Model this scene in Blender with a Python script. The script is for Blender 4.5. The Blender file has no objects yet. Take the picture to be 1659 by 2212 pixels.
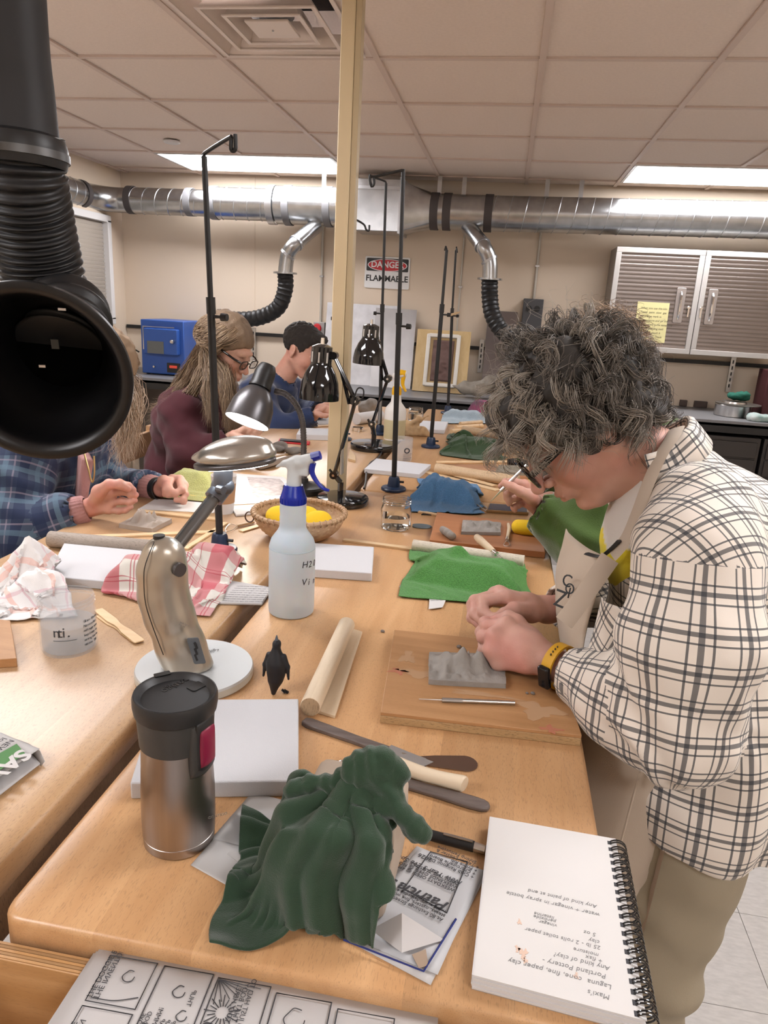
# A shared sculpture bench seen from its near end: room, tables, tools and five people.
import bpy, math, random
import numpy as np
from mathutils import Vector, Matrix
random.seed(7)
RNG = np.random.default_rng(11)
S = bpy.context.scene
COL = S.collection
# ------------------------------------------------------------------ camera
FPX, CX, CY = 1543.0, 829.5, 1106.0
_p, _r, _w = math.radians(16.07), math.radians(-3.19), math.radians(-8.72)
CAM = np.array([0, 0, 1.55])
FWD = np.array([math.sin(_w) * math.cos(_p), math.cos(_w) * math.cos(_p), -math.sin(_p)])
_rt = np.array([math.cos(_w), -math.sin(_w), 0.0])
_dn = np.cross(FWD, _rt)
RT = math.cos(_r) * _rt + math.sin(_r) * _dn
DN = -math.sin(_r) * _rt + math.cos(_r) * _dn
cam_d = bpy.data.cameras.new('camera')
cam_d.sensor_fit = 'HORIZONTAL'
cam_d.sensor_width = 36.0
cam_d.lens = 36.0 * FPX / 1659.0
cam_d.clip_start = 0.02
cam = bpy.data.objects.new('camera', cam_d)
COL.objects.link(cam)
cam.matrix_world = Matrix(((RT[0], -DN[0], -FWD[0], CAM[0]), (RT[1], -DN[1], -FWD[1], CAM[1]),
        (RT[2], -DN[2], -FWD[2], CAM[2]), (0, 0, 0, 1)))
S.camera = cam
# ------------------------------------------------------------------ world, exposure
wd = bpy.data.worlds.new('world')
S.world = wd
wd.use_nodes = True
wd.node_tree.nodes['Background'].inputs[0].default_value = (0.8, 0.82, 0.9, 1)
wd.node_tree.nodes['Background'].inputs[1].default_value = 0.15
S.view_settings.view_transform = 'Standard'
S.view_settings.look = 'None'
S.view_settings.gamma = 1.0
S.view_settings.use_curve_mapping = False
S.view_settings.exposure = 0.10
cy = S.cycles
cy.max_bounces, cy.diffuse_bounces, cy.glossy_bounces, cy.transmission_bounces, cy.transparent_max_bounces = 12, 3, 2, 12, 12
cy.caustics_reflective = cy.caustics_refractive = False
cy.adaptive_threshold = 0.06
PANEL_LIGHT = 19.0          # emission of the ceiling light panels
ROOM_X0, ROOM_X1, ROOM_Y0, ROOM_Y1, CZ = -3.08, 2.75, -2.3, 5.62, 2.434
TZ = 0.95                  # bench top
# ------------------------------------------------------------------ pixel -> place
def ray(x, y):
 return RT * (x - CX) / FPX + DN * (y - CY) / FPX + FWD
def P(x, y, z=TZ):
 """the point at height z seen at pixel (x, y)"""
 d = ray(x, y)
 return CAM + d * (z - CAM[2]) / d[2]
def PY(x, y, Y):
 """the point at depth Y seen at pixel (x, y)"""
 d = ray(x, y)
 return CAM + d * (Y / d[1])
def PX(x, y, X):
 d = ray(x, y)
 return CAM + d * (X / d[0])
def pxm(p):
 """pixels per metre at a place"""
 return FPX / float((np.asarray(p) - CAM) @ FWD)
def V(*a):
 return np.array(a, float)
def unit(v):
 v = np.asarray(v, float)
 return v / (np.linalg.norm(v) + 1e-12)
def rotz(a):
 c, s = math.cos(a), math.sin(a)
 return np.array([[c, -s, 0], [s, c, 0], [0, 0, 1.0]])
def frame(xaxis, up=(0, 0, 1)):
 """3x3 whose columns are x (given), y, z (near up)"""
 x = unit(xaxis)
 y = unit(np.cross(up, x))
 return np.array([x, y, np.cross(x, y)]).T
# ------------------------------------------------------------------ materials
MATS = {}
def mat(name, col, rough=0.5, metal=0.0, var=0.0, vscale=8.0, bump=0.0, bscale=60.0, spec=0.5, trans=0.0, ior=1.45,
  alpha=1.0, emit=None, estr=0.0, sheen=0.0, coat=0.0, stretch=None, sss=0.0, col2=None, aniso=0.0):
 if name in MATS:
  return MATS[name]
 m = bpy.data.materials.new(name)
 m.use_nodes = True
 nt = m.node_tree
 b = nt.nodes['Principled BSDF']
 I = b.inputs
 c = tuple(col) + (1,)
 I['Base Color'].default_value = c
 I['Roughness'].default_value = rough
 I['Metallic'].default_value = metal
 I['Specular IOR Level'].default_value = spec
 I['Transmission Weight'].default_value = trans
 I['IOR'].default_value = ior
 I['Alpha'].default_value = alpha
 I['Sheen Weight'].default_value = sheen
 I['Coat Weight'].default_value = coat
 if aniso:
  I['Anisotropic'].default_value = aniso
 if sss:
  I['Subsurface Weight'].default_value = sss
  I['Subsurface Radius'].default_value = (0.012, 0.004, 0.002)
  I['Subsurface Scale'].default_value = 0.6
 if emit:
  I['Emission Color'].default_value = tuple(emit) + (1,)
  I['Emission Strength'].default_value = estr
 if var or bump or col2:
  tc = nt.nodes.new('ShaderNodeTexCoord')
  mp = nt.nodes.new('ShaderNodeMapping')
  nt.links.new(tc.outputs['Object'], mp.inputs[0])
  if stretch:
   mp.inputs['Scale'].default_value = stretch
  if var or col2:
   n = nt.nodes.new('ShaderNodeTexNoise')
   n.inputs['Scale'].default_value = vscale
   n.inputs['Detail'].default_value = 6
   nt.links.new(mp.outputs[0], n.inputs[0])
   r = nt.nodes.new('ShaderNodeValToRGB')
   r.color_ramp.elements[0].position = 0.3
   r.color_ramp.elements[1].position = 0.7
   c2 = col2 if col2 else tuple(min(1, x * (1 + var)) for x in col)
   r.color_ramp.elements[0].color = tuple(x * (1 - var) for x in col) + (1,)
   r.color_ramp.elements[1].color = tuple(c2) + (1,)
   nt.links.new(n.outputs[0], r.inputs[0])
   nt.links.new(r.outputs[0], I['Base Color'])
  if bump:
   n2 = nt.nodes.new('ShaderNodeTexNoise')
   n2.inputs['Scale'].default_value = bscale
   n2.inputs['Detail'].default_value = 5
   nt.links.new(mp.outputs[0], n2.inputs[0])
   bp = nt.nodes.new('ShaderNodeBump')
   bp.inputs['Strength'].default_value = bump
   bp.inputs['Distance'].default_value = 0.004
   nt.links.new(n2.outputs[0], bp.inputs['Height'])
   nt.links.new(bp.outputs[0], I['Normal'])
 MATS[name] = m
 return m
def N(nt, t, **kw):
 n = nt.nodes.new('ShaderNode' + t)
 for k, v in kw.items():
  if k.startswith('i_'):
   n.inputs[int(k[2:])].default_value = v
  else:
   setattr(n, k, v)
 return n
def mathn(nt, op, a, b=None):
 n = nt.nodes.new('ShaderNodeMath')
 n.operation = op
 for i, x in enumerate((a, b)):
  if x is None:
   continue
  if isinstance(x, (int, float)):
   n.inputs[i].default_value = x
  else:
   nt.links.new(x, n.inputs[i])
 return n.outputs[0]
def wood(name, c1, c2, axis=1, rough=0.4, scale=1.0, fleck=0.35, bump=0.12, coat=0.0):
 """wood grain running along the given object axis; each object gets its own shade"""
 if name in MATS:
  return MATS[name]
 m = bpy.data.materials.new(name)
 m.use_nodes = True
 nt = m.node_tree
 b = nt.nodes['Principled BSDF']
 tc = N(nt, 'TexCoord')
 oi = N(nt, 'ObjectInfo')
 mp = N(nt, 'Mapping')
 st = [14.0 * scale] * 3
 st[axis] = 1.1 * scale
 mp.inputs['Scale'].default_value = st
 ad = N(nt, 'VectorMath', operation='ADD')
 sc = N(nt, 'VectorMath', operation='SCALE')
 sc.inputs[0].default_value = (3.1, 7.7, 5.3)
 nt.links.new(oi.outputs['Random'], sc.inputs['Scale'])
 nt.links.new(tc.outputs['Object'], ad.inputs[0])
 nt.links.new(sc.outputs[0], ad.inputs[1])
 nt.links.new(ad.outputs[0], mp.inputs[0])
 n1 = N(nt, 'TexNoise')
 n1.inputs['Scale'].default_value = 2.2
 n1.inputs['Detail'].default_value = 8
 n1.inputs['Distortion'].default_value = 0.8
 nt.links.new(mp.outputs[0], n1.inputs[0])
 r = N(nt, 'ValToRGB')
 r.color_ramp.elements[0].position = 0.28
 r.color_ramp.elements[1].position = 0.72
 r.color_ramp.elements[0].color = tuple(c2) + (1,)
 r.color_ramp.elements[1].color = tuple(c1) + (1,)
 nt.links.new(n1.outputs[0], r.inputs[0])
 # short dark flecks of beech
 mp2 = N(nt, 'Mapping')
 s2 = [900.0] * 3
 s2[axis] = 130.0
 mp2.inputs['Scale'].default_value = s2
 nt.links.new(ad.outputs[0], mp2.inputs[0])
 n2 = N(nt, 'TexNoise')
 n2.inputs['Scale'].default_value = 1.0
 n2.inputs['Detail'].default_value = 1
 nt.links.new(mp2.outputs[0], n2.inputs[0])
 fl = mathn(nt, 'MULTIPLY', mathn(nt, 'GREATER_THAN', n2.outputs[0], 0.62), fleck)
 hs = N(nt, 'HueSaturation')
 hs.inputs['Fac'].default_value = 1
 val = mathn(nt, 'ADD', mathn(nt, 'MULTIPLY', oi.outputs['Random'], 0.22), 0.89)
 val = mathn(nt, 'SUBTRACT', val, fl)
 nt.links.new(val, hs.inputs['Value'])
 nt.links.new(r.outputs[0], hs.inputs['Color'])
 nt.links.new(hs.outputs[0], b.inputs['Base Color'])
 b.inputs['Roughness'].default_value = rough
 b.inputs['Coat Weight'].default_value = coat
 b.inputs['Coat Roughness'].default_value = 0.35
 bp = N(nt, 'Bump')
 bp.inputs['Strength'].default_value = bump
 bp.inputs['Distance'].default_value = 0.002
 nt.links.new(n1.outputs[0], bp.inputs['Height'])
 nt.links.new(bp.outputs[0], b.inputs['Normal'])
 MATS[name] = m
 return m
def plaid(name, base, bands_u, bands_v, pu, pv, rough=0.85, bump=0.25):
 """woven check on UV (metres). bands: (start, width, colour, strength) within one period"""
 if name in MATS:
  return MATS[name]
 m = bpy.data.materials.new(name)
 m.use_nodes = True
 nt = m.node_tree
 b = nt.nodes['Principled BSDF']
 b.inputs['Roughness'].default_value = rough
 b.inputs['Specular IOR Level'].default_value = 0.2
 b.inputs['Sheen Weight'].default_value = 0.15
 uv = N(nt, 'UVMap')
 sx = N(nt, 'SeparateXYZ')
 nt.links.new(uv.outputs[0], sx.inputs[0])
 cur = None
 for comp, bands, per in ((0, bands_u, pu), (1, bands_v, pv)):
  t = mathn(nt, 'MULTIPLY', sx.outputs[comp], 1.0 / per)
  t = mathn(nt, 'FRACT', t)
  for (s0, wdt, c, k) in bands:
   a = mathn(nt, 'MULTIPLY', mathn(nt, 'GREATER_THAN', t, s0), mathn(nt, 'LESS_THAN', t, s0 + wdt))
   a = mathn(nt, 'MULTIPLY', a, k)
   mx = N(nt, 'Mix', data_type='RGBA')
   if cur is None:
    mx.inputs[6].default_value = tuple(base) + (1,)
   else:
    nt.links.new(cur, mx.inputs[6])
   mx.inputs[7].default_value = tuple(c) + (1,)
   nt.links.new(a, mx.inputs[0])
   cur = mx.outputs[2]
 nt.links.new(cur, b.inputs['Base Color'])
 n = N(nt, 'TexNoise')
 n.inputs['Scale'].default_value = 900
 tc = N(nt, 'TexCoord')
 nt.links.new(tc.outputs['Object'], n.inputs[0])
 bp = N(nt, 'Bump')
 bp.inputs['Strength'].default_value = bump
 bp.inputs['Distance'].default_value = 0.0008
 nt.links.new(n.outputs[0], bp.inputs['Height'])
 nt.links.new(bp.outputs[0], b.inputs['Normal'])
 MATS[name] = m
 return m
def vcol(name, rough=0.5, spec=0.4, sss=0.0, bump=0.0, bscale=200.0, sheen=0.0):
 """colour read from the mesh's own colour attribute (hair, skin, prints)"""
 if name in MATS:
  return MATS[name]
 m = mat(name, (1, 1, 1), rough=rough, spec=spec, sss=sss, bump=bump, bscale=bscale, sheen=sheen)
 nt = m.node_tree
 a = N(nt, 'VertexColor', layer_name='Col')
 nt.links.new(a.outputs[0], nt.nodes['Principled BSDF'].inputs['Base Color'])
 return m
# ------------------------------------------------------------------ objects
WM = {}
def tag(o, label, cat, group=None, kind=None):
 o['label'] = label
 if cat:
  o['category'] = cat
 if group:
  o['group'] = group
 if kind:
  o['kind'] = kind
 return o
def thing(name, label, cat, loc=(0, 0, 0), rz=0.0, group=None, kind=None):
 o = bpy.data.objects.new(name, None)
 o.empty_display_size = 0.05
 COL.objects.link(o)
 o.location = tuple(float(v) for v in loc)
 o.rotation_euler = (0, 0, rz)
 WM[o.name] = Matrix.Translation(Vector(tuple(float(v) for v in loc))) @ Matrix.Rotation(rz, 4, 'Z')
 return tag(o, label, cat, group, kind)
def copy_tree(o, loc=None, rz=None, parent=None):
 c = o.copy()
 COL.objects.link(c)
 if parent:
  c.parent = parent
 if loc is not None:
  c.location = tuple(float(v) for v in loc)
 if rz is not None:
  c.rotation_euler = (0, 0, rz)
 for ch in list(o.children):
  copy_tree(ch, parent=c)
 return c
class MB:
 """collects shapes into one mesh (world coordinates)"""
 def __init__(s):
  s.V, s.F, s.n, s.UV, s.C = [], [], 0, [], []
 def add(s, v, f, uv=None, col=None):
  v = np.asarray(v, float).reshape(-1, 3)
  s.V.append(v)
  s.F += [tuple(int(i) + s.n for i in q) for q in f]
  s.n += len(v)
  s.UV.append(np.zeros((len(v), 2)) if uv is None else np.asarray(uv, float).reshape(-1, 2))
  if col is None:
   c = np.ones((len(v), 3))
  else:
   c = np.broadcast_to(np.asarray(col, float), (len(v), 3))
  s.C.append(c)
  return s
 def box(s, c, size, R=None, ang=0.0):
  x, y, z = [d / 2 for d in size]
  v = np.array([[i, j, k] for i in (-x, x) for j in (-y, y) for k in (-z, z)])
  R = rotz(ang) if R is None else R
  return s.add(v @ np.asarray(R).T + np.asarray(c, float),
       [(0, 1, 3, 2), (4, 6, 7, 5), (0, 4, 5, 1), (2, 3, 7, 6), (0, 2, 6, 4), (1, 5, 7, 3)])
 def tube(s, pts, r, n=10, caps=True, closed=False, flat=None, up=None):
  p = np.asarray(pts, float)
  m = len(p)
  r = np.broadcast_to(np.asarray(r, float), (m,))
  if closed:
   t = np.roll(p, -1, 0) - np.roll(p, 1, 0)
  else:
   t = np.gradient(p, axis=0)
  t /= np.linalg.norm(t, axis=1)[:, None] + 1e-12
  a = np.array([0, 0, 1.0]) if up is None else np.asarray(up, float)
  if up is None and abs(t[0] @ a) > 0.9:
   a = np.array([1.0, 0, 0])
  u = unit(np.cross(t[0], a))
  vs = []
  th = np.arange(n) * 2 * math.pi / n
  fl = (1, 1) if flat is None else flat
  for i in range(m):
   u = unit(u - t[i] * (u @ t[i]))
   w = np.cross(t[i], u)
   vs.append(p[i] + r[i] * (fl[0] * np.cos(th)[:, None] * u + fl[1] * np.sin(th)[:, None] * w))
  f = []
  for i in range(m if closed else m - 1):
   j = (i + 1) % m
   for k in range(n):
    l = (k + 1) % n
    f.append((i * n + k, i * n + l, j * n + l, j * n + k))
  if caps and not closed:
   f.append(tuple(range(n - 1, -1, -1)))
   f.append(tuple((m - 1) * n + k for k in range(n)))
  return s.add(np.concatenate(vs), f)
 def cyl(s, a, b, ra, rb=None, n=16, caps=True):
  return s.tube([a, b], [ra, ra if rb is None else rb], n, caps)
 def lathe(s, prof, n=32, o=(0, 0, 0), R=None, col=None):
  prof = np.asarray(prof, float)
  th = np.arange(n) * 2 * math.pi / n
  v = np.stack([np.outer(prof[:, 0], np.cos(th)), np.outer(prof[:, 0], np.sin(th)),
       np.repeat(prof[:, 1][:, None], n, 1)], -1).reshape(-1, 3)
  if R is not None:
   v = v @ np.asarray(R).T
  f = []
  for i in range(len(prof) - 1):
   for k in range(n):
    l = (k + 1) % n
    f.append((i * n + k, i * n + l, (i + 1) * n + l, (i + 1) * n + k))
  if prof[0][0] > 1e-6:
   f.append(tuple(range(n - 1, -1, -1)))
  if prof[-1][0] > 1e-6:
   f.append(tuple((len(prof) - 1) * n + k for k in range(n)))
  return s.add(v + np.asarray(o, float), f, col=col)
 def ring(s, prof, n=32, o=(0, 0, 0), R=None):
  """closed profile swept round the axis"""
  prof = np.asarray(prof, float)
  m = len(prof)
  th = np.arange(n) * 2 * math.pi / n
  v = np.stack([np.outer(prof[:, 0], np.cos(th)), np.outer(prof[:, 0], np.sin(th)),
       np.repeat(prof[:, 1][:, None], n, 1)], -1).reshape(-1, 3)
  if R is not None:
   v = v @ np.asarray(R).T
  f = [(i * n + k, i * n + (k + 1) % n, ((i + 1) % m) * n + (k + 1) % n, ((i + 1) % m) * n + k)
     for i in range(m) for k in range(n)]
  return s.add(v + np.asarray(o, float), f)
 def ell(s, c, r, R=None, n=16, m=10):
  th = np.linspace(0, math.pi, m + 1)
  prof = np.stack([np.sin(th), -np.cos(th)], -1)
  t2 = np.arange(n) * 2 * math.pi / n
  v = np.stack([np.outer(prof[:, 0], np.cos(t2)), np.outer(prof[:, 0], np.sin(t2)),
       np.repeat(prof[:, 1][:, None], n, 1)], -1).reshape(-1, 3) * np.asarray(r, float)
  if R is not None:
   v = v @ np.asarray(R).T
  f = [(i * n + k, i * n + (k + 1) % n, (i + 1) * n + (k + 1) % n, (i + 1) * n + k) for i in range(m) for k in range(n)]
  return s.add(v + np.asarray(c, float), f)
 def prism(s, out, z0, z1, R=None, o=(0, 0, 0)):
  out = np.asarray(out, float)
  n = len(out)
  ar = np.sum(out[:, 0] * np.roll(out[:, 1], -1) - np.roll(out[:, 0], -1) * out[:, 1])
  if ar < 0:
   out = out[::-1]
  v = np.concatenate([np.c_[out, np.full(n, z0)], np.c_[out, np.full(n, z1)]])
  if R is not None:
   v = v @ np.asarray(R).T
  f = [tuple(range(n - 1, -1, -1)), tuple(range(n, 2 * n))]
  f += [(i, (i + 1) % n, n + (i + 1) % n, n + i) for i in range(n)]
  return s.add(v + np.asarray(o, float), f)
 def slab(s, corners, t):
  """flat-topped slab: four or more corners of its underside in world space, thickness t upward"""
  c = np.asarray(corners, float)
  return s.prism(c[:, :2], float(c[:, 2].mean()), float(c[:, 2].mean()) + t)
 def grid(s, G, uv=None, wrap=False, col=None):
  G = np.asarray(G, float)
  a, b = G.shape[:2]
  f = [(i * b + j, (i + 1) * b + j, (i + 1) * b + (j + 1) % b, i * b + (j + 1) % b)
     for i in range(a - 1) for j in range(b if wrap else b - 1)]
  return s.add(G.reshape(-1, 3), f, uv, col)
 def build(s, name, m, parent=None, smooth=35, bevel=0.0, bseg=2, solid=0.0, sub=0, label=None, cat=None, group=None,
     kind=None, origin=None, soff=-1.0):
  v = np.concatenate(s.V)
  me = bpy.data.meshes.new(name)
  o = bpy.data.objects.new(name, me)
  COL.objects.link(o)
  if parent is not None:
   o.parent = parent
   w = WM[parent.name]
   WM[o.name] = w
   wi = np.array(w.inverted())
   v = v @ wi[:3, :3].T + wi[:3, 3]
  else:
   if origin is None:
    origin = np.array([(v[:, 0].min() + v[:, 0].max()) / 2, (v[:, 1].min() + v[:, 1].max()) / 2, v[:, 2].min()])
   origin = np.asarray(origin, float)
   o.location = tuple(origin)
   WM[o.name] = Matrix.Translation(Vector(tuple(origin)))
   v = v - origin
  me.from_pydata([tuple(x) for x in v], [], s.F)
  uv = np.concatenate(s.UV)
  if np.any(uv):
   l = me.uv_layers.new(name='UVMap')
   li = np.zeros(len(me.loops), np.int32)
   me.loops.foreach_get('vertex_index', li)
   l.data.foreach_set('uv', uv[li].astype(np.float32).ravel())
  c = np.concatenate(s.C)
  if np.any(c != 1):
   ca = me.color_attributes.new('Col', 'FLOAT_COLOR', 'POINT')
   ca.data.foreach_set('color', np.c_[c, np.ones(len(c))].astype(np.float32).ravel())
  for mm in (m if isinstance(m, (list, tuple)) else [m]):
   me.materials.append(mm)
  if smooth:
   me.polygons.foreach_set('use_smooth', np.ones(len(me.polygons), bool))
   if smooth < 180:
    me.set_sharp_from_angle(angle=math.radians(smooth))
  me.update()
  if bevel:
   b = o.modifiers.new('edge', 'BEVEL')
   b.width = bevel
   b.segments = bseg
   b.limit_method = 'ANGLE'
   b.angle_limit = math.radians(40)
  if solid:
   b = o.modifiers.new('thick', 'SOLIDIFY')
   b.thickness = solid
   b.offset = soff
  if sub:
   b = o.modifiers.new('round', 'SUBSURF')
   b.levels = b.render_levels = sub
  if label:
   tag(o, label, cat, group, kind)
  elif kind:
   o['kind'] = kind
  return o
def smoothpath(pts, n=40, closed=False):
 """Catmull-Rom through points"""
 p = np.asarray(pts, float)
 m = len(p)
 out = []
 segs = m if closed else m - 1
 for i in range(segs):
  if closed:
   a, b, c, d = p[(i - 1) % m], p[i], p[(i + 1) % m], p[(i + 2) % m]
  else:
   a, b, c, d = p[max(i - 1, 0)], p[i], p[i + 1], p[min(i + 2, m - 1)]
  k = max(2, n // segs)
  for t in np.arange(k) / k:
   out.append(0.5 * (2 * b + (c - a) * t + (2 * a - 5 * b + 4 * c - d) * t * t + (3 * b - a - 3 * c + d) * t ** 3))
 if not closed:
  out.append(p[-1])
 return np.array(out)
def text(s, size, o, xdir, ydir, m, parent, name='lettering', spacing=1.0, line=1.0, shear=0.0, bold=0.0, align='LEFT', thick=0.0003):
 """flat print: text laid at o, reading along xdir with its top towards ydir"""
 cu = bpy.data.curves.new(name, 'FONT')
 cu.body = s
 cu.size = size
 cu.space_character = spacing
 cu.space_line = line
 cu.shear = shear
 cu.offset = bold
 cu.align_x = align
 cu.resolution_u = 3
 cu.extrude = thick / 2
 t = bpy.data.objects.new('tmp', cu)
 me = bpy.data.meshes.new_from_object(t)
 bpy.data.objects.remove(t)
 v = np.zeros(len(me.vertices) * 3)
 me.vertices.foreach_get('co', v)
 v = v.reshape(-1, 3)
 xd, yd = unit(xdir), unit(ydir)
 zd = np.cross(xd, yd)
 v = v[:, :1] * xd + v[:, 1:2] * yd + v[:, 2:] * zd + np.asarray(o, float)
 b = MB()
 b.add(v, [tuple(p.vertices) for p in me.polygons])
 bpy.data.meshes.remove(me)
 return b.build(name, m, parent, smooth=0)
# ------------------------------------------------------------------ noise and implicit surfaces
def _hash(ix, iy, iz):
 h = (ix * 374761393 + iy * 668265263 + iz * 2147483647 + 1274126177) & 0xFFFFFFFF
 h = ((h ^ (h >> 13)) * 1274126177) & 0xFFFFFFFF
 return ((h ^ (h >> 16)) & 0xFFFF) / 32767.5 - 1.0
def noise(p, scale=1.0, seed=0):
 p = np.asarray(p, float) * scale + seed * 17.31
 i = np.floor(p).astype(np.int64)
 f = p - i
 f = f * f * (3 - 2 * f)
 r = 0
 for dx in (0, 1):
  for dy in (0, 1):
   for dz in (0, 1):
    wgt = (f[..., 0] if dx else 1 - f[..., 0]) * (f[..., 1] if dy else 1 - f[..., 1]) * (f[..., 2] if dz else 1 - f[..., 2])
    r = r + wgt * _hash(i[..., 0] + dx, i[..., 1] + dy, i[..., 2] + dz)
 return r
def fbm(p, scale, oct=3, seed=0):
 r, a = 0, 1.0
 for k in range(oct):
  r = r + a * noise(p, scale * 2 ** k, seed + k)
  a *= 0.5
 return r
class SDF:
 """smooth union of rounded pieces, meshed with surface nets"""
 def __init__(s, lo, hi, h):
  s.lo, s.h = np.asarray(lo, float), h
  s.n = np.ceil((np.asarray(hi, float) - s.lo) / h).astype(int) + 1
  s.f = np.full(tuple(s.n), 0.2, np.float32)
 def _blk(s, lo, hi, pad):
  a = np.clip(np.floor((lo - pad - s.lo) / s.h).astype(int), 0, s.n)
  b = np.clip(np.ceil((hi + pad - s.lo) / s.h).astype(int) + 1, 0, s.n)
  if np.any(b <= a):
   return None, None
  g = [s.lo[i] + s.h * np.arange(a[i], b[i]) for i in range(3)]
  Pn = np.stack(np.meshgrid(*g, indexing='ij'), -1)
  return (slice(a[0], b[0]), slice(a[1], b[1]), slice(a[2], b[2])), Pn
 def _mix(s, sl, d, k, sub):
  a = s.f[sl]
  if sub:
   d = -d
   hh = np.clip(0.5 - 0.5 * (a - d) / k, 0, 1) if k > 0 else None
   if k > 0:
    hh = np.clip(0.5 + 0.5 * (d - a) / k, 0, 1)
    s.f[sl] = a * (1 - hh) + d * hh + k * hh * (1 - hh)
   else:
    s.f[sl] = np.maximum(a, d)
  elif k > 0:
   hh = np.clip(0.5 + 0.5 * (a - d) / k, 0, 1)
   s.f[sl] = a * (1 - hh) + d * hh - k * hh * (1 - hh)
  else:
   s.f[sl] = np.minimum(a, d)
 def cone(s, a, b, ra, rb=None, k=0.01, sub=False, flat=None):
  a, b = np.asarray(a, float), np.asarray(b, float)
  rb = ra if rb is None else rb
  R = max(ra, rb)
  sl, p = s._blk(np.minimum(a, b) - R, np.maximum(a, b) + R, k * 1.5 + 3 * s.h)
  if sl is None:
   return s
  ba = b - a
  t = np.clip(((p - a) @ ba) / (ba @ ba + 1e-12), 0, 1)
  q = p - a - t[..., None] * ba
  if flat is not None:          # (direction, factor): squash across a direction
   dr, fc = unit(flat[0]), flat[1]
   q = q + (q @ dr)[..., None] * dr * (1 / fc - 1)
  d = np.linalg.norm(q, axis=-1) - (ra + (rb - ra) * t)
  s._mix(sl, d, k, sub)
  return s
 def chain(s, pts, rs, k=0.006, flat=None):
  for i in range(len(pts) - 1):
   s.cone(pts[i], pts[i + 1], rs[i], rs[i + 1], k, flat=flat)
  return s
 def ell(s, c, r, R=None, k=0.01, sub=False):
  c, r = np.asarray(c, float), np.asarray(r, float)
  R = np.eye(3) if R is None else np.asarray(R)
  e = np.sqrt(((R * r) ** 2).sum(1))
  sl, p = s._blk(c - e, c + e, k * 1.5 + 3 * s.h)
  if sl is None:
   return s
  q = (p - c) @ R
  k0 = np.linalg.norm(q / r, axis=-1)
  k1 = np.linalg.norm(q / (r * r), axis=-1) + 1e-9
  s._mix(sl, k0 * (k0 - 1) / k1, k, sub)
  return s
 def box(s, c, half, R=None, rnd=0.005, k=0.005, sub=False):
  c, hf = np.asarray(c, float), np.asarray(half, float)
  R = np.eye(3) if R is None else np.asarray(R)
  e = np.abs(R) @ hf
  sl, p = s._blk(c - e, c + e, k * 1.5 + 3 * s.h)
  if sl is None:
   return s
  q = np.abs((p - c) @ R) - hf + rnd
  d = np.linalg.norm(np.maximum(q, 0), axis=-1) + np.minimum(q.max(-1), 0) - rnd
  s._mix(sl, d, k, sub)
  return s
 def plane_cut(s, o, nrm):
  """keep only what lies behind the plane"""
  g = [s.lo[i] + s.h * np.arange(s.n[i]) for i in range(3)]
  nrm = unit(nrm)
  o = np.asarray(o, float)
  d = (g[0][:, None, None] - o[0]) * nrm[0] + (g[1][None, :, None] - o[1]) * nrm[1] + (g[2][None, None, :] - o[2]) * nrm[2]
  s.f = np.maximum(s.f, d.astype(np.float32))
  return s
 def mesh(s):
  f = s.f
  f[0], f[-1], f[:, 0], f[:, -1], f[:, :, 0], f[:, :, -1] = 0.1, 0.1, 0.1, 0.1, 0.1, 0.1
  ins = f < 0
  nx, ny, nz = f.shape
  acc = np.zeros((nx - 1, ny - 1, nz - 1, 3), np.float32)
  cnt = np.zeros((nx - 1, ny - 1, nz - 1), np.float32)
  for ax in range(3):
   a = [slice(0, -1)] * 3
   b = [slice(0, -1)] * 3
   sh = f.shape
   for o1 in (0, 1):
    for o2 in (0, 1):
     oth = [i for i in range(3) if i != ax]
     s0, s1 = [None] * 3, [None] * 3
     s0[ax], s1[ax] = slice(0, -1), slice(1, None)
     for i, o in zip(oth, (o1, o2)):
      s0[i] = s1[i] = slice(o, sh[i] - 1 + o)
     fa, fb = f[tuple(s0)], f[tuple(s1)]
     cr = (fa < 0) != (fb < 0)
     t = np.where(cr, fa / np.where(cr, fa - fb, 1), 0)
     cnt += cr
     acc[..., ax] += t
     acc[..., oth[0]] += cr * o1
     acc[..., oth[1]] += cr * o2
  act = cnt > 0
  idx = np.full(act.shape, -1, np.int64)
  idx[act] = np.arange(act.sum())
  base = np.argwhere(act)
  v = (base + acc[act] / cnt[act][:, None]) * s.h + s.lo
  faces = []
  for ax in range(3):
   oth = [(ax + 1) % 3, (ax + 2) % 3]
   s0, s1 = [slice(1, -1)] * 3, [slice(1, -1)] * 3
   s0[ax], s1[ax] = slice(0, -1), slice(1, None)
   A, B = ins[tuple(s0)], ins[tuple(s1)]
   for flip, M in ((0, A & ~B), (1, ~A & B)):
    q = np.argwhere(M)
    if not len(q):
     continue
    q[:, oth[0]] += 1
    q[:, oth[1]] += 1
    c = []
    for d0, d1 in ((0, 0), (-1, 0), (-1, -1), (0, -1)):
     k = q.copy()
     k[:, oth[0]] += d0
     k[:, oth[1]] += d1
     c.append(idx[k[:, 0], k[:, 1], k[:, 2]])
    c = np.stack(c, 1)
    faces.append(c if not flip else c[:, ::-1])
  return v, np.concatenate(faces)
def vnormals(v, f):
 f = np.asarray(f)
 n = np.cross(v[f[:, 2]] - v[f[:, 0]], v[f[:, 3]] - v[f[:, 1]])
 out = np.zeros_like(v)
 for i in range(4):
  np.add.at(out, f[:, i], n)
 return out / (np.linalg.norm(out, axis=1)[:, None] + 1e-12)
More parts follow.
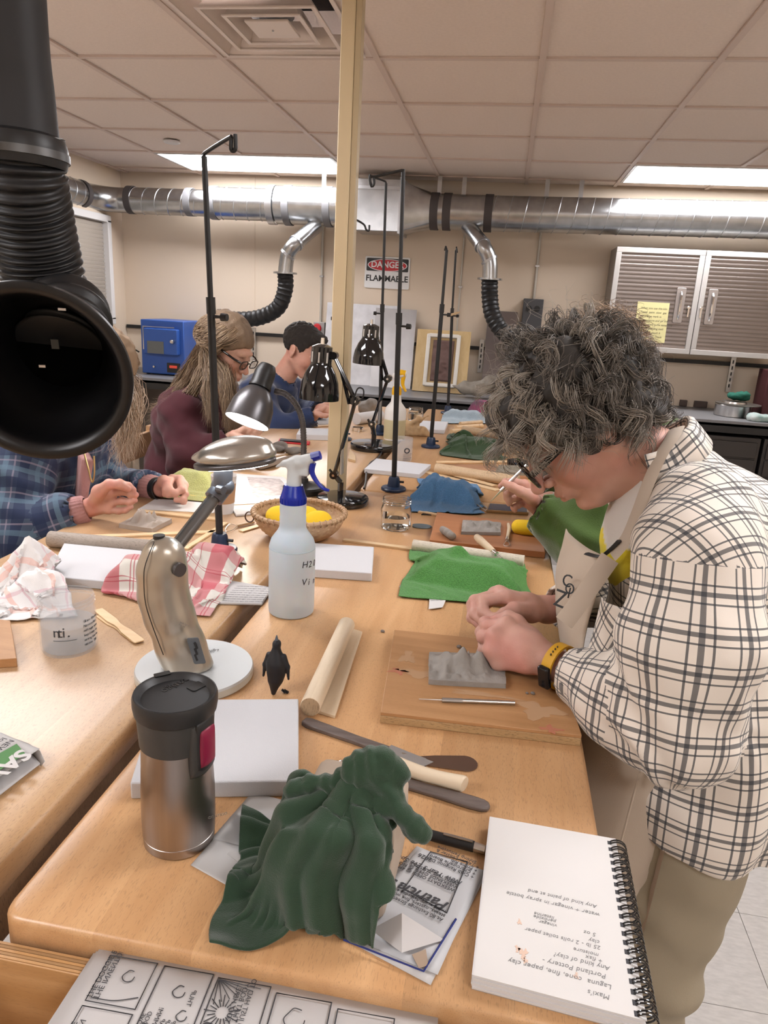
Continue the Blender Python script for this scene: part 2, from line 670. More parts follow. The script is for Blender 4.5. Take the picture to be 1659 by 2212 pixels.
def relax(v, f, it=2, lam=0.5):
 f = np.asarray(f)
 for _ in range(it):
  acc = np.zeros_like(v)
  cnt = np.zeros(len(v))
  for a, b in ((0, 1), (1, 2), (2, 3), (3, 0)):
   np.add.at(acc, f[:, a], v[f[:, b]])
   np.add.at(acc, f[:, b], v[f[:, a]])
   np.add.at(cnt, f[:, a], 1)
   np.add.at(cnt, f[:, b], 1)
  v = v + lam * (acc / cnt[:, None] - v)
 return v
# ------------------------------------------------------------------ draped cloth (position based dynamics on a height field)
def drape(Q, height, steps=90, iters=6, thick=0.004, pins=None, fric=0.6, stretch=1.0, g=0.0012, damp=0.96, restq=None):
 """Q: (a, b, 3) sheet of start positions; height(x, y) -> support height; returns settled sheet"""
 a, b = Q.shape[:2]
 x = Q.astype(float).copy()
 rq = Q if restq is None else restq
 v = np.zeros_like(x)
 cons = []
 for di, dj, k in ((1, 0, 1.0), (0, 1, 1.0), (1, 1, 0.6), (1, -1, 0.6), (2, 0, 0.25), (0, 2, 0.25)):
  for par in (0, 1):
   I, J = np.meshgrid(np.arange(a), np.arange(b), indexing='ij')
   if di:
    sel = ((I // di) % 2 == par)
   else:
    sel = ((J // abs(dj)) % 2 == par)
   I2, J2 = I + di, J + dj
   ok = sel & (I2 >= 0) & (I2 < a) & (J2 >= 0) & (J2 < b)
   p, q = (I * b + J)[ok], (I2 * b + J2)[ok]
   rl = np.linalg.norm(rq.reshape(-1, 3)[p] - rq.reshape(-1, 3)[q], axis=1) * stretch
   cons.append((p, q, rl, k))
 X = x.reshape(-1, 3)
 Vv = v.reshape(-1, 3)
 pin_i = pin_p = None
 if pins:
  pin_i = np.array([i * b + j for (i, j) in pins])
  pin_p = np.array([pins[k] for k in pins], float)
 for st in range(steps):
  Vv *= damp
  Vv[:, 2] -= g
  prev = X.copy()
  X += Vv
  for it in range(iters):
   for p, q, rl, k in cons:
    d = X[q] - X[p]
    L = np.linalg.norm(d, axis=1) + 1e-9
    c = (k * 0.5 * (L - rl) / L)[:, None] * d
    X[p] += c
    X[q] -= c
   if pins:
    X[pin_i] = pin_p
   hgt = height(X[:, 0], X[:, 1]) + thick
   hit = X[:, 2] < hgt
   X[hit, 2] = hgt[hit]
   X[hit, :2] += fric * (prev[hit, :2] - X[hit, :2]) * 0.5
  Vv[:] = X - prev
 return X.reshape(a, b, 3)
def sheet(c00, c10, c11, c01, na, nb, z):
 """start sheet spanned by four table points, lifted to height z"""
 u = np.linspace(0, 1, na)[:, None, None]
 w = np.linspace(0, 1, nb)[None, :, None]
 c00, c10, c11, c01 = [np.asarray(c, float) for c in (c00, c10, c11, c01)]
 G = (1 - u) * (1 - w) * c00 + u * (1 - w) * c10 + u * w * c11 + (1 - u) * w * c01
 G[..., 2] = z
 return G
def boxheight(items, base=TZ):
 """height field of table plus boxes: (cx, cy, hx, hy, ang, h, soft)"""
 def hgt(x, y):
  z = np.full(np.shape(x), base)
  for (cx, cy, hx, hy, an, hh, soft) in items:
   c, s_ = math.cos(an), math.sin(an)
   u = np.abs((x - cx) * c + (y - cy) * s_) - hx
   w = np.abs(-(x - cx) * s_ + (y - cy) * c) - hy
   d = np.maximum(u, w)
   z = np.maximum(z, base + hh * np.clip(0.5 - d / soft, 0, 1))
  return z
 return hgt
def grid_uv(a, b, su, sv):
 u, w = np.meshgrid(np.linspace(0, su, a), np.linspace(0, sv, b), indexing='ij')
 return np.stack([u, w], -1) + 0.001
def arcpoly(x0, y0, x1, y1, r, n=6, corners=(1, 1, 1, 1)):
 """rounded rectangle outline; corners in order (x0y0, x1y0, x1y1, x0y1)"""
 out = []
 for (cx, cy, a0, on, px, py) in ((x0 + r, y0 + r, math.pi, corners[0], x0, y0), (x1 - r, y0 + r, 1.5 * math.pi, corners[1], x1, y0),
           (x1 - r, y1 - r, 0, corners[2], x1, y1), (x0 + r, y1 - r, 0.5 * math.pi, corners[3], x0, y1)):
  if on:
   for t in np.linspace(0, math.pi / 2, n):
    out.append((cx + r * math.cos(a0 + t), cy + r * math.sin(a0 + t)))
  else:
   out.append((px, py))
 return out
# ================================================================== room shell
m_wall = mat('wall_paint', (0.76, 0.64, 0.51), rough=0.7, bump=0.05, bscale=300)
m_ceil = mat('ceiling_tile_board', (0.84, 0.73, 0.66), rough=0.9, bump=0.25, bscale=240, var=0.03, vscale=90)
m_rail = mat('ceiling_rail_paint', (0.70, 0.58, 0.52), rough=0.6)
m_floor = mat('floor_vinyl', (0.50, 0.475, 0.45), rough=0.45, var=0.10, vscale=40, stretch=(1, 3, 1))
m_grout = mat('floor_joint', (0.30, 0.28, 0.26), rough=0.8)
m_white = mat('white_enamel', (0.75, 0.74, 0.74), rough=0.4)
m_galv = mat('galvanised_steel', (0.47, 0.48, 0.49), rough=0.27, metal=1.0, var=0.14, vscale=14)
m_galv2 = mat('galvanised_seam', (0.50, 0.51, 0.53), rough=0.35, metal=1.0)
m_tape = mat('grey_duct_tape', (0.20, 0.20, 0.21), rough=0.5, metal=0.3)
m_blackrub = mat('black_rubber_hose', (0.012, 0.012, 0.013), rough=0.45)
m_black = mat('black_plastic', (0.016, 0.016, 0.017), rough=0.4)
m_blackgloss = mat('black_gloss_enamel', (0.008, 0.008, 0.009), rough=0.08, coat=0.6)
m_steel = mat('brushed_steel', (0.62, 0.60, 0.58), rough=0.28, metal=1.0)
m_chrome = mat('chrome', (0.8, 0.8, 0.8), rough=0.1, metal=1.0)
m_panel = mat('light_diffuser', (1, 1, 1), rough=0.5, emit=(1.0, 0.98, 1.0), estr=PANEL_LIGHT)
def struct(mb, name, m, label, **kw):
 o = mb.build(name, m, **kw)
 o['kind'] = 'structure'
 o['label'] = label
 return o
T = 0.1
floor = struct(MB().box(((ROOM_X0 + ROOM_X1) / 2, (ROOM_Y0 + ROOM_Y1) / 2, -0.06), (ROOM_X1 - ROOM_X0, ROOM_Y1 - ROOM_Y0, 0.1)), 'floor', m_grout,
     'pale grey vinyl tile floor')
FT = 0.305
base_tile = None
for i in range(-2, 8):
 for j in range(1, 15):
  x, y = 0.02 + i * FT, 0.06 + j * FT
  if base_tile is None:
   base_tile = MB().box((x, y, -0.005), (FT - 0.0015, FT - 0.0015, 0.01)).build('tile', m_floor, floor)
   bt0 = (x, y)
  else:
   c = base_tile.copy()
   COL.objects.link(c)
   c.location = (x - bt0[0], y - bt0[1], 0)
MB().box((-1.85, (ROOM_Y0 + ROOM_Y1) / 2, -0.005), (2.4, ROOM_Y1 - ROOM_Y0, 0.01)).build('far_floor', m_floor, floor)
struct(MB().box(((ROOM_X0 + ROOM_X1) / 2, ROOM_Y1 + T / 2, CZ / 2), (ROOM_X1 - ROOM_X0 + 2 * T, T, CZ + 0.2)), 'wall_back', m_wall, 'beige painted back wall')
# left wall with its window opening
WY0, WY1, WZ0, WZ1 = 4.15, 5.36, 1.335, 2.06
wl = MB()
for (y0, y1, z0, z1) in ((ROOM_Y0, WY0, -0.1, CZ + .1), (WY1, ROOM_Y1, -0.1, CZ + .1), (WY0, WY1, -0.1, WZ0), (WY0, WY1, WZ1, CZ + .1)):
 wl.box((ROOM_X0 - T / 2, (y0 + y1) / 2, (z0 + z1) / 2), (T, y1 - y0, z1 - z0))
struct(wl, 'wall_left', m_wall, 'beige painted wall with the window')
struct(MB().box((ROOM_X1 + T / 2, (ROOM_Y0 + ROOM_Y1) / 2, CZ / 2), (T, ROOM_Y1 - ROOM_Y0, CZ + .2)), 'wall_right', m_wall, 'beige painted wall out of view')
struct(MB().box(((ROOM_X0 + ROOM_X1) / 2, ROOM_Y0 - T / 2, CZ / 2), (ROOM_X1 - ROOM_X0 + 2 * T, T, CZ + .2)), 'wall_front', m_wall, 'beige wall behind the viewer')
for x in (-1.99, 1.9):
 struct(MB().box((x, ROOM_Y1 - 0.002, 1.6), (0.012, 0.006, 1.66)), 'trim_1' if x < 0 else 'trim_2', m_wall, 'thin batten over a wall panel joint')
# window with closed blind
win = thing('window_1', 'window with white frame and closed blind', None, (ROOM_X0, (WY0 + WY1) / 2, WZ0), kind='structure')
fr = MB()
for (y, z, sy, sz) in (((WY0 + WY1) / 2, WZ0 - .01, WY1 - WY0 + .09, .05), ((WY0 + WY1) / 2, WZ1 + .01, WY1 - WY0 + .09, .05), (WY0 - .02, (WZ0 + WZ1) / 2, .05, WZ1 - WZ0), (WY1 + .02, (WZ0 + WZ1) / 2, .05, WZ1 - WZ0)):
 fr.box((ROOM_X0 + .004, y, z), (.05, sy, sz))
fr.build('window_frame', m_white, win, bevel=.003)
MB().box((ROOM_X0 - .06, (WY0 + WY1) / 2, (WZ0 + WZ1) / 2), (.006, WY1 - WY0, WZ1 - WZ0)).build('pane', mat('window_glass', (.10, .11, .13), rough=.05), win)
m_slat = mat('blind_slat', (0.50, 0.45, 0.39), rough=0.5)
ns = 26
for k in range(ns):
 z = WZ0 + (k + .5) * (WZ1 - WZ0) / ns
 MB().box((ROOM_X0 - .02, (WY0 + WY1) / 2, z), (.004, WY1 - WY0 - .01, .036), R=np.array([[math.cos(.45), 0, math.sin(.45)], [0, 1, 0], [-math.sin(.45), 0, math.cos(.45)]])).build('slat', m_slat, win)
# ceiling: deck, rails, tiles
ceil = struct(MB().box(((ROOM_X0 + ROOM_X1) / 2, (ROOM_Y0 + ROOM_Y1) / 2, CZ + .35), (ROOM_X1 - ROOM_X0, ROOM_Y1 - ROOM_Y0, .04)), 'ceiling', m_ceil, 'suspended ceiling of beige square tiles')
TS, GX0, GY0 = 0.61, 0.03, 2.985
xs = [GX0 + TS * k for k in range(-6, 6)]
ys = [GY0 + TS * k for k in range(-9, 5)]
xs = [x for x in xs if ROOM_X0 < x < ROOM_X1]
ys = [y for y in ys if ROOM_Y0 < y < ROOM_Y1]
for x in xs:
 MB().box((x, (ROOM_Y0 + ROOM_Y1) / 2, CZ + .004), (.024, ROOM_Y1 - ROOM_Y0, .008)).build('rail', m_rail, ceil)
for y in ys:
 MB().box(((ROOM_X0 + ROOM_X1) / 2, y, CZ + .0045), (ROOM_X1 - ROOM_X0, .024, .008)).build('rail', m_rail, ceil)
LIGHTS = [(-4, 3), (1, 3), (-4, -2), (1, -3), (-4, -6), (1, -7)]   # (column, row) of the first of two bays
skip = {(c + d, r) for (c, r) in LIGHTS for d in (0, 1)} | {(-2, -1)}
tile0 = None
ex, ey = [ROOM_X0] + xs + [ROOM_X1], [ROOM_Y0] + ys + [ROOM_Y1]
for i in range(len(ex) - 1):
 for j in range(len(ey) - 1):
  x0, x1, y0, y1 = ex[i], ex[i + 1], ey[j], ey[j + 1]
  if x1 - x0 < .03 or y1 - y0 < .03:
   continue
  key = (round((x0 - GX0) / TS), round((y0 - GY0) / TS))
  full = abs(x1 - x0 - TS) < 1e-3 and abs(y1 - y0 - TS) < 1e-3
  if full and key in skip:
   continue
  if full and tile0 is not None:
   c = tile0.copy()
   COL.objects.link(c)
   c.location = (x0 - t0[0], y0 - t0[1], 0)
  else:
   o = MB().box(((x0 + x1) / 2, (y0 + y1) / 2, CZ + .017), (x1 - x0, y1 - y0, .016)).build('tile', m_ceil, ceil)
   if full:
    tile0, t0 = o, (x0, y0)
lab = ['long ceiling light panel over the black hook stand', 'long ceiling light panel above the steel wall cabinets', 'ceiling light panel above the black fume hood', 'ceiling light panel above the near bench, out of view',
   'ceiling light panel behind the viewer on the window side', 'ceiling light panel behind the viewer on the cabinet side']
for q, (c, r) in enumerate(LIGHTS):
 x0, y0 = GX0 + TS * c, GY0 + TS * r
 t = thing('ceiling_light', lab[q], 'ceiling light', (x0 + TS, y0 + TS / 2, CZ), group='ceiling light panels')
 MB().box((x0 + TS, y0 + TS / 2, CZ - .002), (2 * TS - .05, TS - .05, .003)).build('diffuser', m_panel, t)
 f = MB()
 for (a, b, sx, sy) in ((TS, .019, 2 * TS - .02, .018), (TS, TS - .019, 2 * TS - .02, .018), (.019, TS / 2, .018, TS - .04), (2 * TS - .019, TS / 2, .018, TS - .04)):
  f.box((x0 + a, y0 + b, CZ - .002), (sx, sy, .006))
 f.build('frame', m_white, t)
# air diffuser in the ceiling
vx, vy = GX0 - 2 * TS + TS / 2, GY0 - TS / 2
vent = thing('ceiling_vent', 'square stepped ceiling air vent beside the cream service pole', 'air vent', (vx, vy, CZ))
m_vent = mat('vent_enamel', (0.80, 0.70, 0.64), rough=0.45)
def sqring(mb, r_out, z_out, r_in, z_in, th=.004):
 for (s0, s1) in ((0, 1), (1, 2), (2, 3), (3, 4)):
  cs = [(-1, -1), (1, -1), (1, 1), (-1, 1)]
  a, b = cs[s0 % 4], cs[s1 % 4]
  v = [(vx + a[0] * r_out, vy + a[1] * r_out, z_out), (vx + b[0] * r_out, vy + b[1] * r_out, z_out), (vx + b[0] * r_in, vy + b[1] * r_in, z_in), (vx + a[0] * r_in, vy + a[1] * r_in, z_in)]
  v += [(p[0], p[1], p[2] + th) for p in v]
  mb.add(v, [(0, 1, 2, 3), (7, 6, 5, 4), (0, 4, 5, 1), (2, 6, 7, 3), (1, 5, 6, 2), (0, 3, 7, 4)])
f = MB()
sqring(f, .293, CZ + .004, .262, CZ + .004, .006)
f.build('frame', m_vent, vent)
for (ro, ri) in ((.262, .222), (.190, .155), (.125, .100)):
 f = MB()
 sqring(f, ro, CZ - .004, ri, CZ + .052)
 sqring(f, ro + .008, CZ - .006, ro - .006, CZ - .006, .004)
 f.build('louvre', m_vent, vent)
MB().prism([(vx + a * .075, vy + b * .075) for a, b in ((-1, -1), (1, -1), (1, 1), (-1, 1))], CZ - .004, CZ + .004).build('centre_plate', m_vent, vent, bevel=.002)
MB().lathe([(.004, -.008), (.004, 0)], 8, (vx, vy, CZ)).build('screw', m_galv, vent)
MB().box((vx, vy, CZ + .16), (.56, .56, .02)).build('backing', mat('duct_dark', (.02, .02, .02), rough=.8), vent)
ft = smoothpath([(vx - .1, vy + .26, CZ + .1), (vx, vy + .05, CZ + .12), (vx + .1, vy - .26, CZ + .1)], 30)
MB().tube(ft, .07 + .006 * np.sin(np.arange(len(ft)) * 2.1), 14).build('flexible_duct', m_tape, vent)
p = P(371, 305, CZ)
MB().lathe([(.05, 0), (.05, -.006), (.042, -.012), (0.0, -.013)], 20, (p[0], p[1], CZ)).build('smoke_detector', m_white, label='flat round white disc on the ceiling tile', cat='smoke detector')
# cream service pole rising from the benches
q0, q1 = P(720, 1052), P(762, 1050)
pc = V(-0.508, 2.237, 0)
pole = thing('service_pole', 'cream square metal service pole rising from between the tables to the ceiling', 'service pole', (pc[0], pc[1], 0))
m_cream = mat('cream_enamel', (0.66, 0.53, 0.33), rough=0.45)
MB().box((pc[0] - .008, pc[1], CZ / 2 + .0), (.040, .042, CZ - .002)).build('post', m_cream, pole, bevel=.003)
MB().box((pc[0] + .0215, pc[1], CZ / 2), (.018, .038, CZ)).build('side_channel', mat('cream_enamel_dark', (0.50, 0.40, 0.25), rough=.5), pole, bevel=.002)
# ================================================================== ducts
DY = 5.38
duct = thing('spiral_duct', 'galvanised spiral extraction duct running along the walls below the ceiling', 'air duct', (0, DY, 2.2))
def dpt(x, y):
 return PY(x, y, DY)
def spiral(a, b, r, name, pitch=.11, seams=True):
 a, b = np.asarray(a, float), np.asarray(b, float)
 o = MB().cyl(a, b, r, n=36).build(name, m_galv, duct)
 if seams:
  L = np.linalg.norm(b - a)
  n = int(L / pitch)
  d = unit(b - a)
  u = unit(np.cross(d, (0, 0, 1)))
  w = np.cross(u, d)
  th = np.linspace(0, n * 2 * math.pi, n * 20 + 1)
  tt = np.linspace(.02, n * pitch - .02, len(th))
  pts = a + tt[:, None] * d + (r + .001) * (np.cos(th)[:, None] * u + np.sin(th)[:, None] * w)
  MB().tube(pts, .003, 5).build('seam', m_galv2, o)
 return o
def band(p, d, r, wdt, m, name='band'):
 d = unit(d)
 R = frame(np.cross(d, (0.3, 0.2, 0.9)), up=d)
 pr = [(r, -wdt / 2), (r + .006, -wdt / 2), (r + .006, wdt / 2), (r, wdt / 2)]
 MB().ring(pr, 36, p, R).build(name, m, duct)
m_bandk = mat('dark_rubber_band', (0.07, 0.06, 0.06), rough=0.6)
EXd = V(1, 0, 0)
zr = 2.205
xcut = dict(l0=PY(285, 435, DY)[0], l1=PY(455, 440, DY)[0], m0=PY(600, 445, DY)[0], m1=PY(735, 445, DY)[0], b0=PY(775, 445, DY)[0], b1=PY(872, 445, DY)[0], c1=PY(935, 455, DY)[0], t1=PY(1060, 455, DY)[0])
spiral((xcut['l0'], DY, zr), (xcut['l1'], DY, zr), .092, 'pipe_section')
spiral((xcut['l1'], DY, zr + .003), (xcut['m0'], DY, zr + .003), .110, 'pipe_section')
spiral((xcut['m0'], DY, zr + .006), (xcut['b0'], DY, zr + .006), .130, 'pipe_section', seams=False)
for x, r, m in ((xcut['l0'], .092, m_bandk), (PY(412, 440, DY)[0], .092, m_tape), (PY(465, 440, DY)[0], .11, m_tape), (PY(590, 440, DY)[0], .128, m_galv2), (PY(625, 440, DY)[0], .13, m_tape), (PY(712, 445, DY)[0], .13, m_tape)):
 band((x, DY, zr + .004), EXd, r, .05, m)
# square plenum with its cone
bx0, bx1 = xcut['b0'], xcut['b1']
MB().box(((bx0 + bx1) / 2, DY, zr + .01), (bx1 - bx0, .30, .335)).build('plenum_box', m_galv, duct, bevel=.004)
MB().box(((bx0 + bx1) / 2, DY - .155, zr + .12), (.30, .01, .02), R=rotz(0)).build('plenum_rib', m_galv2, duct)
MB().box((bx1, DY, zr + .01), (.02, .33, .36)).build('flange', m_galv2, duct)
k = MB()
nb = 36
th = np.arange(nb) * 2 * math.pi / nb
sq = np.stack([np.clip(1.5 * np.cos(th), -1, 1) * .15, np.clip(1.5 * np.sin(th), -1, 1) * .165], -1)
ci = np.stack([np.cos(th), np.sin(th)], -1) * .118
G = np.array([[(bx1, DY + a[0], zr + .01 + a[1]) for a in sq], [(xcut['c1'], DY + a[0], zr + a[1]) for a in ci]])
k.grid(G, wrap=True)
k.build('cone', m_galv, duct)
spiral((xcut['c1'] - .02, DY, zr), (xcut['t1'], DY, zr), .116, 'pipe_section', seams=False)
spiral((xcut['t1'], DY, zr), (ROOM_X1 - .02, DY, zr + .03), .115, 'pipe_section')
for xx in (940, 967, 1056):
 band((PY(xx, 455, DY)[0], DY, zr), EXd, .117, .055, m_bandk)
# elbow round the corner and the run along the window wall
ex0 = xcut['l0']
el = [(ex0 + .02, DY, zr), (ex0 - .10, DY, zr), (ex0 - .19, DY - .06, zr), (ex0 - .24, DY - .17, zr), (ex0 - .245, DY - .30, zr)]
MB().tube(smoothpath(el, 24), .088, 28).build('elbow', m_galv, duct)
spiral((ex0 - .245, DY - .28, zr), (ex0 - .245, 1.2, zr - .02), .09, 'pipe_section')
band((ex0 - .245, DY - .29, zr), V(0, 1, 0), .089, .05, m_bandk)
for xx, yy in ((700, 400), (950, 400), (1003, 402), (1182, 408), (1256, 407)):
 a = PY(xx, yy, DY)
 MB().box((a[0], DY, (CZ + zr + .1) / 2), (.03, .004, CZ - zr - .1)).build('hanger', m_galv2, duct)
a = PY(192, 370, DY - .7)
MB().box((ex0 - .245, DY - .75, (CZ + zr + .08) / 2), (.004, .03, CZ - zr - .08)).build('hanger', m_galv2, duct)
def drop(px, ph, label, Yd):
 t = thing('extraction_hose', label, 'hose', PY(*px[-1], Yd))
 pts = [PY(x, y, Yd) for x, y in px]
 pts[0] = V(pts[0][0], DY - .03, pts[0][2])
 MB().tube(smoothpath(pts, 18), .052, 20).build('steel_branch', m_galv, t)
 for k in (1, 2):
  d = unit(pts[k] - pts[k - 1])
  MB().tube([pts[k] - d * .008, pts[k] + d * .008], .058, 20).build('collar', m_galv2, t)
 e = pts[-1]
 MB().lathe([(.03, -.006), (.085, -.006), (.085, .006), (.03, .006)], 24, e).build('flange', m_galv, t)
 hp = smoothpath([PY(x, y, Yd + dy) for x, y, dy in ph], 60)
 rr = .056 + .0035 * np.sin(np.arange(len(hp)) * 2.2)
 MB().tube(hp, rr, 20).build('flexible_hose', m_blackrub, t)
drop([(672, 482), (640, 525), (622, 550), (616, 590)], [(616, 590, 0), (616, 625, 0), (600, 665, .0), (560, 686, .02), (510, 690, .04), (470, 684, .05)], 'black extraction hose with steel elbow curving down behind the maroon sweater', 5.2)
drop([(1008, 484), (1042, 530), (1057, 562), (1058, 603)], [(1058, 603, 0), (1058, 640, 0), (1064, 680, -.02), (1085, 715, -.05), (1125, 742, -.1), (1170, 755, -.12)], 'black extraction hose with steel elbow curving down behind the grey curly hair', 5.2)
# big black fume hood hanging close by
hood = thing('fume_hood_arm', 'large black corrugated fume hose with round hood hanging from the ceiling', 'fume hood', P(-40, 0, CZ))
HC = PY(84, 806, 1.02)
hn = unit(V(.30, -.93, -.24))
hx = unit(np.cross(hn, (0, 0, 1)))
RH = np.array([hx, np.cross(hn, hx), hn]).T
m_hood = mat('black_hood_plastic', (0.004, 0.0035, 0.004), rough=0.36)
R0 = .142
MB().lathe([(.072, -.15), (.075, -.12), (.085, -.10), (.105, -.06), (.128, -.02), (R0 - .006, 0), (R0, .004), (R0, .012), (R0 - .006, .015), (R0 - .016, .012), (R0 - .02, .004), (R0 - .024, 0), (.122, -.022), (.10, -.06), (.08, -.10), (.070, -.12), (.068, -.15)], 64, HC, RH).build('hood', m_hood, hood, smooth=60)
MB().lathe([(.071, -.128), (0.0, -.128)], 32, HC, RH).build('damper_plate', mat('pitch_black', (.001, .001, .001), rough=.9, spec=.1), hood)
for (x, y, l) in ((112, 690, .012), (68, 818, .010)):
 c = PY(x, y, 1.02) - hn * .06
 MB().box(c, (l, .004, .003), R=RH).build('screw', m_steel, hood)
c = PY(82, 785, 1.02) - hn * .10
MB().box(c, (.012, .016, .004), R=RH).build('maker_plate', mat('dull_plate', (.05, .05, .045), rough=.6), hood)
he = HC - hn * .15
clampc = PY(36, 318, 1.16)
path = smoothpath([clampc + V(0, 0, .02), PY(44, 380, 1.17), PY(62, 470, 1.20), PY(88, 580, 1.235), PY(112, 672, 1.245), he - hn * .035 + V(0, 0, .035), he + hn * .02], 150)
seg = np.linalg.norm(np.diff(path, axis=0), axis=1)
s_ = np.r_[0, np.cumsum(seg)]
nn = int(s_[-1] / .0024)
ss = np.linspace(0, s_[-1], nn)
path = np.stack([np.interp(ss, s_, path[:, i]) for i in range(3)], -1)
MB().tube(path, .070 + .0045 * np.sin(ss * 2 * math.pi / .0150), 40).build('corrugated_hose', m_blackrub, hood, smooth=180)
upper = [PY(-10, -260, 1.14), PY(0, 0, 1.15), PY(22, 200, 1.16), clampc]
upper[0][2] = CZ
MB().tube(smoothpath(upper, 20), .066, 40).build('upper_tube', mat('black_duct_cloth', (0.018, 0.018, 0.020), rough=.55), hood)
MB().lathe([(.064, .02), (.074, .014), (.078, .0), (.077, -.018), (.073, -.03)], 40, clampc).build('cuff', m_black, hood)
MB().ring([(.077, -.006), (.080, -.006), (.080, .006), (.077, .006)], 40, clampc - V(0, 0, .012)).build('hose_clamp', mat('dull_clamp', (.12, .12, .12), rough=.4, metal=.8), hood)
MB().box(clampc + V(.01, -.080, -.012), (.03, .010, .012), ang=.1).build('clamp_screw', m_steel, hood)
# ================================================================== things on the back wall
WY = ROOM_Y1
m_red = mat('red_enamel', (0.55, 0.02, 0.03), rough=.4)
sg = thing('danger_sign', 'white danger flammable sign with red oval on the back wall', 'sign', PY(835, 625, WY))
a, b = PY(790, 553, WY), PY(883, 626, WY)
sw, sh = b[0] - a[0], a[2] - b[2]
sc = V((a[0] + b[0]) / 2, WY - .004, (a[2] + b[2]) / 2)
MB().prism(arcpoly(-sw / 2, -sh / 2, sw / 2, sh / 2, .012), 0, .004, R=np.array([[1, 0, 0], [0, 0, -1], [0, 1, 0]]), o=sc).build('board', mat('sign_white', (.82, .82, .82), rough=.4), sg)
RS = np.array([[1, 0, 0], [0, 0, -1], [0, 1, 0]])
MB().prism(arcpoly(-sw / 2 + .012, .01, sw / 2 - .012, sh / 2 - .012, .008), .004, .005, R=RS, o=sc).build('black_header', m_black, sg)
oval = [(math.cos(t) * sw * .42, sh * .235 + math.sin(t) * sh * .175) for t in np.linspace(0, 2 * math.pi, 40)[:-1]]
MB().prism([(x * 1.05, (y - sh * .235) * 1.12 + sh * .235) for x, y in oval], .005, .0055, R=RS, o=sc).build('oval_border', mat('sign_white', (1, 1, 1)), sg)
MB().prism(oval, .0055, .006, R=RS, o=sc).build('red_oval', m_red, sg)
text('DANGER', .062, sc + V(0, -.0065, sh * .165), (1, 0, 0), (0, 0, 1), mat('sign_white', (1, 1, 1)), sg, align='CENTER', bold=.0015)
text('FLAMMABLE', .060, sc + V(0, -.005, -sh * .27), (1, 0, 0), (0, 0, 1), m_black, sg, align='CENTER', bold=.0015)
m_con = mat('painted_conduit', (0.55, 0.52, 0.46), rough=.5, metal=.3)
def conduit(x0, y0, x1, y1, label, name='conduit', r=.009):
 a, b = PY(x0, y0, WY - .015), PY(x1, y1, WY - .015)
 t = thing(name, label, 'conduit', b)
 MB().cyl((b[0], WY - .012, max(a[2], 2.2)), (b[0], WY - .012, b[2]), r, n=10).build('pipe', m_con, t)
 MB().box((b[0], WY - .012, (a[2] + b[2]) / 2), (.03, .024, .012)).build('clip', m_galv, t)
 return t, b
t, b = conduit(697, 490, 692, 700, 'thin conduit pipe running down to the red stop button')
sb = thing('emergency_stop', 'grey switch box with red push button behind the navy sweater', 'switch', PY(690, 765, WY))
MB().box((b[0], WY - .03, b[2] - .06), (.09, .06, .15)).build('box', mat('grey_box', (.35, .34, .33), rough=.5), sb, bevel=.005)
MB().lathe([(.030, 0), (.034, .012), (.028, .026), (0, .030)], 20, (b[0] - .01, WY - .06, b[2] - .03), np.array([[1, 0, 0], [0, 0, -1], [0, 1, 0]])).build('button', m_red, sb)
t, b = conduit(1168, 492, 1152, 655, 'thin conduit pipe running down to the dark socket box')
ob = thing('socket_box', 'dark grey double socket box on the wall behind the grey curly hair', 'socket', PY(1152, 700, WY))
MB().box((b[0], WY - .03, b[2] - .09), (.145, .06, .24)).build('box', mat('dark_box', (.07, .07, .075), rough=.5), ob, bevel=.006)
for dx in (-.03, .03):
 MB().lathe([(.022, 0), (.022, .006), (0, .006)], 16, (b[0] + dx, WY - .06, b[2] - .04), RS).build('outlet', m_black, ob)
conduit(995, 500, 985, 735, 'thin conduit pipe on the wall beside the wooden relief board', r=.006)
# black wall rail with slotted brackets
rail = thing('wall_rail', 'long black rail fixed along the beige back wall', 'rail', PY(800, 740, WY))
zr0 = PY(800, 737, WY)[2]
MB().box(((ROOM_X0 + ROOM_X1) / 2, WY - .012, zr0), (ROOM_X1 - ROOM_X0 - .02, .024, .026)).build('bar', m_black, rail)
for (x, y0, y1) in ((548, 712, 772), (1036, 737, 800), (1572, 772, 842)):
 a, b = PY(x, y0, WY - .03), PY(x, y1, WY - .03)
 br = MB()
 br.box((b[0], WY - .032, (a[2] + b[2]) / 2), (.034, .016, a[2] - b[2] + .03))
 o = br.build('bracket', m_galv, rail)
 for kk in range(5):
  MB().box((b[0], WY - .0405, a[2] - (kk + .7) * (a[2] - b[2]) / 5.4), (.009, .002, .024)).build('slot', m_black, o)
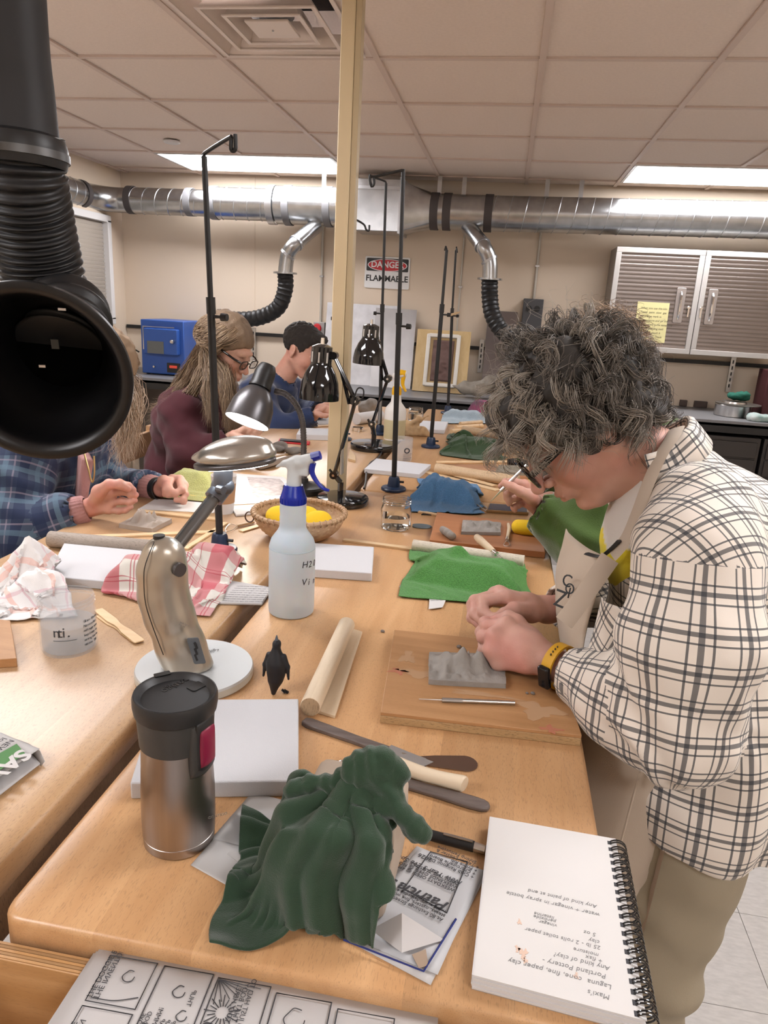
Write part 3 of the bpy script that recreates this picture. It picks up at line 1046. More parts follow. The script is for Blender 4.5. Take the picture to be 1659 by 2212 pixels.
# wall cabinets
CY1 = WY - .30
cabs = []
m_cabf = mat('cabinet_frame', (0.52, 0.50, 0.48), rough=.45, metal=.2)
m_cabd = mat('stainless_door', (0.30, 0.26, 0.24), rough=.32, metal=.9)
tl, tr, bl = PY(1333, 533, CY1), PY(1525, 541, CY1), PY(1302, 757, CY1)
cz1, cz0 = tl[2], PY(1500, 766, CY1)[2]
cw = tr[0] - tl[0]
for q in range(2):
 x0 = tl[0] + q * (cw + .004)
 x1 = x0 + cw
 t = thing('wall_cabinet', ['steel wall cabinet with ribbed door and the yellow note', 'steel wall cabinet with plain ribbed door at the picture edge'][q], 'cabinet', ((x0 + x1) / 2, (CY1 + WY) / 2, cz0), group='steel wall cabinets')
 MB().box(((x0 + x1) / 2, (CY1 + WY) / 2 + .004, (cz0 + cz1) / 2), (cw, WY - CY1 - .01, cz1 - cz0)).build('body', mat('cabinet_side', (.30, .27, .24), rough=.5, metal=.3), t, bevel=.004)
 fr = MB()
 w_ = .034
 for (xa, xb, za, zb) in ((x0, x1, cz1 - w_, cz1), (x0, x1, cz0, cz0 + w_), (x0, x0 + w_, cz0 + w_, cz1 - w_), (x1 - w_, x1, cz0 + w_, cz1 - w_)):
  fr.box(((xa + xb) / 2, CY1 - .008, (za + zb) / 2), (xb - xa, .02, zb - za))
 door = fr.build('door', m_cabf, t, bevel=.002)
 # ribbed sheet
 nz = 150
 zz = np.linspace(cz0 + w_, cz1 - w_, nz)
 yy = CY1 - .006 - .0045 * np.abs(np.sin((zz - cz0) * math.pi / .0262)) ** .6
 G = np.stack([np.stack([np.full(2, 0) + np.array([x0 + w_, x1 - w_]), np.full(2, y), np.full(2, z)], -1) for y, z in zip(yy, zz)])
 MB().grid(G).build('ribbed_panel', m_cabd, door, smooth=180)
 hx = (x1 - .115) if q == 0 else (x0 + .085)
 hz = (cz0 + cz1) / 2 - .02
 MB().prism(arcpoly(-.030, -.115, .030, .115, .01), 0, .008, R=RS, o=(hx, CY1 - .012, hz)).build('handle_plate', mat('handle_plate', (.42, .38, .36), rough=.4, metal=.7), door, bevel=.002)
 MB().tube(smoothpath([(hx, CY1 - .018, hz + .085), (hx, CY1 - .040, hz + .05), (hx, CY1 - .042, hz - .05), (hx, CY1 - .02, hz - .088)], 16), .008, 10).build('handle', m_chrome, door)
 kx = hx + (.062 if q == 0 else -.062)
 MB().lathe([(.011, 0), (.011, .012), (0, .013)], 16, (kx, CY1 - .014, hz - .01), RS).build('lock', m_chrome, door)
 MB().box((kx, CY1 - .024, hz - .045), (.010, .002, .055)).build('key', m_chrome, door)
 cabs.append(t)
nt_ = thing('paper_note', 'yellow handwritten note stuck on the ribbed cabinet door', 'note', PY(1408, 740, CY1 - .02))
a, b, c, d = PY(1378, 651, CY1 - .016), PY(1447, 655, CY1 - .016), PY(1435, 741, CY1 - .016), PY(1368, 738, CY1 - .016)
b, c = b, c
k = MB()
k.add([a, b, c, d] + [p - V(0, .0006, 0) for p in (a, b, c, d)], [(0, 1, 2, 3), (7, 6, 5, 4), (0, 4, 5, 1), (1, 5, 6, 2), (2, 6, 7, 3), (3, 7, 4, 0)])
k.build('sheet', mat('note_yellow', (.80, .74, .38), rough=.8), nt_)
xd, yd = unit(b - a), unit(a - d)
text('When you use this kiln\nPlease  paint  slow  gas  time\nput a large mark in\nTemperature and on that\nthe program is the same only\nwait for standing melt\nand do not touch it\nuntil it is cold  Thank\nyou  for  cleaning', .0185, a + xd * .024 - yd * .045 - V(0, .0012, 0), xd, yd, mat('note_ink', (.12, .11, .08), rough=.8), nt_, shear=.2, line=1.45, thick=.0002)
# ================================================================== benches
m_beech = wood('beech', (0.60, 0.355, 0.175), (0.50, 0.27, 0.12), axis=1, rough=0.33, fleck=0.18, coat=0.25)
m_beech2 = wood('beech_light', (0.61, 0.39, 0.21), (0.52, 0.31, 0.155), axis=1, rough=0.33, fleck=0.22, coat=0.25)
m_ply = wood('plywood', (0.60, 0.36, 0.17), (0.45, 0.24, 0.09), axis=0, rough=0.45, fleck=0.1)
m_legwood = wood('bench_leg_wood', (0.42, 0.24, 0.12), (0.33, 0.18, 0.08), axis=2, rough=.5)
BL, BW, BT = 1.79, 0.61, 0.044
def bench(x0, y0, label, m, BL=BL):
 t = thing('workbench', label, 'workbench', (x0 + BW / 2, y0 + BL / 2, 0), group='beech workbenches')
 n = 6
 w = BW / n
 for k in range(n):
  a, b = x0 + k * w, x0 + (k + 1) * w
  c = (k == 0, k == n - 1, k == n - 1, k == 0)
  out = np.array(arcpoly(a, y0, b, y0 + BL, .022, 6, c))
  ym = y0 + BL / 2
  L = []
  for (z, d) in ((TZ - BT, .004), (TZ - BT + .004, 0), (TZ - .006, 0), (TZ - .0018, .0018), (TZ, .006)):
   q = out.copy()
   if k == 0:
    q[:, 0] = b + (q[:, 0] - b) * (w - d) / w
   elif k == n - 1:
    q[:, 0] = a + (q[:, 0] - a) * (w - d) / w
   q[:, 1] = ym + (q[:, 1] - ym) * (1 - 2 * d / BL)
   L.append(np.c_[q, np.full(len(q), z)])
  L = np.array(L)
  nq = L.shape[1]
  mb = MB().grid(L.transpose(0, 1, 2)[:, ::-1], wrap=True)
  mb.F += [tuple(range(nq)), tuple(4 * nq + i for i in range(nq - 1, -1, -1))]
  mb.build('plank', m, t, smooth=50)
 for sx in (x0 + .06, x0 + BW - .06):
  for sy in (y0 + .16, y0 + BL - .1):
   MB().box((sx, sy, (TZ - BT) / 2), (.07, .07, TZ - BT)).build('leg', m_legwood, t, bevel=.004)
 fr = MB()
 for sx in (x0 + .05, x0 + BW - .05):
  fr.box((sx, y0 + BL / 2 + .03, TZ - BT - .06), (.02, BL - .26, .10))
 fr.build('apron_rail', m_legwood, t)
 return t
GXA = -.442
bench(GXA, .502, 'near workbench under the travel mug and the sketchbook', m_beech)
bench(GXA - .042 - BW, .36, 'near workbench under the paper towel and the plastic jar', m_beech2)
bench(GXA, 2.305, 'far workbench beyond the blue cloth and the glass jar', m_beech, 2.14)
bench(GXA - .042 - BW, 2.285, 'far workbench where the navy sweater leans', m_beech2, 2.10)
# open drawer at the near corner
dr = thing('plywood_drawer', 'open plywood drawer box under the comics page', 'drawer', (-.33, .33, .55))
# seen from above: its back edge runs parallel to the bench front
dx0, dx1, dy0, dy1, dz1 = -.478, .02, -.10, .498, .924
for (nm, c, s) in (('back_panel', ((dx0 + dx1) / 2, dy1 - .009, dz1 - .09), (dx1 - dx0, .018, .18)), ('side_panel', (dx0 + .009, (dy0 + dy1) / 2 - .01, dz1 - .09), (.018, dy1 - dy0 - .02, .18)),
      ('side_panel', (dx1 - .009, (dy0 + dy1) / 2 - .01, dz1 - .09), (.018, dy1 - dy0 - .02, .18)), ('bottom_panel', ((dx0 + dx1) / 2, (dy0 + dy1) / 2, dz1 - .175), (dx1 - dx0 - .04, dy1 - dy0 - .04, .008)), ('front_panel', ((dx0 + dx1) / 2, dy0 + .01, dz1 - .09), (dx1 - dx0, .018, .18))):
 MB().box(c, s).build(nm, m_ply, dr, bevel=.001)
for k in range(5):
 MB().box(((dx0 + dx1) / 2, dy1 - .0022 - .0034 * k, dz1 + .0006), (dx1 - dx0, .0026, .0016)).build('ply_layer', [m_ply, mat('ply_dark', (.38, .22, .10), rough=.6)][k % 2], dr)
for sx in (dx0 + .03, dx1 - .03):
 MB().box((sx, dy1 - .06, (dz1 - .18) / 2), (.04, .04, dz1 - .18)).build('support_leg', m_legwood, dr)
# ================================================================== counters along the back wall
m_counter = mat('grey_laminate', (0.20, 0.20, 0.21), rough=.35)
m_dark = mat('dark_drawer_steel', (0.055, 0.050, 0.048), rough=.4, metal=.4)
KY, KZ = 4.93, .955
ct = thing('counter', 'long grey laminate counter along the back wall', 'counter', (0, (KY + ROOM_Y1) / 2, 0))
MB().box(((ROOM_X0 + ROOM_X1) / 2, (KY + ROOM_Y1) / 2, KZ - .02), (ROOM_X1 - ROOM_X0 - .01, ROOM_Y1 - KY - .004, .04)).build('worktop', m_counter, ct, bevel=.004)
MB().box(((ROOM_X0 + ROOM_X1) / 2, KY + .012, KZ - .05), (ROOM_X1 - ROOM_X0 - .01, .02, .06)).build('edge_strip', m_black, ct)
for x in (-2.2, -1.2, -.2):
 MB().box((x, KY + .1, (KZ - .04) / 2), (.05, .05, KZ - .04)).build('leg', m_dark, ct)
MB().box((-.9, ROOM_Y1 - .03, .45), (4.2, .02, .88)).build('undercounter_shade', mat('shadow_board', (.16, .13, .11), rough=.7), ct)  # dark panel added to stand in for the shadow below the worktop
for q, x0 in enumerate((.98, 1.72)):
 t = thing('flat_file_cabinet', ['dark steel flat drawer cabinet under the counter beside the checked shirt', 'dark steel flat drawer cabinet under the counter at the picture edge'][q], 'drawer cabinet', (x0 + .36, KY + .3, 0), group='flat file cabinets')
 MB().box((x0 + .36, KY + .33, .425), (.72, .60, .85)).build('body', m_dark, t, bevel=.004)
 for k in range(7):
  z = .80 - k * .115
  d = MB().box((x0 + .36, KY + .024, z - .03), (.68, .014, .104)).build('drawer', m_dark, t, bevel=.003)
  MB().prism(arcpoly(-.075, -.011, .075, .011, .008), 0, .003, R=RS, o=(x0 + .36, KY + .0165, z - .015)).build('handle_slot', m_black, d)
# things on the counter
a, b = PY(700, 658, ROOM_Y1 - .1), PY(897, 850, ROOM_Y1 - .1)
def sheetmetal(x0, x1, zt, m, label, ty=.0, tilt=.10):
 y0, y1 = ROOM_Y1 - .05 - tilt - ty, ROOM_Y1 - .03 - ty
 v = [(x0, y0, KZ), (x1, y0, KZ), (x1, y1, zt), (x0, y1, zt)]
 v += [(p[0], p[1] + .003, p[2]) for p in v]
 MB().add(v, [(0, 1, 2, 3), (7, 6, 5, 4), (0, 4, 5, 1), (2, 6, 7, 3), (1, 5, 6, 2), (0, 3, 7, 4)]).build('metal_sheet', m, label=label, cat='metal sheet', group='metal sheets on the counter')
x0 = PY(700, 700, 5.5)[0]
xm = PY(808, 700, 5.5)[0]
x1 = PY(897, 700, 5.5)[0]
zt = PY(800, 664, 5.5)[2]
sheetmetal(x0, xm + .16, zt + .02, mat('aluminium_sheet', (.56, .56, .58), rough=.45, metal=.5, var=.12, vscale=12), 'pale scuffed aluminium sheet leaning on the wall behind the service pole')
sheetmetal(xm, x1, zt, mat('zinc_sheet', (.34, .33, .33), rough=.35, metal=.8, var=.1, vscale=6), 'darker grey zinc sheet leaning on the wall left of the wooden relief board', ty=.035)
xa, xb = PY(1048, 740, 5.5)[0], PY(1112, 740, 5.5)[0] - .25
sheetmetal(xa, xb + .25, PY(1080, 672, 5.5)[2], mat('bronze_sheet', (.16, .13, .12), rough=.4, metal=.5), 'dark brown metal sheet leaning on the wall behind the curved hose')
# wooden relief board
rb = thing('relief_board', 'wooden board with framed brown clay relief leaning on the counter', 'relief panel', PY(955, 845, 5.35))
A = [PY(890, 838, 5.30), PY(1000, 846, 5.30), PY(1018, 716, 5.44), PY(897, 712, 5.44)]
A = [V(*q) for q in A]
A[0][2] = A[1][2] = KZ
ux, uy = unit(A[1] - A[0]), unit((A[3] + A[2]) / 2 - (A[0] + A[1]) / 2)
un = np.cross(ux, uy)
bw, bh = np.linalg.norm(A[1] - A[0]) + .02, np.linalg.norm(A[3] - A[0])
RB = np.array([ux, uy, un]).T
o0 = A[0] + V(0, 0, .006)
MB().box(o0 + ux * bw / 2 + uy * bh / 2 - un * .008, (bw, bh, .016), R=RB).build('board', wood('pale_ply', (.62, .46, .24), (.54, .38, .18), axis=2, fleck=.1), rb)
m_plas = mat('white_plaster', (.72, .69, .63), rough=.9, bump=.6, bscale=60)
f0, f1, g0, g1 = .09, bw - .085, .05, bh - .045
for sv in (g0, g1):
 MB().box(o0 + ux * (f0 + f1) / 2 + uy * sv + un * .012, (f1 - f0, .028, .024), R=RB).build('frame_bar', m_plas, rb, bevel=.006)
for c in (f0, f1):
 MB().box(o0 + ux * c + uy * (g0 + g1) / 2 + un * .012, (.028, g1 - g0 + .02, .024), R=RB).build('frame_bar', m_plas, rb, bevel=.006)
u, w = np.meshgrid(np.linspace(f0 + .035, f1 - .03, 40), np.linspace(g0 + .03, g1 - .03, 50), indexing='ij')
hh = .012 + .010 * np.clip(fbm(np.stack([u, w, u * 0], -1), 16, 3, 5), -1, 1) + .014 * np.exp(-((u - (f0 + f1) / 2) ** 2 / .004 + (w - bh * .45) ** 2 / .008))
edge = (np.arange(40)[:, None] % 39 == 0) | (np.arange(50)[None, :] % 49 == 0)
hh[edge] = 0
MB().grid((o0 + u[..., None] * ux + w[..., None] * uy + hh[..., None] * un).transpose(1, 0, 2)[:, :]).build('clay_relief', mat('brown_clay', (.13, .075, .065), rough=.7), rb, smooth=180)
# driftwood-like clay form on the counter, wood scrap
s = SDF(V(-.65, 4.9, .93), V(.25, 5.5, 1.25), .012)
pp = [PY(x, y, 5.15) for x, y in ((975, 832), (1000, 838), (1030, 840), (1060, 830), (1100, 825))]
s.chain(pp, [.006, .035, .045, .05, .04], .03)
s.plane_cut((0, 0, KZ + .001), (0, 0, -1))
v, fcs = s.mesh()
v = v + vnormals(v, fcs) * (fbm(v, 18, 3, 3) * .012)[:, None]
v[:, 2] = np.maximum(v[:, 2], KZ)
MB().add(v, fcs).build('clay_form', mat('grey_stoneware', (.30, .27, .23), rough=.8, var=.2, vscale=20), smooth=180, label='long grey horn-like clay form lying on the counter under the relief board', cat='clay form')
a, b = PY(1545, 868, 5.2), PY(1622, 872, 5.2)
tin = thing('round_tin', 'round metal tin on the back counter with a green cloth on it', 'tin', (PY(1583, 880, 5.25)[0], 5.22, KZ))
rr = (PY(1622, 870, 5.22)[0] - PY(1545, 870, 5.22)[0]) / 2
tc = V(PY(1583, 880, 5.22)[0], 5.22, KZ)
MB().lathe([(rr * .97, 0), (rr, .004), (rr, .07), (rr * 1.02, .074), (rr * 1.0, .08), (rr * .72, .088), (rr * .7, .10), (0, .102)], 40, tc).build('body', m_steel, tin)
MB().lathe([(rr * 1.26, .082), (rr * 1.27, .086), (rr * 1.0, .09), (rr * .9, .086)], 30, tc + V(.03, 0, 0)).build('lid', mat('tin_lid', (.3, .27, .24), rough=.4, metal=.9), tin)
s = SDF(tc + V(-.12, -.12, .08), tc + V(.12, .12, .22), .008)
for k in range(9):
 an = k * 2.4
 s.ell(tc + V(.04 * math.cos(an) + .02, .03 * math.sin(an), .125 + .012 * (k % 3)), V(.035, .03, .02), k=.01)
v, fcs = s.mesh()
v = v + vnormals(v, fcs) * (fbm(v, 60, 2, 9) * .006)[:, None]
MB().add(v, fcs).build('crumpled_cloth', mat('teal_cloth', (.02, .13, .09), rough=.9), smooth=180, label='crumpled dark green cloth on the lid of the round tin', cat='cloth')
c = PY(1655, 880, 5.3)
MB().box((c[0] + .06, 5.3, KZ + .16), (.24, .2, .32)).build('carton', mat('maroon_card', (.07, .015, .018), rough=.6), bevel=.004, label='dark maroon carton on the back counter at the picture edge', cat='carton')
c = PY(1650, 892, 5.03)
s = SDF(V(c[0] - .13, 4.93, KZ - .02), V(c[0] + .22, 5.15, KZ + .1), .008)
s.box((c[0] + .04, 5.04, KZ + .02), (.12, .06, .02), rnd=.015)
s.ell((c[0] - .05, 5.03, KZ + .02), (.05, .06, .03), k=.02)
v, fcs = s.mesh()
v = v + vnormals(v, fcs) * (fbm(v, 40, 2, 4) * .006)[:, None]
v[:, 2] = np.maximum(v[:, 2], KZ + .001)
MB().add(v, fcs).build('folded_towel', mat('white_teal_cloth', (.62, .64, .62), rough=.9, col2=(.05, .25, .22), vscale=12), smooth=180, label='white and teal folded towel at the front edge of the back counter', cat='towel')
for q, (x, y, w_) in enumerate(((1478, 867, .05), (1515, 872, .09))):
 c = PY(x, y, 5.58)
 MB().box((c[0], 5.6, KZ + .024), (w_, .03, .046)).build('wall_outlet', mat('brown_plate', (.10, .07, .06), rough=.5), bevel=.003, label=['small square brown socket plate at the back of the counter', 'wide brown socket plate at the back of the counter beside the tin'][q], cat='socket')
# blue kiln
kn = thing('kiln', 'small blue electric kiln on the counter by the corner', 'kiln', (0, 0, 0))
KYk = 5.14
k0, k1 = PY(302, 700, KYk), PY(395, 702, KYk)
kx0, kx1, kz1 = k0[0], k1[0], PY(350, 692, KYk)[2]
kn.location = ((kx0 + kx1) / 2, KYk + .2, KZ)
WM[kn.name] = Matrix.Translation(kn.location)
m_blue = mat('kiln_blue', (0.030, 0.095, 0.36), rough=.4)
kh = kz1 - KZ
MB().box(((kx0 + kx1) / 2, KYk + .21, KZ + kh / 2 + .004), (kx1 - kx0, .40, kh - .008)).build('body', m_blue, kn, bevel=.006)
dz0 = KZ + kh * .34
do = MB().prism(arcpoly(kx0 + .045, dz0 + .02, kx1 - .03, kz1 - .06, .01), 0, .05, R=RS, o=(0, KYk + .01, 0)).build('door', m_blue, kn, bevel=.006)
MB().tube([(kx0 + .035, KYk - .02, dz0 + .05), (kx0 + .035, KYk - .02, kz1 - .05), (kx1 - .06, KYk - .02, kz1 - .05)], .006, 8).build('edge_trim', m_steel, do)
MB().box((kx0 + .14, KYk - .042, dz0 + .07), (.13, .006, .09)).build('rating_plate', mat('plate_grey', (.12, .13, .13), rough=.3), do)
MB().lathe([(.014, 0), (.014, .03), (.01, .034), (0, .034)], 14, (kx1 - .06, KYk - .04, dz0 + .12), RS).build('latch', m_steel, do)
MB().box((kx1 - .085, KYk + .006, KZ + kh * .15), (.10, .012, .07)).build('controller', m_black, kn)
MB().box((kx1 - .085, KYk - .001, KZ + kh * .17), (.06, .003, .02)).build('display', mat('red_display', (.2, .02, .02), rough=.3, emit=(1, .1, .05), estr=.4), kn)
MB().lathe([(.008, 0), (.008, .012), (0, .012)], 12, (kx0 + .10, KYk + .008, KZ + kh * .15), RS).build('switch', m_steel, kn)
for dx in (.03, -.03):
 MB().lathe([(.014, 0), (.016, .008)], 10, ((kx0 if dx > 0 else kx1) + dx, KYk + .05, KZ)).build('foot', m_black, kn)
pth = smoothpath([PY(300, 760, 5.3), PY(270, 745, 5.35), PY(256, 755, 5.35), PY(252, 790, 5.3), (PY(262, 805, 5.2)[0], 5.2, KZ + .03)], 30)
MB().tube(pth, .006, 6).build('power_cable', m_black, label='black cable looping beside the blue kiln', cat='cable')
c = PY(238, 738, 5.2)
s = SDF(c - .12, c + .12, .01)
s.box(c, (.05, .05, .03), rnd=.01).ell(c + V(.03, 0, -.01), (.04, .04, .03), k=.02)
v, fcs = s.mesh()
MB().add(v, fcs).build('kiln_glove_box', m_black, smooth=180, label='small black box on the wall shelf beside the kiln', cat='box')
# ================================================================== helpers for things lying on the benches
def topquad(px, z):
 return np.array([P(x, y, z) for x, y in px])
def slab(name, label, cat, px, t, m, z=TZ, bevel=.001, group=None, parent=None):
 """flat slab whose visible top corners are given in pixels"""
 q = topquad(px, z + t)
 return MB().prism(q[:, :2], z + .0002, z + t).build(name, m, parent, bevel=bevel, label=label, cat=cat, group=group)
def stick(name, label, cat, a, b, w, t, m, z=TZ, group=None, rnd=False, parent=None):
 A, B = P(*a, z + t), P(*b, z + t)
 d = unit((B - A)[:2])
 n = V(-d[1], d[0]) * w / 2
 if rnd:
  pts = []
  for (c, s0) in ((A, 1), (B, -1)):
   a0 = math.atan2(n[1], n[0]) if s0 > 0 else math.atan2(-n[1], -n[0])
   for k in np.linspace(0, math.pi, 9):
    pts.append(c[:2] + w / 2 * V(math.cos(a0 + k), math.sin(a0 + k)))
 else:
  pts = [A[:2] + n, A[:2] - n, B[:2] - n, B[:2] + n]
 return MB().prism(pts, z + .0002, z + t).build(name, m, parent, bevel=.0006, label=label, cat=cat, group=group)
def rod(name, label, cat, a, b, r, m, z=TZ, group=None, parent=None, r2=None, n=24):
 r2 = r if r2 is None else r2
 A, B = P(*a, z + r), P(*b, z + r2)
 return MB().cyl(A, B, r, r2, n).build(name, m, parent, bevel=.0008, label=label, cat=cat, group=group)
m_foam = mat('white_foam', (0.62, 0.62, 0.64), rough=.9, bump=.3, bscale=900, sss=.0)
m_pine = wood('pine_strip', (.74, .55, .33), (.66, .45, .25), axis=0, rough=.55, fleck=.05, scale=2)
m_piney = wood('pine_round', (.74, .60, .42), (.66, .50, .33), axis=1, rough=.5, fleck=.05, scale=2)
m_boardw = wood('board_ply', (.50, .27, .12), (.40, .20, .08), axis=0, rough=.5, fleck=.08, scale=1.3)
m_boardp = wood('board_edge', (.56, .38, .19), (.42, .26, .12), axis=0, rough=.6)
m_clay = mat('grey_clay', (.30, .275, .25), rough=.75, var=.1, vscale=40, bump=.3, bscale=200)
m_dkwood = wood('dark_tool_wood', (.17, .135, .12), (.10, .075, .065), axis=0, rough=.5, fleck=.05, scale=4)
m_paper = mat('white_paper', (.63, .61, .60), rough=.85)
m_news = mat('newsprint', (.52, .50, .49), rough=.9)
m_ink = mat('newspaper_ink', (.05, .05, .055), rough=.8)
m_navyst = mat('navy_plastic', (.015, .03, .07), rough=.35)
# ------------------------------------------------------------------ foam blocks
FG = 'white foam blocks'
slab('foam_block', 'large white foam block behind the travel mug', 'foam block', [(337, 1511), (645, 1509), (645, 1686), (281, 1691)], .024, m_foam, bevel=.002, group=FG)
slab('foam_block', 'white foam block directly behind the blue-topped spray bottle', 'foam block', [(636, 1170), (808, 1181), (804, 1238), (630, 1226)], .021, m_foam, bevel=.002, group=FG)
slab('foam_block', 'white foam block between the paper towel and the red checked towel', 'foam block', [(138, 1173), (306, 1189), (300, 1262), (100, 1244)], .020, m_foam, bevel=.002, group=FG)
slab('foam_block', 'thin white foam slab at the foot of the front hook stand on the far bench', 'foam block', [(813, 990), (931, 1003), (906, 1024), (787, 1012)], .018, m_foam, bevel=.002, group=FG)
slab('foam_block', 'white foam block left of the service pole near the gooseneck lamp', 'foam block', [(648, 924), (722, 926), (722, 940), (640, 938)], .026, m_foam, bevel=.002, group=FG)
slab('foam_block', 'small white foam block under the gnarled driftwood', 'foam block', [(884, 907), (968, 911), (960, 929), (880, 925)], .020, m_foam, bevel=.002, group=FG)
# ------------------------------------------------------------------ working board with the big relief
BZ = TZ + .019
wb = thing('work_board', 'square plywood modelling board under the hands with the big clay relief', 'board', P(1030, 1480))
A_, B_, C_ = P(852, 1360, BZ), P(822, 1538, BZ), P(1257, 1588, BZ)
D_ = A_ + C_ - B_
MB().prism([q[:2] for q in (A_, B_, C_, D_)], BZ - .006, BZ).build('face_veneer', m_boardw, wb, bevel=.001)
MB().prism([q[:2] for q in (A_, B_, C_, D_)], TZ + .0002, BZ - .006).build('core', m_boardp, wb, bevel=.001)
m_smear = mat('clay_smear', (.455, .275, .15), rough=.9)
for q, (x, y, rx, ry) in enumerate(((905, 1455, .03, .012), (1165, 1535, .03, .022), (1040, 1500, .05, .006), (880, 1420, .012, .02))):
 c = P(x, y, BZ)
 th = np.linspace(0, 2 * math.pi, 29)[:-1]
 rad = 1 + .35 * np.sin(3 * th + q) + .2 * np.sin(7 * th + 2 * q)
 MB().prism(np.c_[c[0] + rx * rad * np.cos(th), c[1] + ry * rad * np.sin(th)], BZ, BZ + .0003).build('clay_smear', m_smear, wb)
m_redst = mat('red_stain', (.45, .17, .10), rough=.8)
for q, (x, y) in enumerate(((860, 1450), (1190, 1575))):
 c = P(x, y, BZ)
 th = np.linspace(0, 2 * math.pi, 25)[:-1]
 rad = .008 * (1 + .5 * np.sin(4 * th + q) + .3 * np.sin(9 * th))
 MB().prism(np.c_[c[0] + 1.6 * rad * np.cos(th), c[1] + rad * np.sin(th)], BZ, BZ + .0003).build('red_stain', m_redst, wb)
def relief(name, label, px, z, t, nu, nv, hf, m=None, group=None):
 """clay tile with a modelled top: hf(u, v) gives extra height"""
 q = topquad(px, z + t)
 u = np.linspace(0, 1, nu)[:, None, None]
 w = np.linspace(0, 1, nv)[None, :, None]
 G = (1 - u) * (1 - w) * q[0] + u * (1 - w) * q[1] + u * w * q[2] + (1 - u) * w * q[3]
 uu, ww = np.broadcast_arrays(u[..., 0], w[..., 0])
 wob = fbm(np.stack([uu * 3, ww * 3, uu * 0], -1), 2, 2, 3)
 e = np.minimum(np.minimum(uu, 1 - uu) * nu, np.minimum(ww, 1 - ww) * nv)
 G[..., 2] = z + t + hf(uu, ww) * np.clip(e / 2.5, 0, 1)
 skirt = (e < .5)
 mb = MB()
 G[..., 0] += np.where(skirt, .0012 * wob, 0)
 G[..., 1] += np.where(skirt, .0012 * wob, 0)
 mb.grid(G[::-1] if np.cross(q[1] - q[0], q[3] - q[0])[2] < 0 else G)
 # side skirt
 ring = [(i, 0) for i in range(nu)] + [(nu - 1, j) for j in range(1, nv)] + [(i, nv - 1) for i in range(nu - 2, -1, -1)] + [(0, j) for j in range(nv - 2, 0, -1)]
 top_ = np.array([G[i, j] for i, j in ring])
 cen = top_.mean(0)
 bot = top_.copy()
 bot[:, :2] = cen[:2] + (bot[:, :2] - cen[:2]) * 1.012
 bot[:, 2] = z + .0003
 S2 = np.stack([bot, top_])
 mb.grid(S2, wrap=True)
 return mb.build(name, m or m_clay, label=label, cat='clay relief', smooth=180, group=group)
def gauss(u, w, cu, cw, su, sw, an=0.0):
 c, s = math.cos(an), math.sin(an)
 a, b = (u - cu) * c + (w - cw) * s, -(u - cu) * s + (w - cw) * c
 return np.exp(-(a / su) ** 2 - (b / sw) ** 2)
def fig1(u, w):
 h = .014 * gauss(u, w, .42, .50, .22, .15, .15) + .010 * gauss(u, w, .70, .52, .22, .11, -.2) + .010 * gauss(u, w, .22, .38, .05, .16, -.7)
 h += .012 * gauss(u, w, .50, .30, .025, .06) + .012 * gauss(u, w, .62, .26, .03, .06) + .008 * gauss(u, w, .9, .8, .12, .2)
 h += .006 * np.sin(26 * u - 6 * w) * gauss(u, w, .45, .52, .25, .18) - .007 * gauss(u, w, .83, .6, .035, .2) - .006 * gauss(u, w, .5, .38, .2, .03)
 return h + .002 * fbm(np.stack([u * 9, w * 6, u * 0], -1), 1.3, 3, 2)
relief('clay_relief', 'big grey clay relief of a reclining figure on the board under the hands', [(928, 1408), (1092, 1412), (1092, 1477), (926, 1468)], BZ, .009, 70, 40, lambda u, w: 1.7 * fig1(u, w) * np.clip((.86 - u) / .15, .1, 1), group='clay reliefs')
m_crumb = mat('clay_crumb', (.20, .17, .15), rough=.9)
def crumb(x, y, r, label, z=TZ, m=None):
 c = P(x, y, z)
 s = SDF(c - r * 2, c + r * 2, r / 4)
 s.ell(c + V(0, 0, r * .7), (r, r * .8, r * .7), k=.001).ell(c + V(r * .6, 0, r * .5), (r * .6, r * .6, r * .5), k=r * .3)
 v, f = s.mesh()
 v[:, 2] = np.maximum(v[:, 2], z)
 MB().add(v, f).build('clay_crumb', m or m_crumb, label=label, cat='clay crumb', smooth=180, group='clay crumbs')
crumb(991, 1400, .0045, 'round clay pellet lying just behind the big relief', BZ)
crumb(826, 1366, .004, 'dark clay crumb on the bench behind the plywood board')
crumb(1150, 1500, .0035, 'sharp dark clay crumb on the board below the watch', BZ)
crumb(1138, 1499, .0025, 'tiny clay crumb on the board beside the sharp crumb', BZ)
crumb(1100, 1522, .0025, 'pale clay crumb on the board beyond the needle tool', BZ)
crumb(1205, 1602, .005, 'flat grey clay chip on the bench beside the board edge')
crumb(772, 1632, .004, 'grey clay blob on the bench above the green bundle')
crumb(1052, 1587, .0025, 'small wood chip in front of the plywood board', TZ, m_boardw)
crumb(648, 1088, .003, 'tiny crumb beside the lamp base', TZ)
# needle tool
nd = thing('needle_tool', 'silver needle tool lying on the board in front of the relief', 'needle tool', P(1010, 1514, BZ))
a, b, c = P(868 + 70, 1512, BZ + .0035), P(1112, 1518, BZ + .0035), P(905, 1510, BZ + .003)
a = P(955, 1512, BZ + .0035)
MB().cyl(a, b, .0032, n=14).build('handle', m_steel, nd)
MB().cyl(a, a + (b - a) * .28, .0036, n=10).build('knurled_grip', m_galv2, nd, smooth=0)
MB().cyl(c, a, .0006, .0009, n=6).build('needle', m_steel, nd)
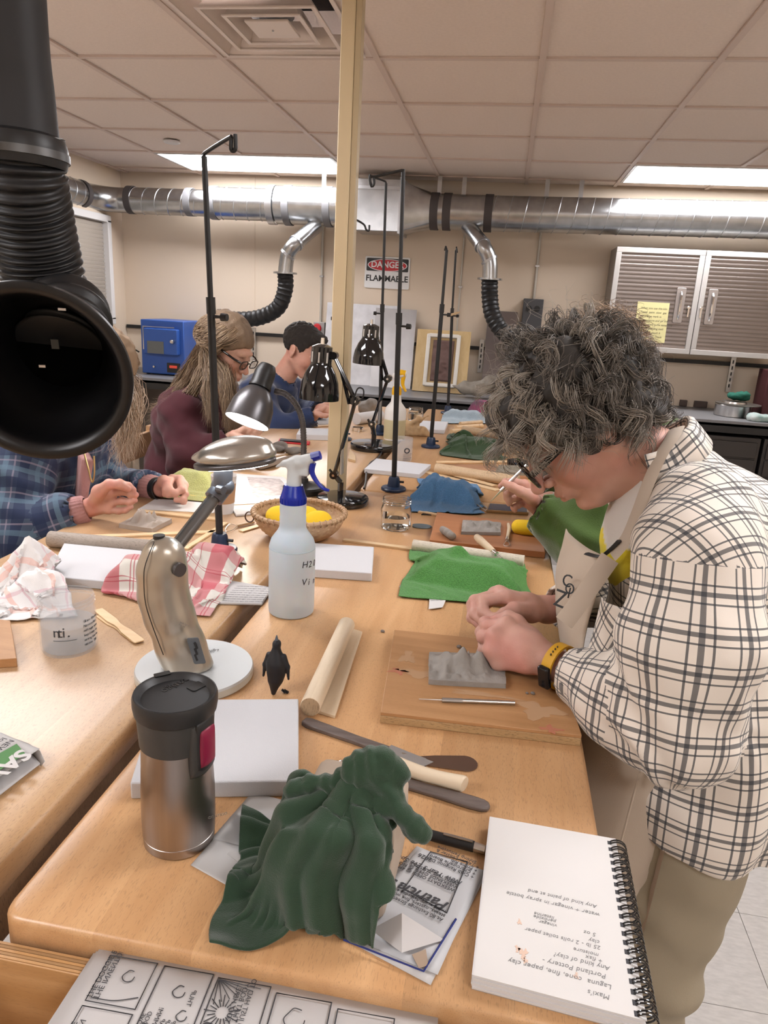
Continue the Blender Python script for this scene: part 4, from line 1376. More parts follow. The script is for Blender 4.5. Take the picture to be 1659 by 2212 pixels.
# ------------------------------------------------------------------ second board at the far right of the near bench
B2 = TZ + .017
b2 = thing('work_board', 'reddish plywood board in front of the green sweater with a small relief', 'board', P(1050, 1150))
q = topquad([(944, 1106), (928, 1166), (1178, 1193), (1166, 1134)], B2)
MB().prism(q[:, :2], TZ + .0002, B2).build('plywood', wood('red_ply', (.46, .20, .085), (.38, .15, .06), axis=0, rough=.5, fleck=.05), b2, bevel=.001)
def fig2(u, w):
 h = .010 * gauss(u, w, .62, .35, .28, .14, -.1) + .007 * gauss(u, w, .2, .3, .1, .15)
 h += .007 * np.clip(np.sin(17 * u) * np.sin(9 * w + 1), 0, 1) * (w > .45)
 return h + .002 * fbm(np.stack([u * 9, w * 6, u * 0], -1), 1.5, 3, 8)
relief('clay_relief', 'small square-edged clay relief on the reddish board', [(1000, 1123), (1082, 1128), (1081, 1150), (996, 1148)], B2, .009, 46, 26, lambda u, w: 1.4 * fig2(u, w), group='clay reliefs')
c = P(965, 1160, B2)
s = SDF(c - .05, c + .05, .0028)
for k in range(6):
 t = k / 5
 s.ell(c + V(-.012 + .026 * t, .022 - .045 * t, .012), (.013, .008, .012 - .003 * abs(t - .5)), R=rotz(-.7 + .35 * (k % 2)), k=.004)
v, f = s.mesh()
v[:, 2] = np.maximum(v[:, 2], B2 + .0003)
MB().add(v, f).build('clay_lump', m_clay, smooth=180, label='twisted lump of grey clay at the edge of the reddish board', cat='clay lump')
m_spg = mat('yellow_sponge', (.80, .52, .015), rough=.85, bump=.3, bscale=500)
def sponge(c, r, h, label, R=None):
 s = SDF(c - V(r * 1.3, r * 1.3, .01), c + V(r * 1.3, r * 1.3, h + .02), .003)
 s.box(c + V(0, 0, h / 2), (r, r * .8, h / 2), rnd=h * .46, R=R)
 s.ell(c + V(0, 0, h / 2), (r * 1.02, r * .85, h * .55), k=.01)
 v, f = s.mesh()
 MB().add(v, f).build('sponge', m_spg, smooth=180, label=label, cat='sponge', group='yellow sponges')
sponge(P(1134, 1151, B2), .036, .031, 'round yellow sponge on the reddish board')
lt = thing('loop_tool', 'small wooden loop tool beside the yellow sponge', 'loop tool', P(1097, 1150, B2))
MB().tube([P(1098, 1132, B2 + .005), P(1100, 1142, B2 + .006), P(1096, 1162, B2 + .005)], [.004, .0055, .0045], 12).build('handle', m_piney, lt)
MB().tube([P(1096, 1162, B2 + .005), P(1095, 1167, B2 + .005)], .005, 10).build('ferrule', m_steel, lt)
MB().tube(smoothpath([P(1094, 1167, B2 + .005), P(1088, 1177, B2 + .003), P(1096, 1180, B2 + .003), P(1102, 1177, B2 + .003), P(1096, 1167, B2 + .005)], 20), .0009, 6).build('wire_loop', m_steel, lt)
ht = thing('clay_knife', 'pale wooden handled tool lying on the rolling pin behind the green towel', 'modelling tool', P(1050, 1180))
zz = TZ + .034
MB().tube([P(1030, 1160, zz), P(1036, 1166, zz), P(1066, 1192, zz - .004)], [.0085, .0105, .0075], 14).build('handle', m_piney, ht)
MB().tube([P(1066, 1192, zz - .004), P(1073, 1197, zz - .005)], [.0065, .006], 12).build('ferrule', m_chrome, ht)
MB().tube([P(1073, 1197, zz - .005), P(1084, 1206, zz - .006)], [.003, .002], 8).build('blade', m_steel, ht)
rod('rolling_pin', 'pale wooden rolling pin half under the green towel', 'rolling pin', (892, 1178), (1132, 1213), .0155, wood('pin_wood', (.62, .56, .46), (.54, .48, .38), axis=0, rough=.5), group='wooden dowels')
WG = 'wood strips'
stick('wood_strip', 'long wooden strip between the white foam block and the rolling pin', 'wood strip', (742, 1164), (1130, 1216), .018, .006, m_pine, group=WG)
stick('wood_strip', 'wooden strip with red print behind the small clay relief', 'wood strip', (905, 1103), (1108, 1140), .016, .006, m_pine, group=WG, z=TZ)
o = bpy.data.objects['wood_strip.001']
a, b = P(1030, 1124, TZ + .0066), P(1100, 1138, TZ + .0066)
text('MEASURE RULE', .011, b, a - b, np.cross((0, 0, 1), unit(a - b)), m_redst, o, thick=.0001)
MB().prism(topquad([(918, 1104), (944, 1106), (942, 1112), (910, 1111)], TZ + .003)[:, :2], TZ + .0002, TZ + .003).build('rubber_scrap', m_black, label='small black rubber piece under the blue cloth', cat='rubber scrap')
c = P(910, 1138)
kd = MB()
th = np.linspace(0, 2 * math.pi, 33)[:-1]
out = np.c_[.030 * np.cos(th), .021 * np.sin(th)]
out = out[out[:, 0] > -.026]
kd.prism(out @ rotz(.1)[:2, :2].T + c[:2], TZ + .0003, TZ + .0035)
kd.build('rubber_kidney', mat('blue_grey_rubber', (.12, .15, .17), rough=.25), bevel=.001, label='blue-grey kidney-shaped rubber beside the glass jar', cat='kidney tool')
ph = thing('phone', 'dark phone lying by the hand of the green sweater', 'phone', P(1092, 1100))
q = topquad([(1056, 1087), (1140, 1093), (1142, 1107), (1050, 1101)], TZ + .010)
MB().prism(q[:, :2], TZ + .0003, TZ + .010).build('case', mat('amber_case', (.30, .18, .08), rough=.4), ph, bevel=.002)
cq = q.mean(0)
MB().prism(((q - cq) * .93 + cq)[:, :2], TZ + .010, TZ + .0105).build('screen', mat('phone_screen', (.03, .045, .09), rough=.08), ph)
for k, (x0, y0, x1, y1) in enumerate(((1035, 1082, 1054, 1099), (1038, 1088, 1056, 1101), (1030, 1090, 1050, 1104))):
 A2, B2_ = P(x0, y0, TZ + .003 + .004 * k), P(x1, y1, TZ + .003)
 t = thing('fine_brush', ['thin brush sticking out from the blue cloth, topmost', 'thin brush sticking out from the blue cloth, middle one', 'thin brush sticking out from the blue cloth, lowest'][k], 'brush', B2_, group='thin brushes by the phone')
 MB().cyl(A2, B2_, .0022, .0016, 8).build('handle', m_steel, t)
 MB().cyl(A2, A2 - (B2_ - A2) * .25, .0016, .0004, 8).build('bristles', m_boardw, t)
# ------------------------------------------------------------------ tools in front of the board
ds = thing('rolling_dowel', 'thick pale wooden dowel on a thin slat right of the penguin', 'dowel', P(700, 1450), group='wooden dowels')
rz_ = TZ + .006
A2, B2_ = P(749, 1349, rz_ + .0155), P(670, 1527, rz_ + .0155)
m_dow = wood('dowel_wood', (.74, .62, .46), (.62, .49, .34), axis=1, rough=.5, fleck=.05, scale=2)
MB().cyl(A2, B2_, .0155, n=28).build('round_bar', m_dow, ds, bevel=.001)
d = unit(B2_ - A2)
MB().cyl(B2_, B2_ + d * .0006, .0145, n=28).build('end_grain', wood('end_grain', (.55, .40, .25), (.42, .28, .16), axis=2, rough=.7), ds)
slab('dowel_tray', 'thin flat wooden slat under the pale dowel', 'wood slat', [(660, 1527), (724, 1546), (783, 1364), (738, 1350)], .0055, m_piney)
k1 = thing('wooden_knife', 'long dark wooden modelling knife pointing at the metal spatula', 'modelling tool', P(790, 1600), group='dark wooden tools')
A2, B2_ = P(656, 1553, TZ + .008), P(915, 1648, TZ + .006)
d = unit((B2_ - A2)[:2])
n_ = V(-d[1], d[0])
L = np.linalg.norm(B2_[:2] - A2[:2])
prof = [(0, .0065), (.01, .0095), (.04, .009), (.09, .0075), (.14, .0085), (L, .0105), (L + .004, .002)]
out = [A2[:2] + d * x + n_ * w_ for x, w_ in prof] + [A2[:2] + d * x - n_ * w_ for x, w_ in prof[::-1]]
MB().prism(out, TZ + .0003, TZ + .008).build('blade', m_dkwood, k1, bevel=.002)
ex = [A2[:2] + d * (L - .055) + n_ * .0105, A2[:2] + d * (L - .055) - n_ * .011, A2[:2] + d * (L + .004) - n_ * .011, A2[:2] + d * (L + .012) + n_ * .006]
MB().prism(ex, TZ + .0081, TZ + .0086).build('tape_wrap', mat('clear_tape', (.25, .23, .22), rough=.25), k1)
sp = thing('palette_knife', 'flat round-ended metal spatula blade beside the pale handle', 'spatula', P(960, 1655))
A2, B2_ = P(905, 1642, TZ + .001), P(1022, 1651, TZ + .001)
d = unit((B2_ - A2)[:2])
n_ = V(-d[1], d[0])
L = np.linalg.norm(B2_[:2] - A2[:2])
out = [A2[:2] + d * x + n_ * w_ for x, w_ in ((0, .008), (L * .3, .013), (L * .85, .0175))]
out += [A2[:2] + d * (L * .85 + .0175 * math.sin(t)) + n_ * .0175 * math.cos(t) for t in np.linspace(.2, math.pi - .2, 10)]
out += [A2[:2] + d * x - n_ * w_ for x, w_ in ((L * .85, .0175), (L * .3, .013), (0, .008))]
MB().prism(out, TZ + .0005, TZ + .0016).build('blade', mat('warm_steel', (.34, .27, .25), rough=.22, metal=1.0), sp)
MB().cyl(P(905, 1642, TZ + .004), P(868, 1630, TZ + .006), .003, .0035, 8).build('shank', m_steel, sp)
wh = thing('clay_knife', 'cream handled tool sticking out of the green bundle', 'modelling tool', P(930, 1675))
zz = TZ + .014
hp = [P(852, 1648, zz), P(868, 1655, zz), P(915, 1672, zz), P(965, 1685, zz), P(996, 1692, zz), P(1004, 1695, zz)]
MB().tube(smoothpath(hp, 30), np.interp(np.linspace(0, 1, 31), [0, .15, .5, .85, .97, 1], [.009, .0105, .0092, .0108, .0095, .005]), 18).build('handle', mat('cream_handle', (.72, .60, .44), rough=.35, coat=.3), wh)
MB().cyl(P(852, 1648, zz), P(800, 1632, zz), .003, n=8).build('tang', m_steel, wh)
k2 = thing('wooden_knife', 'dark wooden modelling knife with rounded tip below the cream handle', 'modelling tool', P(960, 1715), group='dark wooden tools')
A2, B2_ = P(845, 1678, TZ + .008), P(1058, 1744, TZ + .005)
d = unit((B2_ - A2)[:2])
n_ = V(-d[1], d[0])
L = np.linalg.norm(B2_[:2] - A2[:2])
prof = [(0, .0085), (L * .5, .0088), (L * .8, .0105), (L * .93, .0095), (L * .985, .006), (L, .002)]
out = [A2[:2] + d * x + n_ * w_ for x, w_ in prof] + [A2[:2] + d * x - n_ * w_ for x, w_ in prof[::-1]]
MB().prism(out, TZ + .0003, TZ + .0085).build('blade', m_dkwood, k2, bevel=.003)
ky = thing('wire_hook', 'small twisted wire hook beside the green bundle', 'wire hook', P(755, 1646))
MB().tube(smoothpath([P(728, 1648, TZ + .002), P(740, 1643, TZ + .004), P(752, 1650, TZ + .002), P(765, 1643, TZ + .004), P(782, 1648, TZ + .002)], 24), .0012, 6).build('wire', m_steel, ky)
MB().tube(smoothpath([P(728, 1643, TZ + .002), P(742, 1650, TZ + .003), P(756, 1643, TZ + .002), P(772, 1649, TZ + .003)], 24), .0008, 6).build('twist', mat('dull_wire', (.2, .18, .16), rough=.5, metal=.8), ky)
pn = thing('mechanical_pencil', 'black pen with steel tip lying between the green bundle and the sketchbook', 'pen', P(980, 1818))
zz = TZ + .006
A2, B2_ = P(885, 1792, zz), P(1024, 1829, zz)
C2 = P(1048, 1836, zz)
MB().cyl(A2, B2_, .0062, n=14).build('barrel', m_black, pn)
MB().tube([B2_, B2_ + (C2 - B2_) * .5, C2], [.0056, .0054, .0048], 14).build('tip', m_steel, pn)
MB().box((A2 * .45 + B2_ * .55) + V(0, 0, .0068) + (B2_ - A2) * .2, (np.linalg.norm(B2_ - A2) * .45, .0035, .0012), ang=math.atan2(*(B2_ - A2)[[1, 0]])).build('clip', m_steel, pn)
# ------------------------------------------------------------------ penguin figure
c = P(596, 1497)
pgn = thing('penguin_figurine', 'small black penguin figurine standing on the bench behind the foam block', 'figurine', c)
hgt = PY(596, 1372, c[1])[2] - TZ
s = SDF(c + V(-.03, -.03, -.002), c + V(.03, .03, hgt + .01), .0013)
z = TZ
s.ell(c + V(0, 0, hgt * .42), (.0155, .014, hgt * .27), k=.004)
s.cone(c + V(-.001, 0, hgt * .55), c + V(0, 0, hgt * .80), .0135, .0062, k=.008)
s.ell(c + V(.0005, 0, hgt * .86), (.0068, .0075, hgt * .065), k=.004)
s.cone(c + V(-.001, -.003, hgt * .22), c + V(-.002, -.006, .004), .0105, .004, k=.006)
for sx in (-1, 1):
 s.chain([c + V(.0125 * sx, 0, hgt * .66), c + V(.0185 * sx, 0, hgt * .48), c + V(.0205 * sx, -.001, hgt * .28)], [.004, .0036, .0018], k=.003)
v, f = s.mesh()
MB().add(v, f).build('body', mat('penguin_black', (.012, .012, .015), rough=.55), pgn, smooth=180)
MB().tube([c + V(0, 0, hgt * .90), c + V(0, 0, hgt * 1.0)], [.0035, .0008], 10).build('beak', mat('beak_grey', (.10, .12, .15), rough=.4), pgn)
for sx in (0, 1):
 ft_ = MB()
 for a in (-.5, 0, .5):
  o_ = c + V(.009 + .004 * sx, .003, .0015)
  ft_.tube([o_ + V(0, 0, .004), o_ + V(.007 * math.cos(a), .007 * math.sin(a), 0)], [.002, .0009], 6)
 ft_.build('foot', m_blackgloss, pgn)
# ================================================================== lamps and stands
RX = np.array([[1, 0, 0], [0, 0, -1], [0, 1, 0]])
def hook_stand(base, top, joint, label, arm=None, knob=1, pinned=False):
 b = P(*base)
 Y = b[1]
 t = thing('hook_stand', label, 'stand', b, group='black hook stands')
 T_ = PY(*top, Y)
 J = PY(*joint, Y)
 MB().lathe([(.042, 0), (.043, .006), (.040, .010), (.022, .013), (.019, .040), (.016, .046), (0, .046)], 28, b).build('foot', m_navyst, t)
 MB().cyl(b + V(.018, 0, .030), b + V(.034, 0, .030), .004, n=8).build('foot_screw', m_black, t)
 MB().cyl(b + V(0, 0, .02), J, .0088, n=14).build('lower_pole', m_black, t)
 MB().cyl(J, T_, .0062, n=12).build('upper_pole', m_black, t)
 MB().cyl(J - unit(T_ - J) * .03, J + unit(T_ - J) * .006, .0105, n=14).build('collar', m_black, t)
 kz = J + (b - J) * .06
 kn_ = MB().cyl(kz, kz + V(.026 * knob, -.004, 0), .0035, n=8).build('knob_stem', m_black, t)
 MB().cyl(kz + V(.026 * knob, -.004, 0), kz + V(.040 * knob, -.006, 0), .009, .008, 12).build('clamp_knob', m_black, t)
 if arm:
  pts = [T_] + [PY(x, y, Y - dy) for x, y, dy in arm]
  MB().tube(smoothpath(pts, 24) if len(pts) > 3 else pts, .0042, 8).build('hook_arm', m_black, t)
 if pinned:
  c = kz + V(.012, -.012, .01)
  s = SDF(c - .05, c + .05, .004)
  s.cone(c + V(-.025, 0, -.008), c + V(.03, 0, .012), .008, .005, k=.004)
  v, f = s.mesh()
  MB().add(v, f).build('wooden_peg', m_pine, t, smooth=180)
 return t
hook_stand((475, 1190), (441, 338), (455, 648), 'tall black hook stand rising beside the red checked towel', arm=[(443, 330, .0), (494, 298, .06), (499, 300, .065), (499, 322, .065), (505, 326, .065), (509, 318, .065), (508, 290, .065)])
hook_stand((850, 1058), (871, 372), (862, 680), 'tall black hook stand behind the glass jar at the bench joint', arm=[(868, 368, 0), (808, 382, .0), (800, 378, .0), (799, 388, 0), (803, 403, 0), (808, 396, 0), (807, 384, 0)])
hook_stand((930, 966), (965, 540), (955, 660), 'black hook stand with round blue foot in front of the driftwood foam', arm=[(963, 533, 0), (961, 540, -.02)])
hook_stand((967, 893), (985, 541), (977, 668), 'farthest black hook stand with a wooden peg beside the relief board', arm=[(986, 534, 0), (988, 545, -.03)], pinned=True)
hook_stand((820, 938), (834, 396), (826, 660), 'slim black hook stand behind the rear desk lamp', arm=[(830, 391, 0), (806, 383, 0), (800, 383, 0), (799, 398, 0)], knob=-1)
hook_stand((740, 950), (764, 472), (747, 672), 'black hook stand hidden behind the service pole with its hook showing', arm=[(760, 470, 0), (785, 484, 0), (791, 496, 0), (797, 498, 0), (798, 486, 0)], knob=-1.6)
# ---- sprung desk lamps
def shade_prof(L, R, rn):
 """outer bell profile hanging down from z=0"""
 return [(0, .012), (rn * .45, .012), (rn, .004), (rn, -L * .30), (rn * 1.12, -L * .36), (R * .74, -L * .46), (R * .92, -L * .66), (R * .99, -L * .86), (R, -L),
   (R * .985, -L), (R * .97, -L * .86), (R * .90, -L * .66), (R * .71, -L * .47), (rn * .95, -L * .38), (0, -L * .38)]
def spring_lamp(px, label, kw):
 b = P(*px['base'])
 Y = b[1]
 t = thing('desk_lamp', label, 'desk lamp', b, group='black sprung desk lamps')
 q = lambda k, dy=0.0: PY(*px[k], Y + dy)
 sc = kw['s']
 MB().lathe([(.098 * sc, 0), (.100 * sc, .003), (.100 * sc, .020 * sc), (.096 * sc, .026 * sc), (.05 * sc, .030 * sc), (0, .031 * sc)], 48, b).build('base', m_blackgloss, t)
 pv = q('pivot')
 MB().cyl(V(pv[0], Y, TZ + .028 * sc), V(pv[0], Y, pv[2]), .011 * sc, n=14).build('post', m_blackgloss, t)
 lo, el, hd = q('low'), q('elbow'), q('head')
 for dy in (-.011 * sc, .011 * sc):
  MB().tube([lo + V(0, dy, 0), el + V(0, dy, 0)], .0055 * sc, 8).build('lower_arm', m_blackgloss, t)
  MB().tube([el + V(0, dy, 0), hd + V(0, dy, 0)], .0055 * sc, 8).build('upper_arm', m_blackgloss, t)
  d = unit(el - lo)
  nrm = unit(np.cross(d, (0, 1, 0)))
  s0 = lo - nrm * .030 * sc + V(0, dy, .01) - d * .0
  s1 = lo + d * .11 * sc + V(0, dy, 0)
  nn = 60
  th = np.linspace(0, 2 * math.pi * 14, nn * 2)
  ax = np.linspace(0, 1, nn * 2)[:, None]
  ud = unit(s1 - s0)
  uu = unit(np.cross(ud, (0, 1, 0)))
  MB().tube([s0, s0 * .5 + s1 * .5, s1], .0045 * sc, 8).build('spring', m_galv2, t)
  d2 = unit(hd - el)
  MB().tube([el + V(0, dy, 0) + unit(np.cross(d2, (0, 1, 0))) * .026 * sc, el + d2 * .12 * sc + V(0, dy, 0)], .0045 * sc, 8).build('spring', m_blackgloss, t)
 for (c, r) in ((lo, .022), (el, .024), (hd, .020)):
  MB().cyl(c + V(0, -.017 * sc, 0), c + V(0, .017 * sc, 0), r * sc * .7, n=14).build('joint', m_blackgloss, t)
 for c in (lo, el):
  MB().cyl(c + V(0, -.02 * sc, 0), c + V(0, .02 * sc, 0), .005 * sc, n=10).build('bolt', m_chrome, t)
 MB().cyl(pv, lo, .010 * sc, n=10).build('pivot_link', m_blackgloss, t)
 MB().tube([pv + V(.0, 0, -.002), lo - V(.02 * sc, 0, -.018 * sc)], .005 * sc, 8).build('spring_anchor', m_blackgloss, t)
 st_ = q('shade_top')
 rim = q('rim')
 axis = unit(st_ - rim)
 Lh = np.linalg.norm(st_ - rim)
 R = frame(np.cross(axis, (0, 1, 0)), up=axis)
 sh = MB().lathe(shade_prof(Lh, kw['R'], kw['R'] * .52), 48, st_, R).build('lamp_shade', m_blackgloss, t, smooth=50)
 for a in np.arange(8) * math.pi / 4:
  cc = st_ + R @ V(kw['R'] * .525 * math.cos(a), kw['R'] * .525 * math.sin(a), -Lh * .17)
  Rv = R @ rotz(a)
  MB().box(cc, (.002, .006 * sc, Lh * .20), R=Rv).build('vent_slot', mat('slot_pale', (.55, .52, .48), rough=.4), sh)
 MB().cyl(st_ + axis * .01, st_ + axis * .03, .006, .005, 10).build('switch', m_chrome, sh)
 MB().cyl(st_ - axis * Lh * .17 + V(kw['R'] * .4, 0, 0), hd, .008 * sc, n=10).build('shade_bracket', m_blackgloss, t)
 MB().ell(st_ - axis * Lh * .72, V(.028, .028, .034) * sc).build('bulb', mat('bulb_off', (.7, .68, .62), rough=.3), t)
 if 'loop' in px:
  MB().tube(smoothpath([PY(x, y, Y - .02) for x, y in px['loop']], 40), .0028 * sc, 7).build('cable_loop', m_black, t)
 return t
spring_lamp(dict(base=(740, 1086), pivot=(736, 1042), low=(722, 1025), elbow=(768, 866), head=(722, 768), shade_top=(696, 752), rim=(689, 862),
      loop=[(760, 885), (768, 850), (775, 838), (785, 842), (784, 858), (772, 868)]), 'black sprung desk lamp in front of the service pole', dict(s=.82, R=.0605))
spring_lamp(dict(base=(806, 969), pivot=(808, 938), low=(804, 915), elbow=(838, 818), head=(815, 740), shade_top=(802, 706), rim=(795, 786)), 'black sprung desk lamp farther back beside the slim hook stand', dict(s=1.0, R=.066))
cp = [P(*q, TZ + .004) for q in ((826, 975), (816, 990), (800, 1000), (792, 1018), (790, 1040), (786, 1055))]
MB().tube(smoothpath(cp, 40), .0035, 7).build('trailing_cable', m_black, label='black power cord trailing from the rear desk lamp into the bench joint', cat='cord')
# ---- gooseneck lamp with its bulb on
m_gun = mat('gunmetal_enamel', (.11, .105, .11), rough=.32, metal=.6)
m_gooselit = mat('lit_bulb_warm', (1, 1, 1), emit=(1.0, .93, .84), estr=26.0)
b = P(657, 1062)
Yg = b[1]
gl = thing('gooseneck_lamp', 'grey gooseneck desk lamp switched on in front of the maroon sweater', 'desk lamp', b)
MB().lathe([(.068, 0), (.070, .003), (.070, .016), (.064, .022), (.03, .026), (.014, .034), (.012, .046), (0, .046)], 40, b).build('base', m_black, gl)
gp = smoothpath([b + V(0, 0, .04), PY(656, 1000, Yg), PY(656, 950, Yg), PY(652, 905, Yg), PY(638, 872, Yg), PY(616, 851, Yg), PY(594, 845, Yg)], 160)
MB().tube(gp, .0095 + .0009 * np.sin(np.arange(len(gp)) * 2.1), 14).build('gooseneck', m_gun, gl, smooth=180)
ct_, rm = PY(580, 787, Yg), PY(551, 916, Yg)
ax = unit(ct_ - rm)
Lg = np.linalg.norm(ct_ - rm)
Rg = frame(np.cross(ax, (0, 1, 0)), up=ax)
tilt = unit(ax + V(0, .50, 0))
Rg = frame(np.cross(tilt, (0, 1, 0)), up=tilt)
RR = .0715
MB().lathe([(0, 0), (.024, -.004), (.031, -.018), (.033, -.030), (.0335, -.032), (.0335, -.07), (.036, -.075), (.036, -.082), (.030, -.083), (0, -.083)], 36, ct_, Rg).build('socket_cap', m_black, gl)
sh = MB().lathe([(.031, -.083), (.040, -.092), (.055, -.112), (.066, -.142), (RR, -Lg + .004), (RR, -Lg), (RR - .002, -Lg), (.064, -.142), (.053, -.113), (.038, -.094), (.028, -.085)], 48, ct_, Rg).build('lamp_shade', m_gun, gl, smooth=50)
MB().lathe([(.0, -.10), (.03, -.105), (.050, -.135), (.062, -Lg + .014), (.067, -Lg + .006), (0, -Lg + .004)], 40, ct_, Rg).build('bulb', m_gooselit, gl)
# ---- silver folding task lamp
m_silver = mat('silver_lacquer', (.42, .39, .35), rough=.27, metal=.75)
m_pearl = mat('pearl_lacquer', (.46, .41, .34), rough=.3, metal=.7)
bc = P(421, 1442, TZ + .012)
Yo = bc[1]
ol = thing('task_lamp', 'silver folding task lamp with round base behind the travel mug', 'desk lamp', (bc[0], bc[1], TZ))
rb_ = (PY(538, 1440, Yo)[0] - PY(304, 1440, Yo)[0]) / 2
bcz = V(bc[0], bc[1], TZ)
MB().lathe([(rb_ * .97, 0), (rb_ * .99, .003), (rb_, .005), (rb_, .014), (rb_ * .985, .017), (0, .018)], 64, bcz).build('base', mat('pale_blue_grey_lacquer', (.58, .60, .60), rough=.35, metal=.2), ol)
MB().ring([(rb_ * .992, .0135), (rb_ * 1.004, .0135), (rb_ * 1.004, .003), (rb_ * .992, .003)], 64, bcz).build('base_rim', mat('pale_rim', (.55, .53, .46), rough=.4), ol)
bp = [PY(408, 1452, Yo - .01), PY(390, 1395, Yo - .01), PY(366, 1330, Yo - .01), PY(353, 1285, Yo - .01), PY(350, 1235, Yo - .01), PY(354, 1203, Yo - .01)]
bp[0][2] = TZ + .016
s = SDF(np.min(bp, 0) - .08, np.max(bp, 0) + .08, .0028)
s.chain(bp, [.040, .038, .038, .038, .037, .034], k=.012, flat=(V(.35, -.9, 0), .78))
s.plane_cut((0, 0, TZ + .0185), (0, 0, -1))
v, f = s.mesh()
v = relax(v, f, 2)
MB().add(v, f).build('body', m_pearl, ol, smooth=180)
sm = smoothpath([p + V(-.012, -.036, 0) for p in bp[1:]] + [bp[-1] + V(-.006, -.018, .03)], 40)
MB().tube(sm, .0008, 5).build('shell_seam', m_black, ol)
MB().cyl(bp[-1] + V(-.006, -.002, .030), bp[-1] + V(-.006, -.002, .036), .009, n=16).build('top_socket', m_black, ol)
MB().cyl(bp[-1] + V(.030, -.014, -.012), bp[-1] + V(.0355, -.017, -.012), .011, n=16).build('side_screw', m_gun, ol)
gv = PY(424, 1405, Yo - .045)
gr = MB().prism(arcpoly(-.009, -.022, .009, .022, .003), 0, .003, R=np.array([unit(V(.9, .42, .0)), unit(V(-.28, 0, 1)), unit(np.cross(unit(V(.9, .42, 0)), unit(V(-.28, 0, 1))))]).T, o=gv).build('vent_grille', mat('grille_grey', (.10, .11, .12), rough=.5), ol)
for k in range(3):
 MB().box(gv + V(.001, -.0035, -.010 + .010 * k), (.003, .002, .011), R=np.array([unit(V(.9, .42, .5)), unit(V(.3, -.9, 0)), unit(V(-.4, 0, 1))]).T).build('slot', m_black, gr)
text('task light\nflip up', .0042, PY(388, 1345, Yo - .055), V(.6, .3, -.4), V(.3, 0, .8), mat('grey_ink', (.2, .19, .18)), ol)
text('Lights of America', .0105, P(474, 1402, TZ + .0185), P(432, 1405, TZ + .0185) - P(474, 1402, TZ + .0185), P(450, 1410, TZ + .0185) - P(450, 1395, TZ + .0185), m_black, ol, name='base_lettering', shear=.25, thick=.0001)
text('New Light For', .0055, P(463, 1407, TZ + .0185), P(432, 1409, TZ + .0185) - P(463, 1407, TZ + .0185), P(450, 1410, TZ + .0185) - P(450, 1395, TZ + .0185), m_black, ol, name='base_lettering', thick=.0001)
a0, a1 = PY(372, 1192, Yo + .01), PY(478, 1056, Yo + .10)
m_arm = mat('arm_grey', (.16, .155, .15), rough=.25, metal=.7)
MB().tube([a0 - unit(a1 - a0) * .02, a1], .0125, 16, flat=(1.0, .8)).build('arm', m_arm, ol)
MB().cyl(a1 - unit(a1 - a0) * .022, a1 + unit(a1 - a0) * .004, .0165, n=18).build('arm_collar', m_gun, ol)
hj = PY(481, 1050, Yo + .10)
MB().ell(hj, (.020, .018, .017)).build('knuckle', m_gun, ol)
MB().cyl(hj + V(.0, -.02, 0), hj + V(.012, -.026, 0), .007, n=10).build('knuckle_screw', m_gun, ol)
hc = PY(505, 985, Yo + .12)
MB().tube([hj, V(hj[0] + .002, hj[1], hc[2] - .010)], .017, 16, flat=(1.1, .9)).build('neck', m_gun, ol)
# head: boat-shaped shell
hl = PY(415, 988, Yo + .10)
hr = PY(596, 975, Yo + .10)
hd_ = unit(hr - hl)
hL = np.linalg.norm(hr - hl)
hm = (hl + hr) / 2
s = SDF(hm - .13, hm + .13, .003)
Rh = frame(hd_)
s.ell(hm + V(0, 0, -.002), (hL * .5, .050, .020), R=Rh, k=.008)
s.ell(hm + hd_ * .01 + V(0, 0, .010), (hL * .38, .040, .020), R=Rh, k=.010)
s.ell(hm - hd_ * .018 + V(0, -.018, .000), (hL * .26, .030, .022), R=Rh, k=.006)
s.plane_cut(hm + V(0, 0, -.010), (0, 0, -1))
v, f = s.mesh()
v = relax(v, f, 2)
MB().add(v, f).build('head_shell', m_silver, ol, smooth=180)
th = np.linspace(0, 2 * math.pi, 41)[:-1]
e1 = [(hL * .48 * math.cos(t), .047 * math.sin(t)) for t in th]
MB().prism(e1, -.018, -.009, R=Rh, o=hm).build('head_rim', m_gun, ol, bevel=.003)
m_lit = mat('lit_tube_cool', (1, 1, 1), emit=(.72, .86, 1.0), estr=15.0)
MB().prism([(x * .82, y * .72) for x, y in e1], -.0205, -.0182, R=Rh, o=hm).build('light_tube', m_lit, ol)
# ================================================================== travel mug
mc = P(388, 1806)
mg = thing('travel_mug', 'stainless steel travel mug with black lid and crimson button', 'travel mug', mc)
m_brush = mat('brushed_mug_steel', (.40, .36, .335), rough=.34, metal=1.0, var=.06, vscale=3, stretch=(30, 30, .5), aniso=.6)
MB().lathe([(.037, 0), (.0395, .002), (.0398, .012), (.0392, .0125), (.0402, .0135), (.0408, .035), (.0403, .07), (.0388, .10), (.0382, .122), (.0388, .138), (.0, .138)], 64, mc).build('body', m_brush, mg)
MB().lathe([(.0385, .128), (.0395, .129), (.0408, .150), (.0418, .168), (.0, .168)], 64, mc).build('collar', mat('grey_collar', (.045, .044, .042), rough=.45), mg)
MB().lathe([(.0420, .166), (.0440, .168), (.0452, .176), (.0452, .184), (.0440, .1875), (.0425, .188), (.0400, .1865), (.0375, .183), (.0360, .1815), (0, .1815)], 64, mc).build('lid', mat('lid_black', (.020, .020, .021), rough=.42), mg)
bn = unit(V(.95, -.30, 0))
an = math.atan2(bn[1], bn[0])
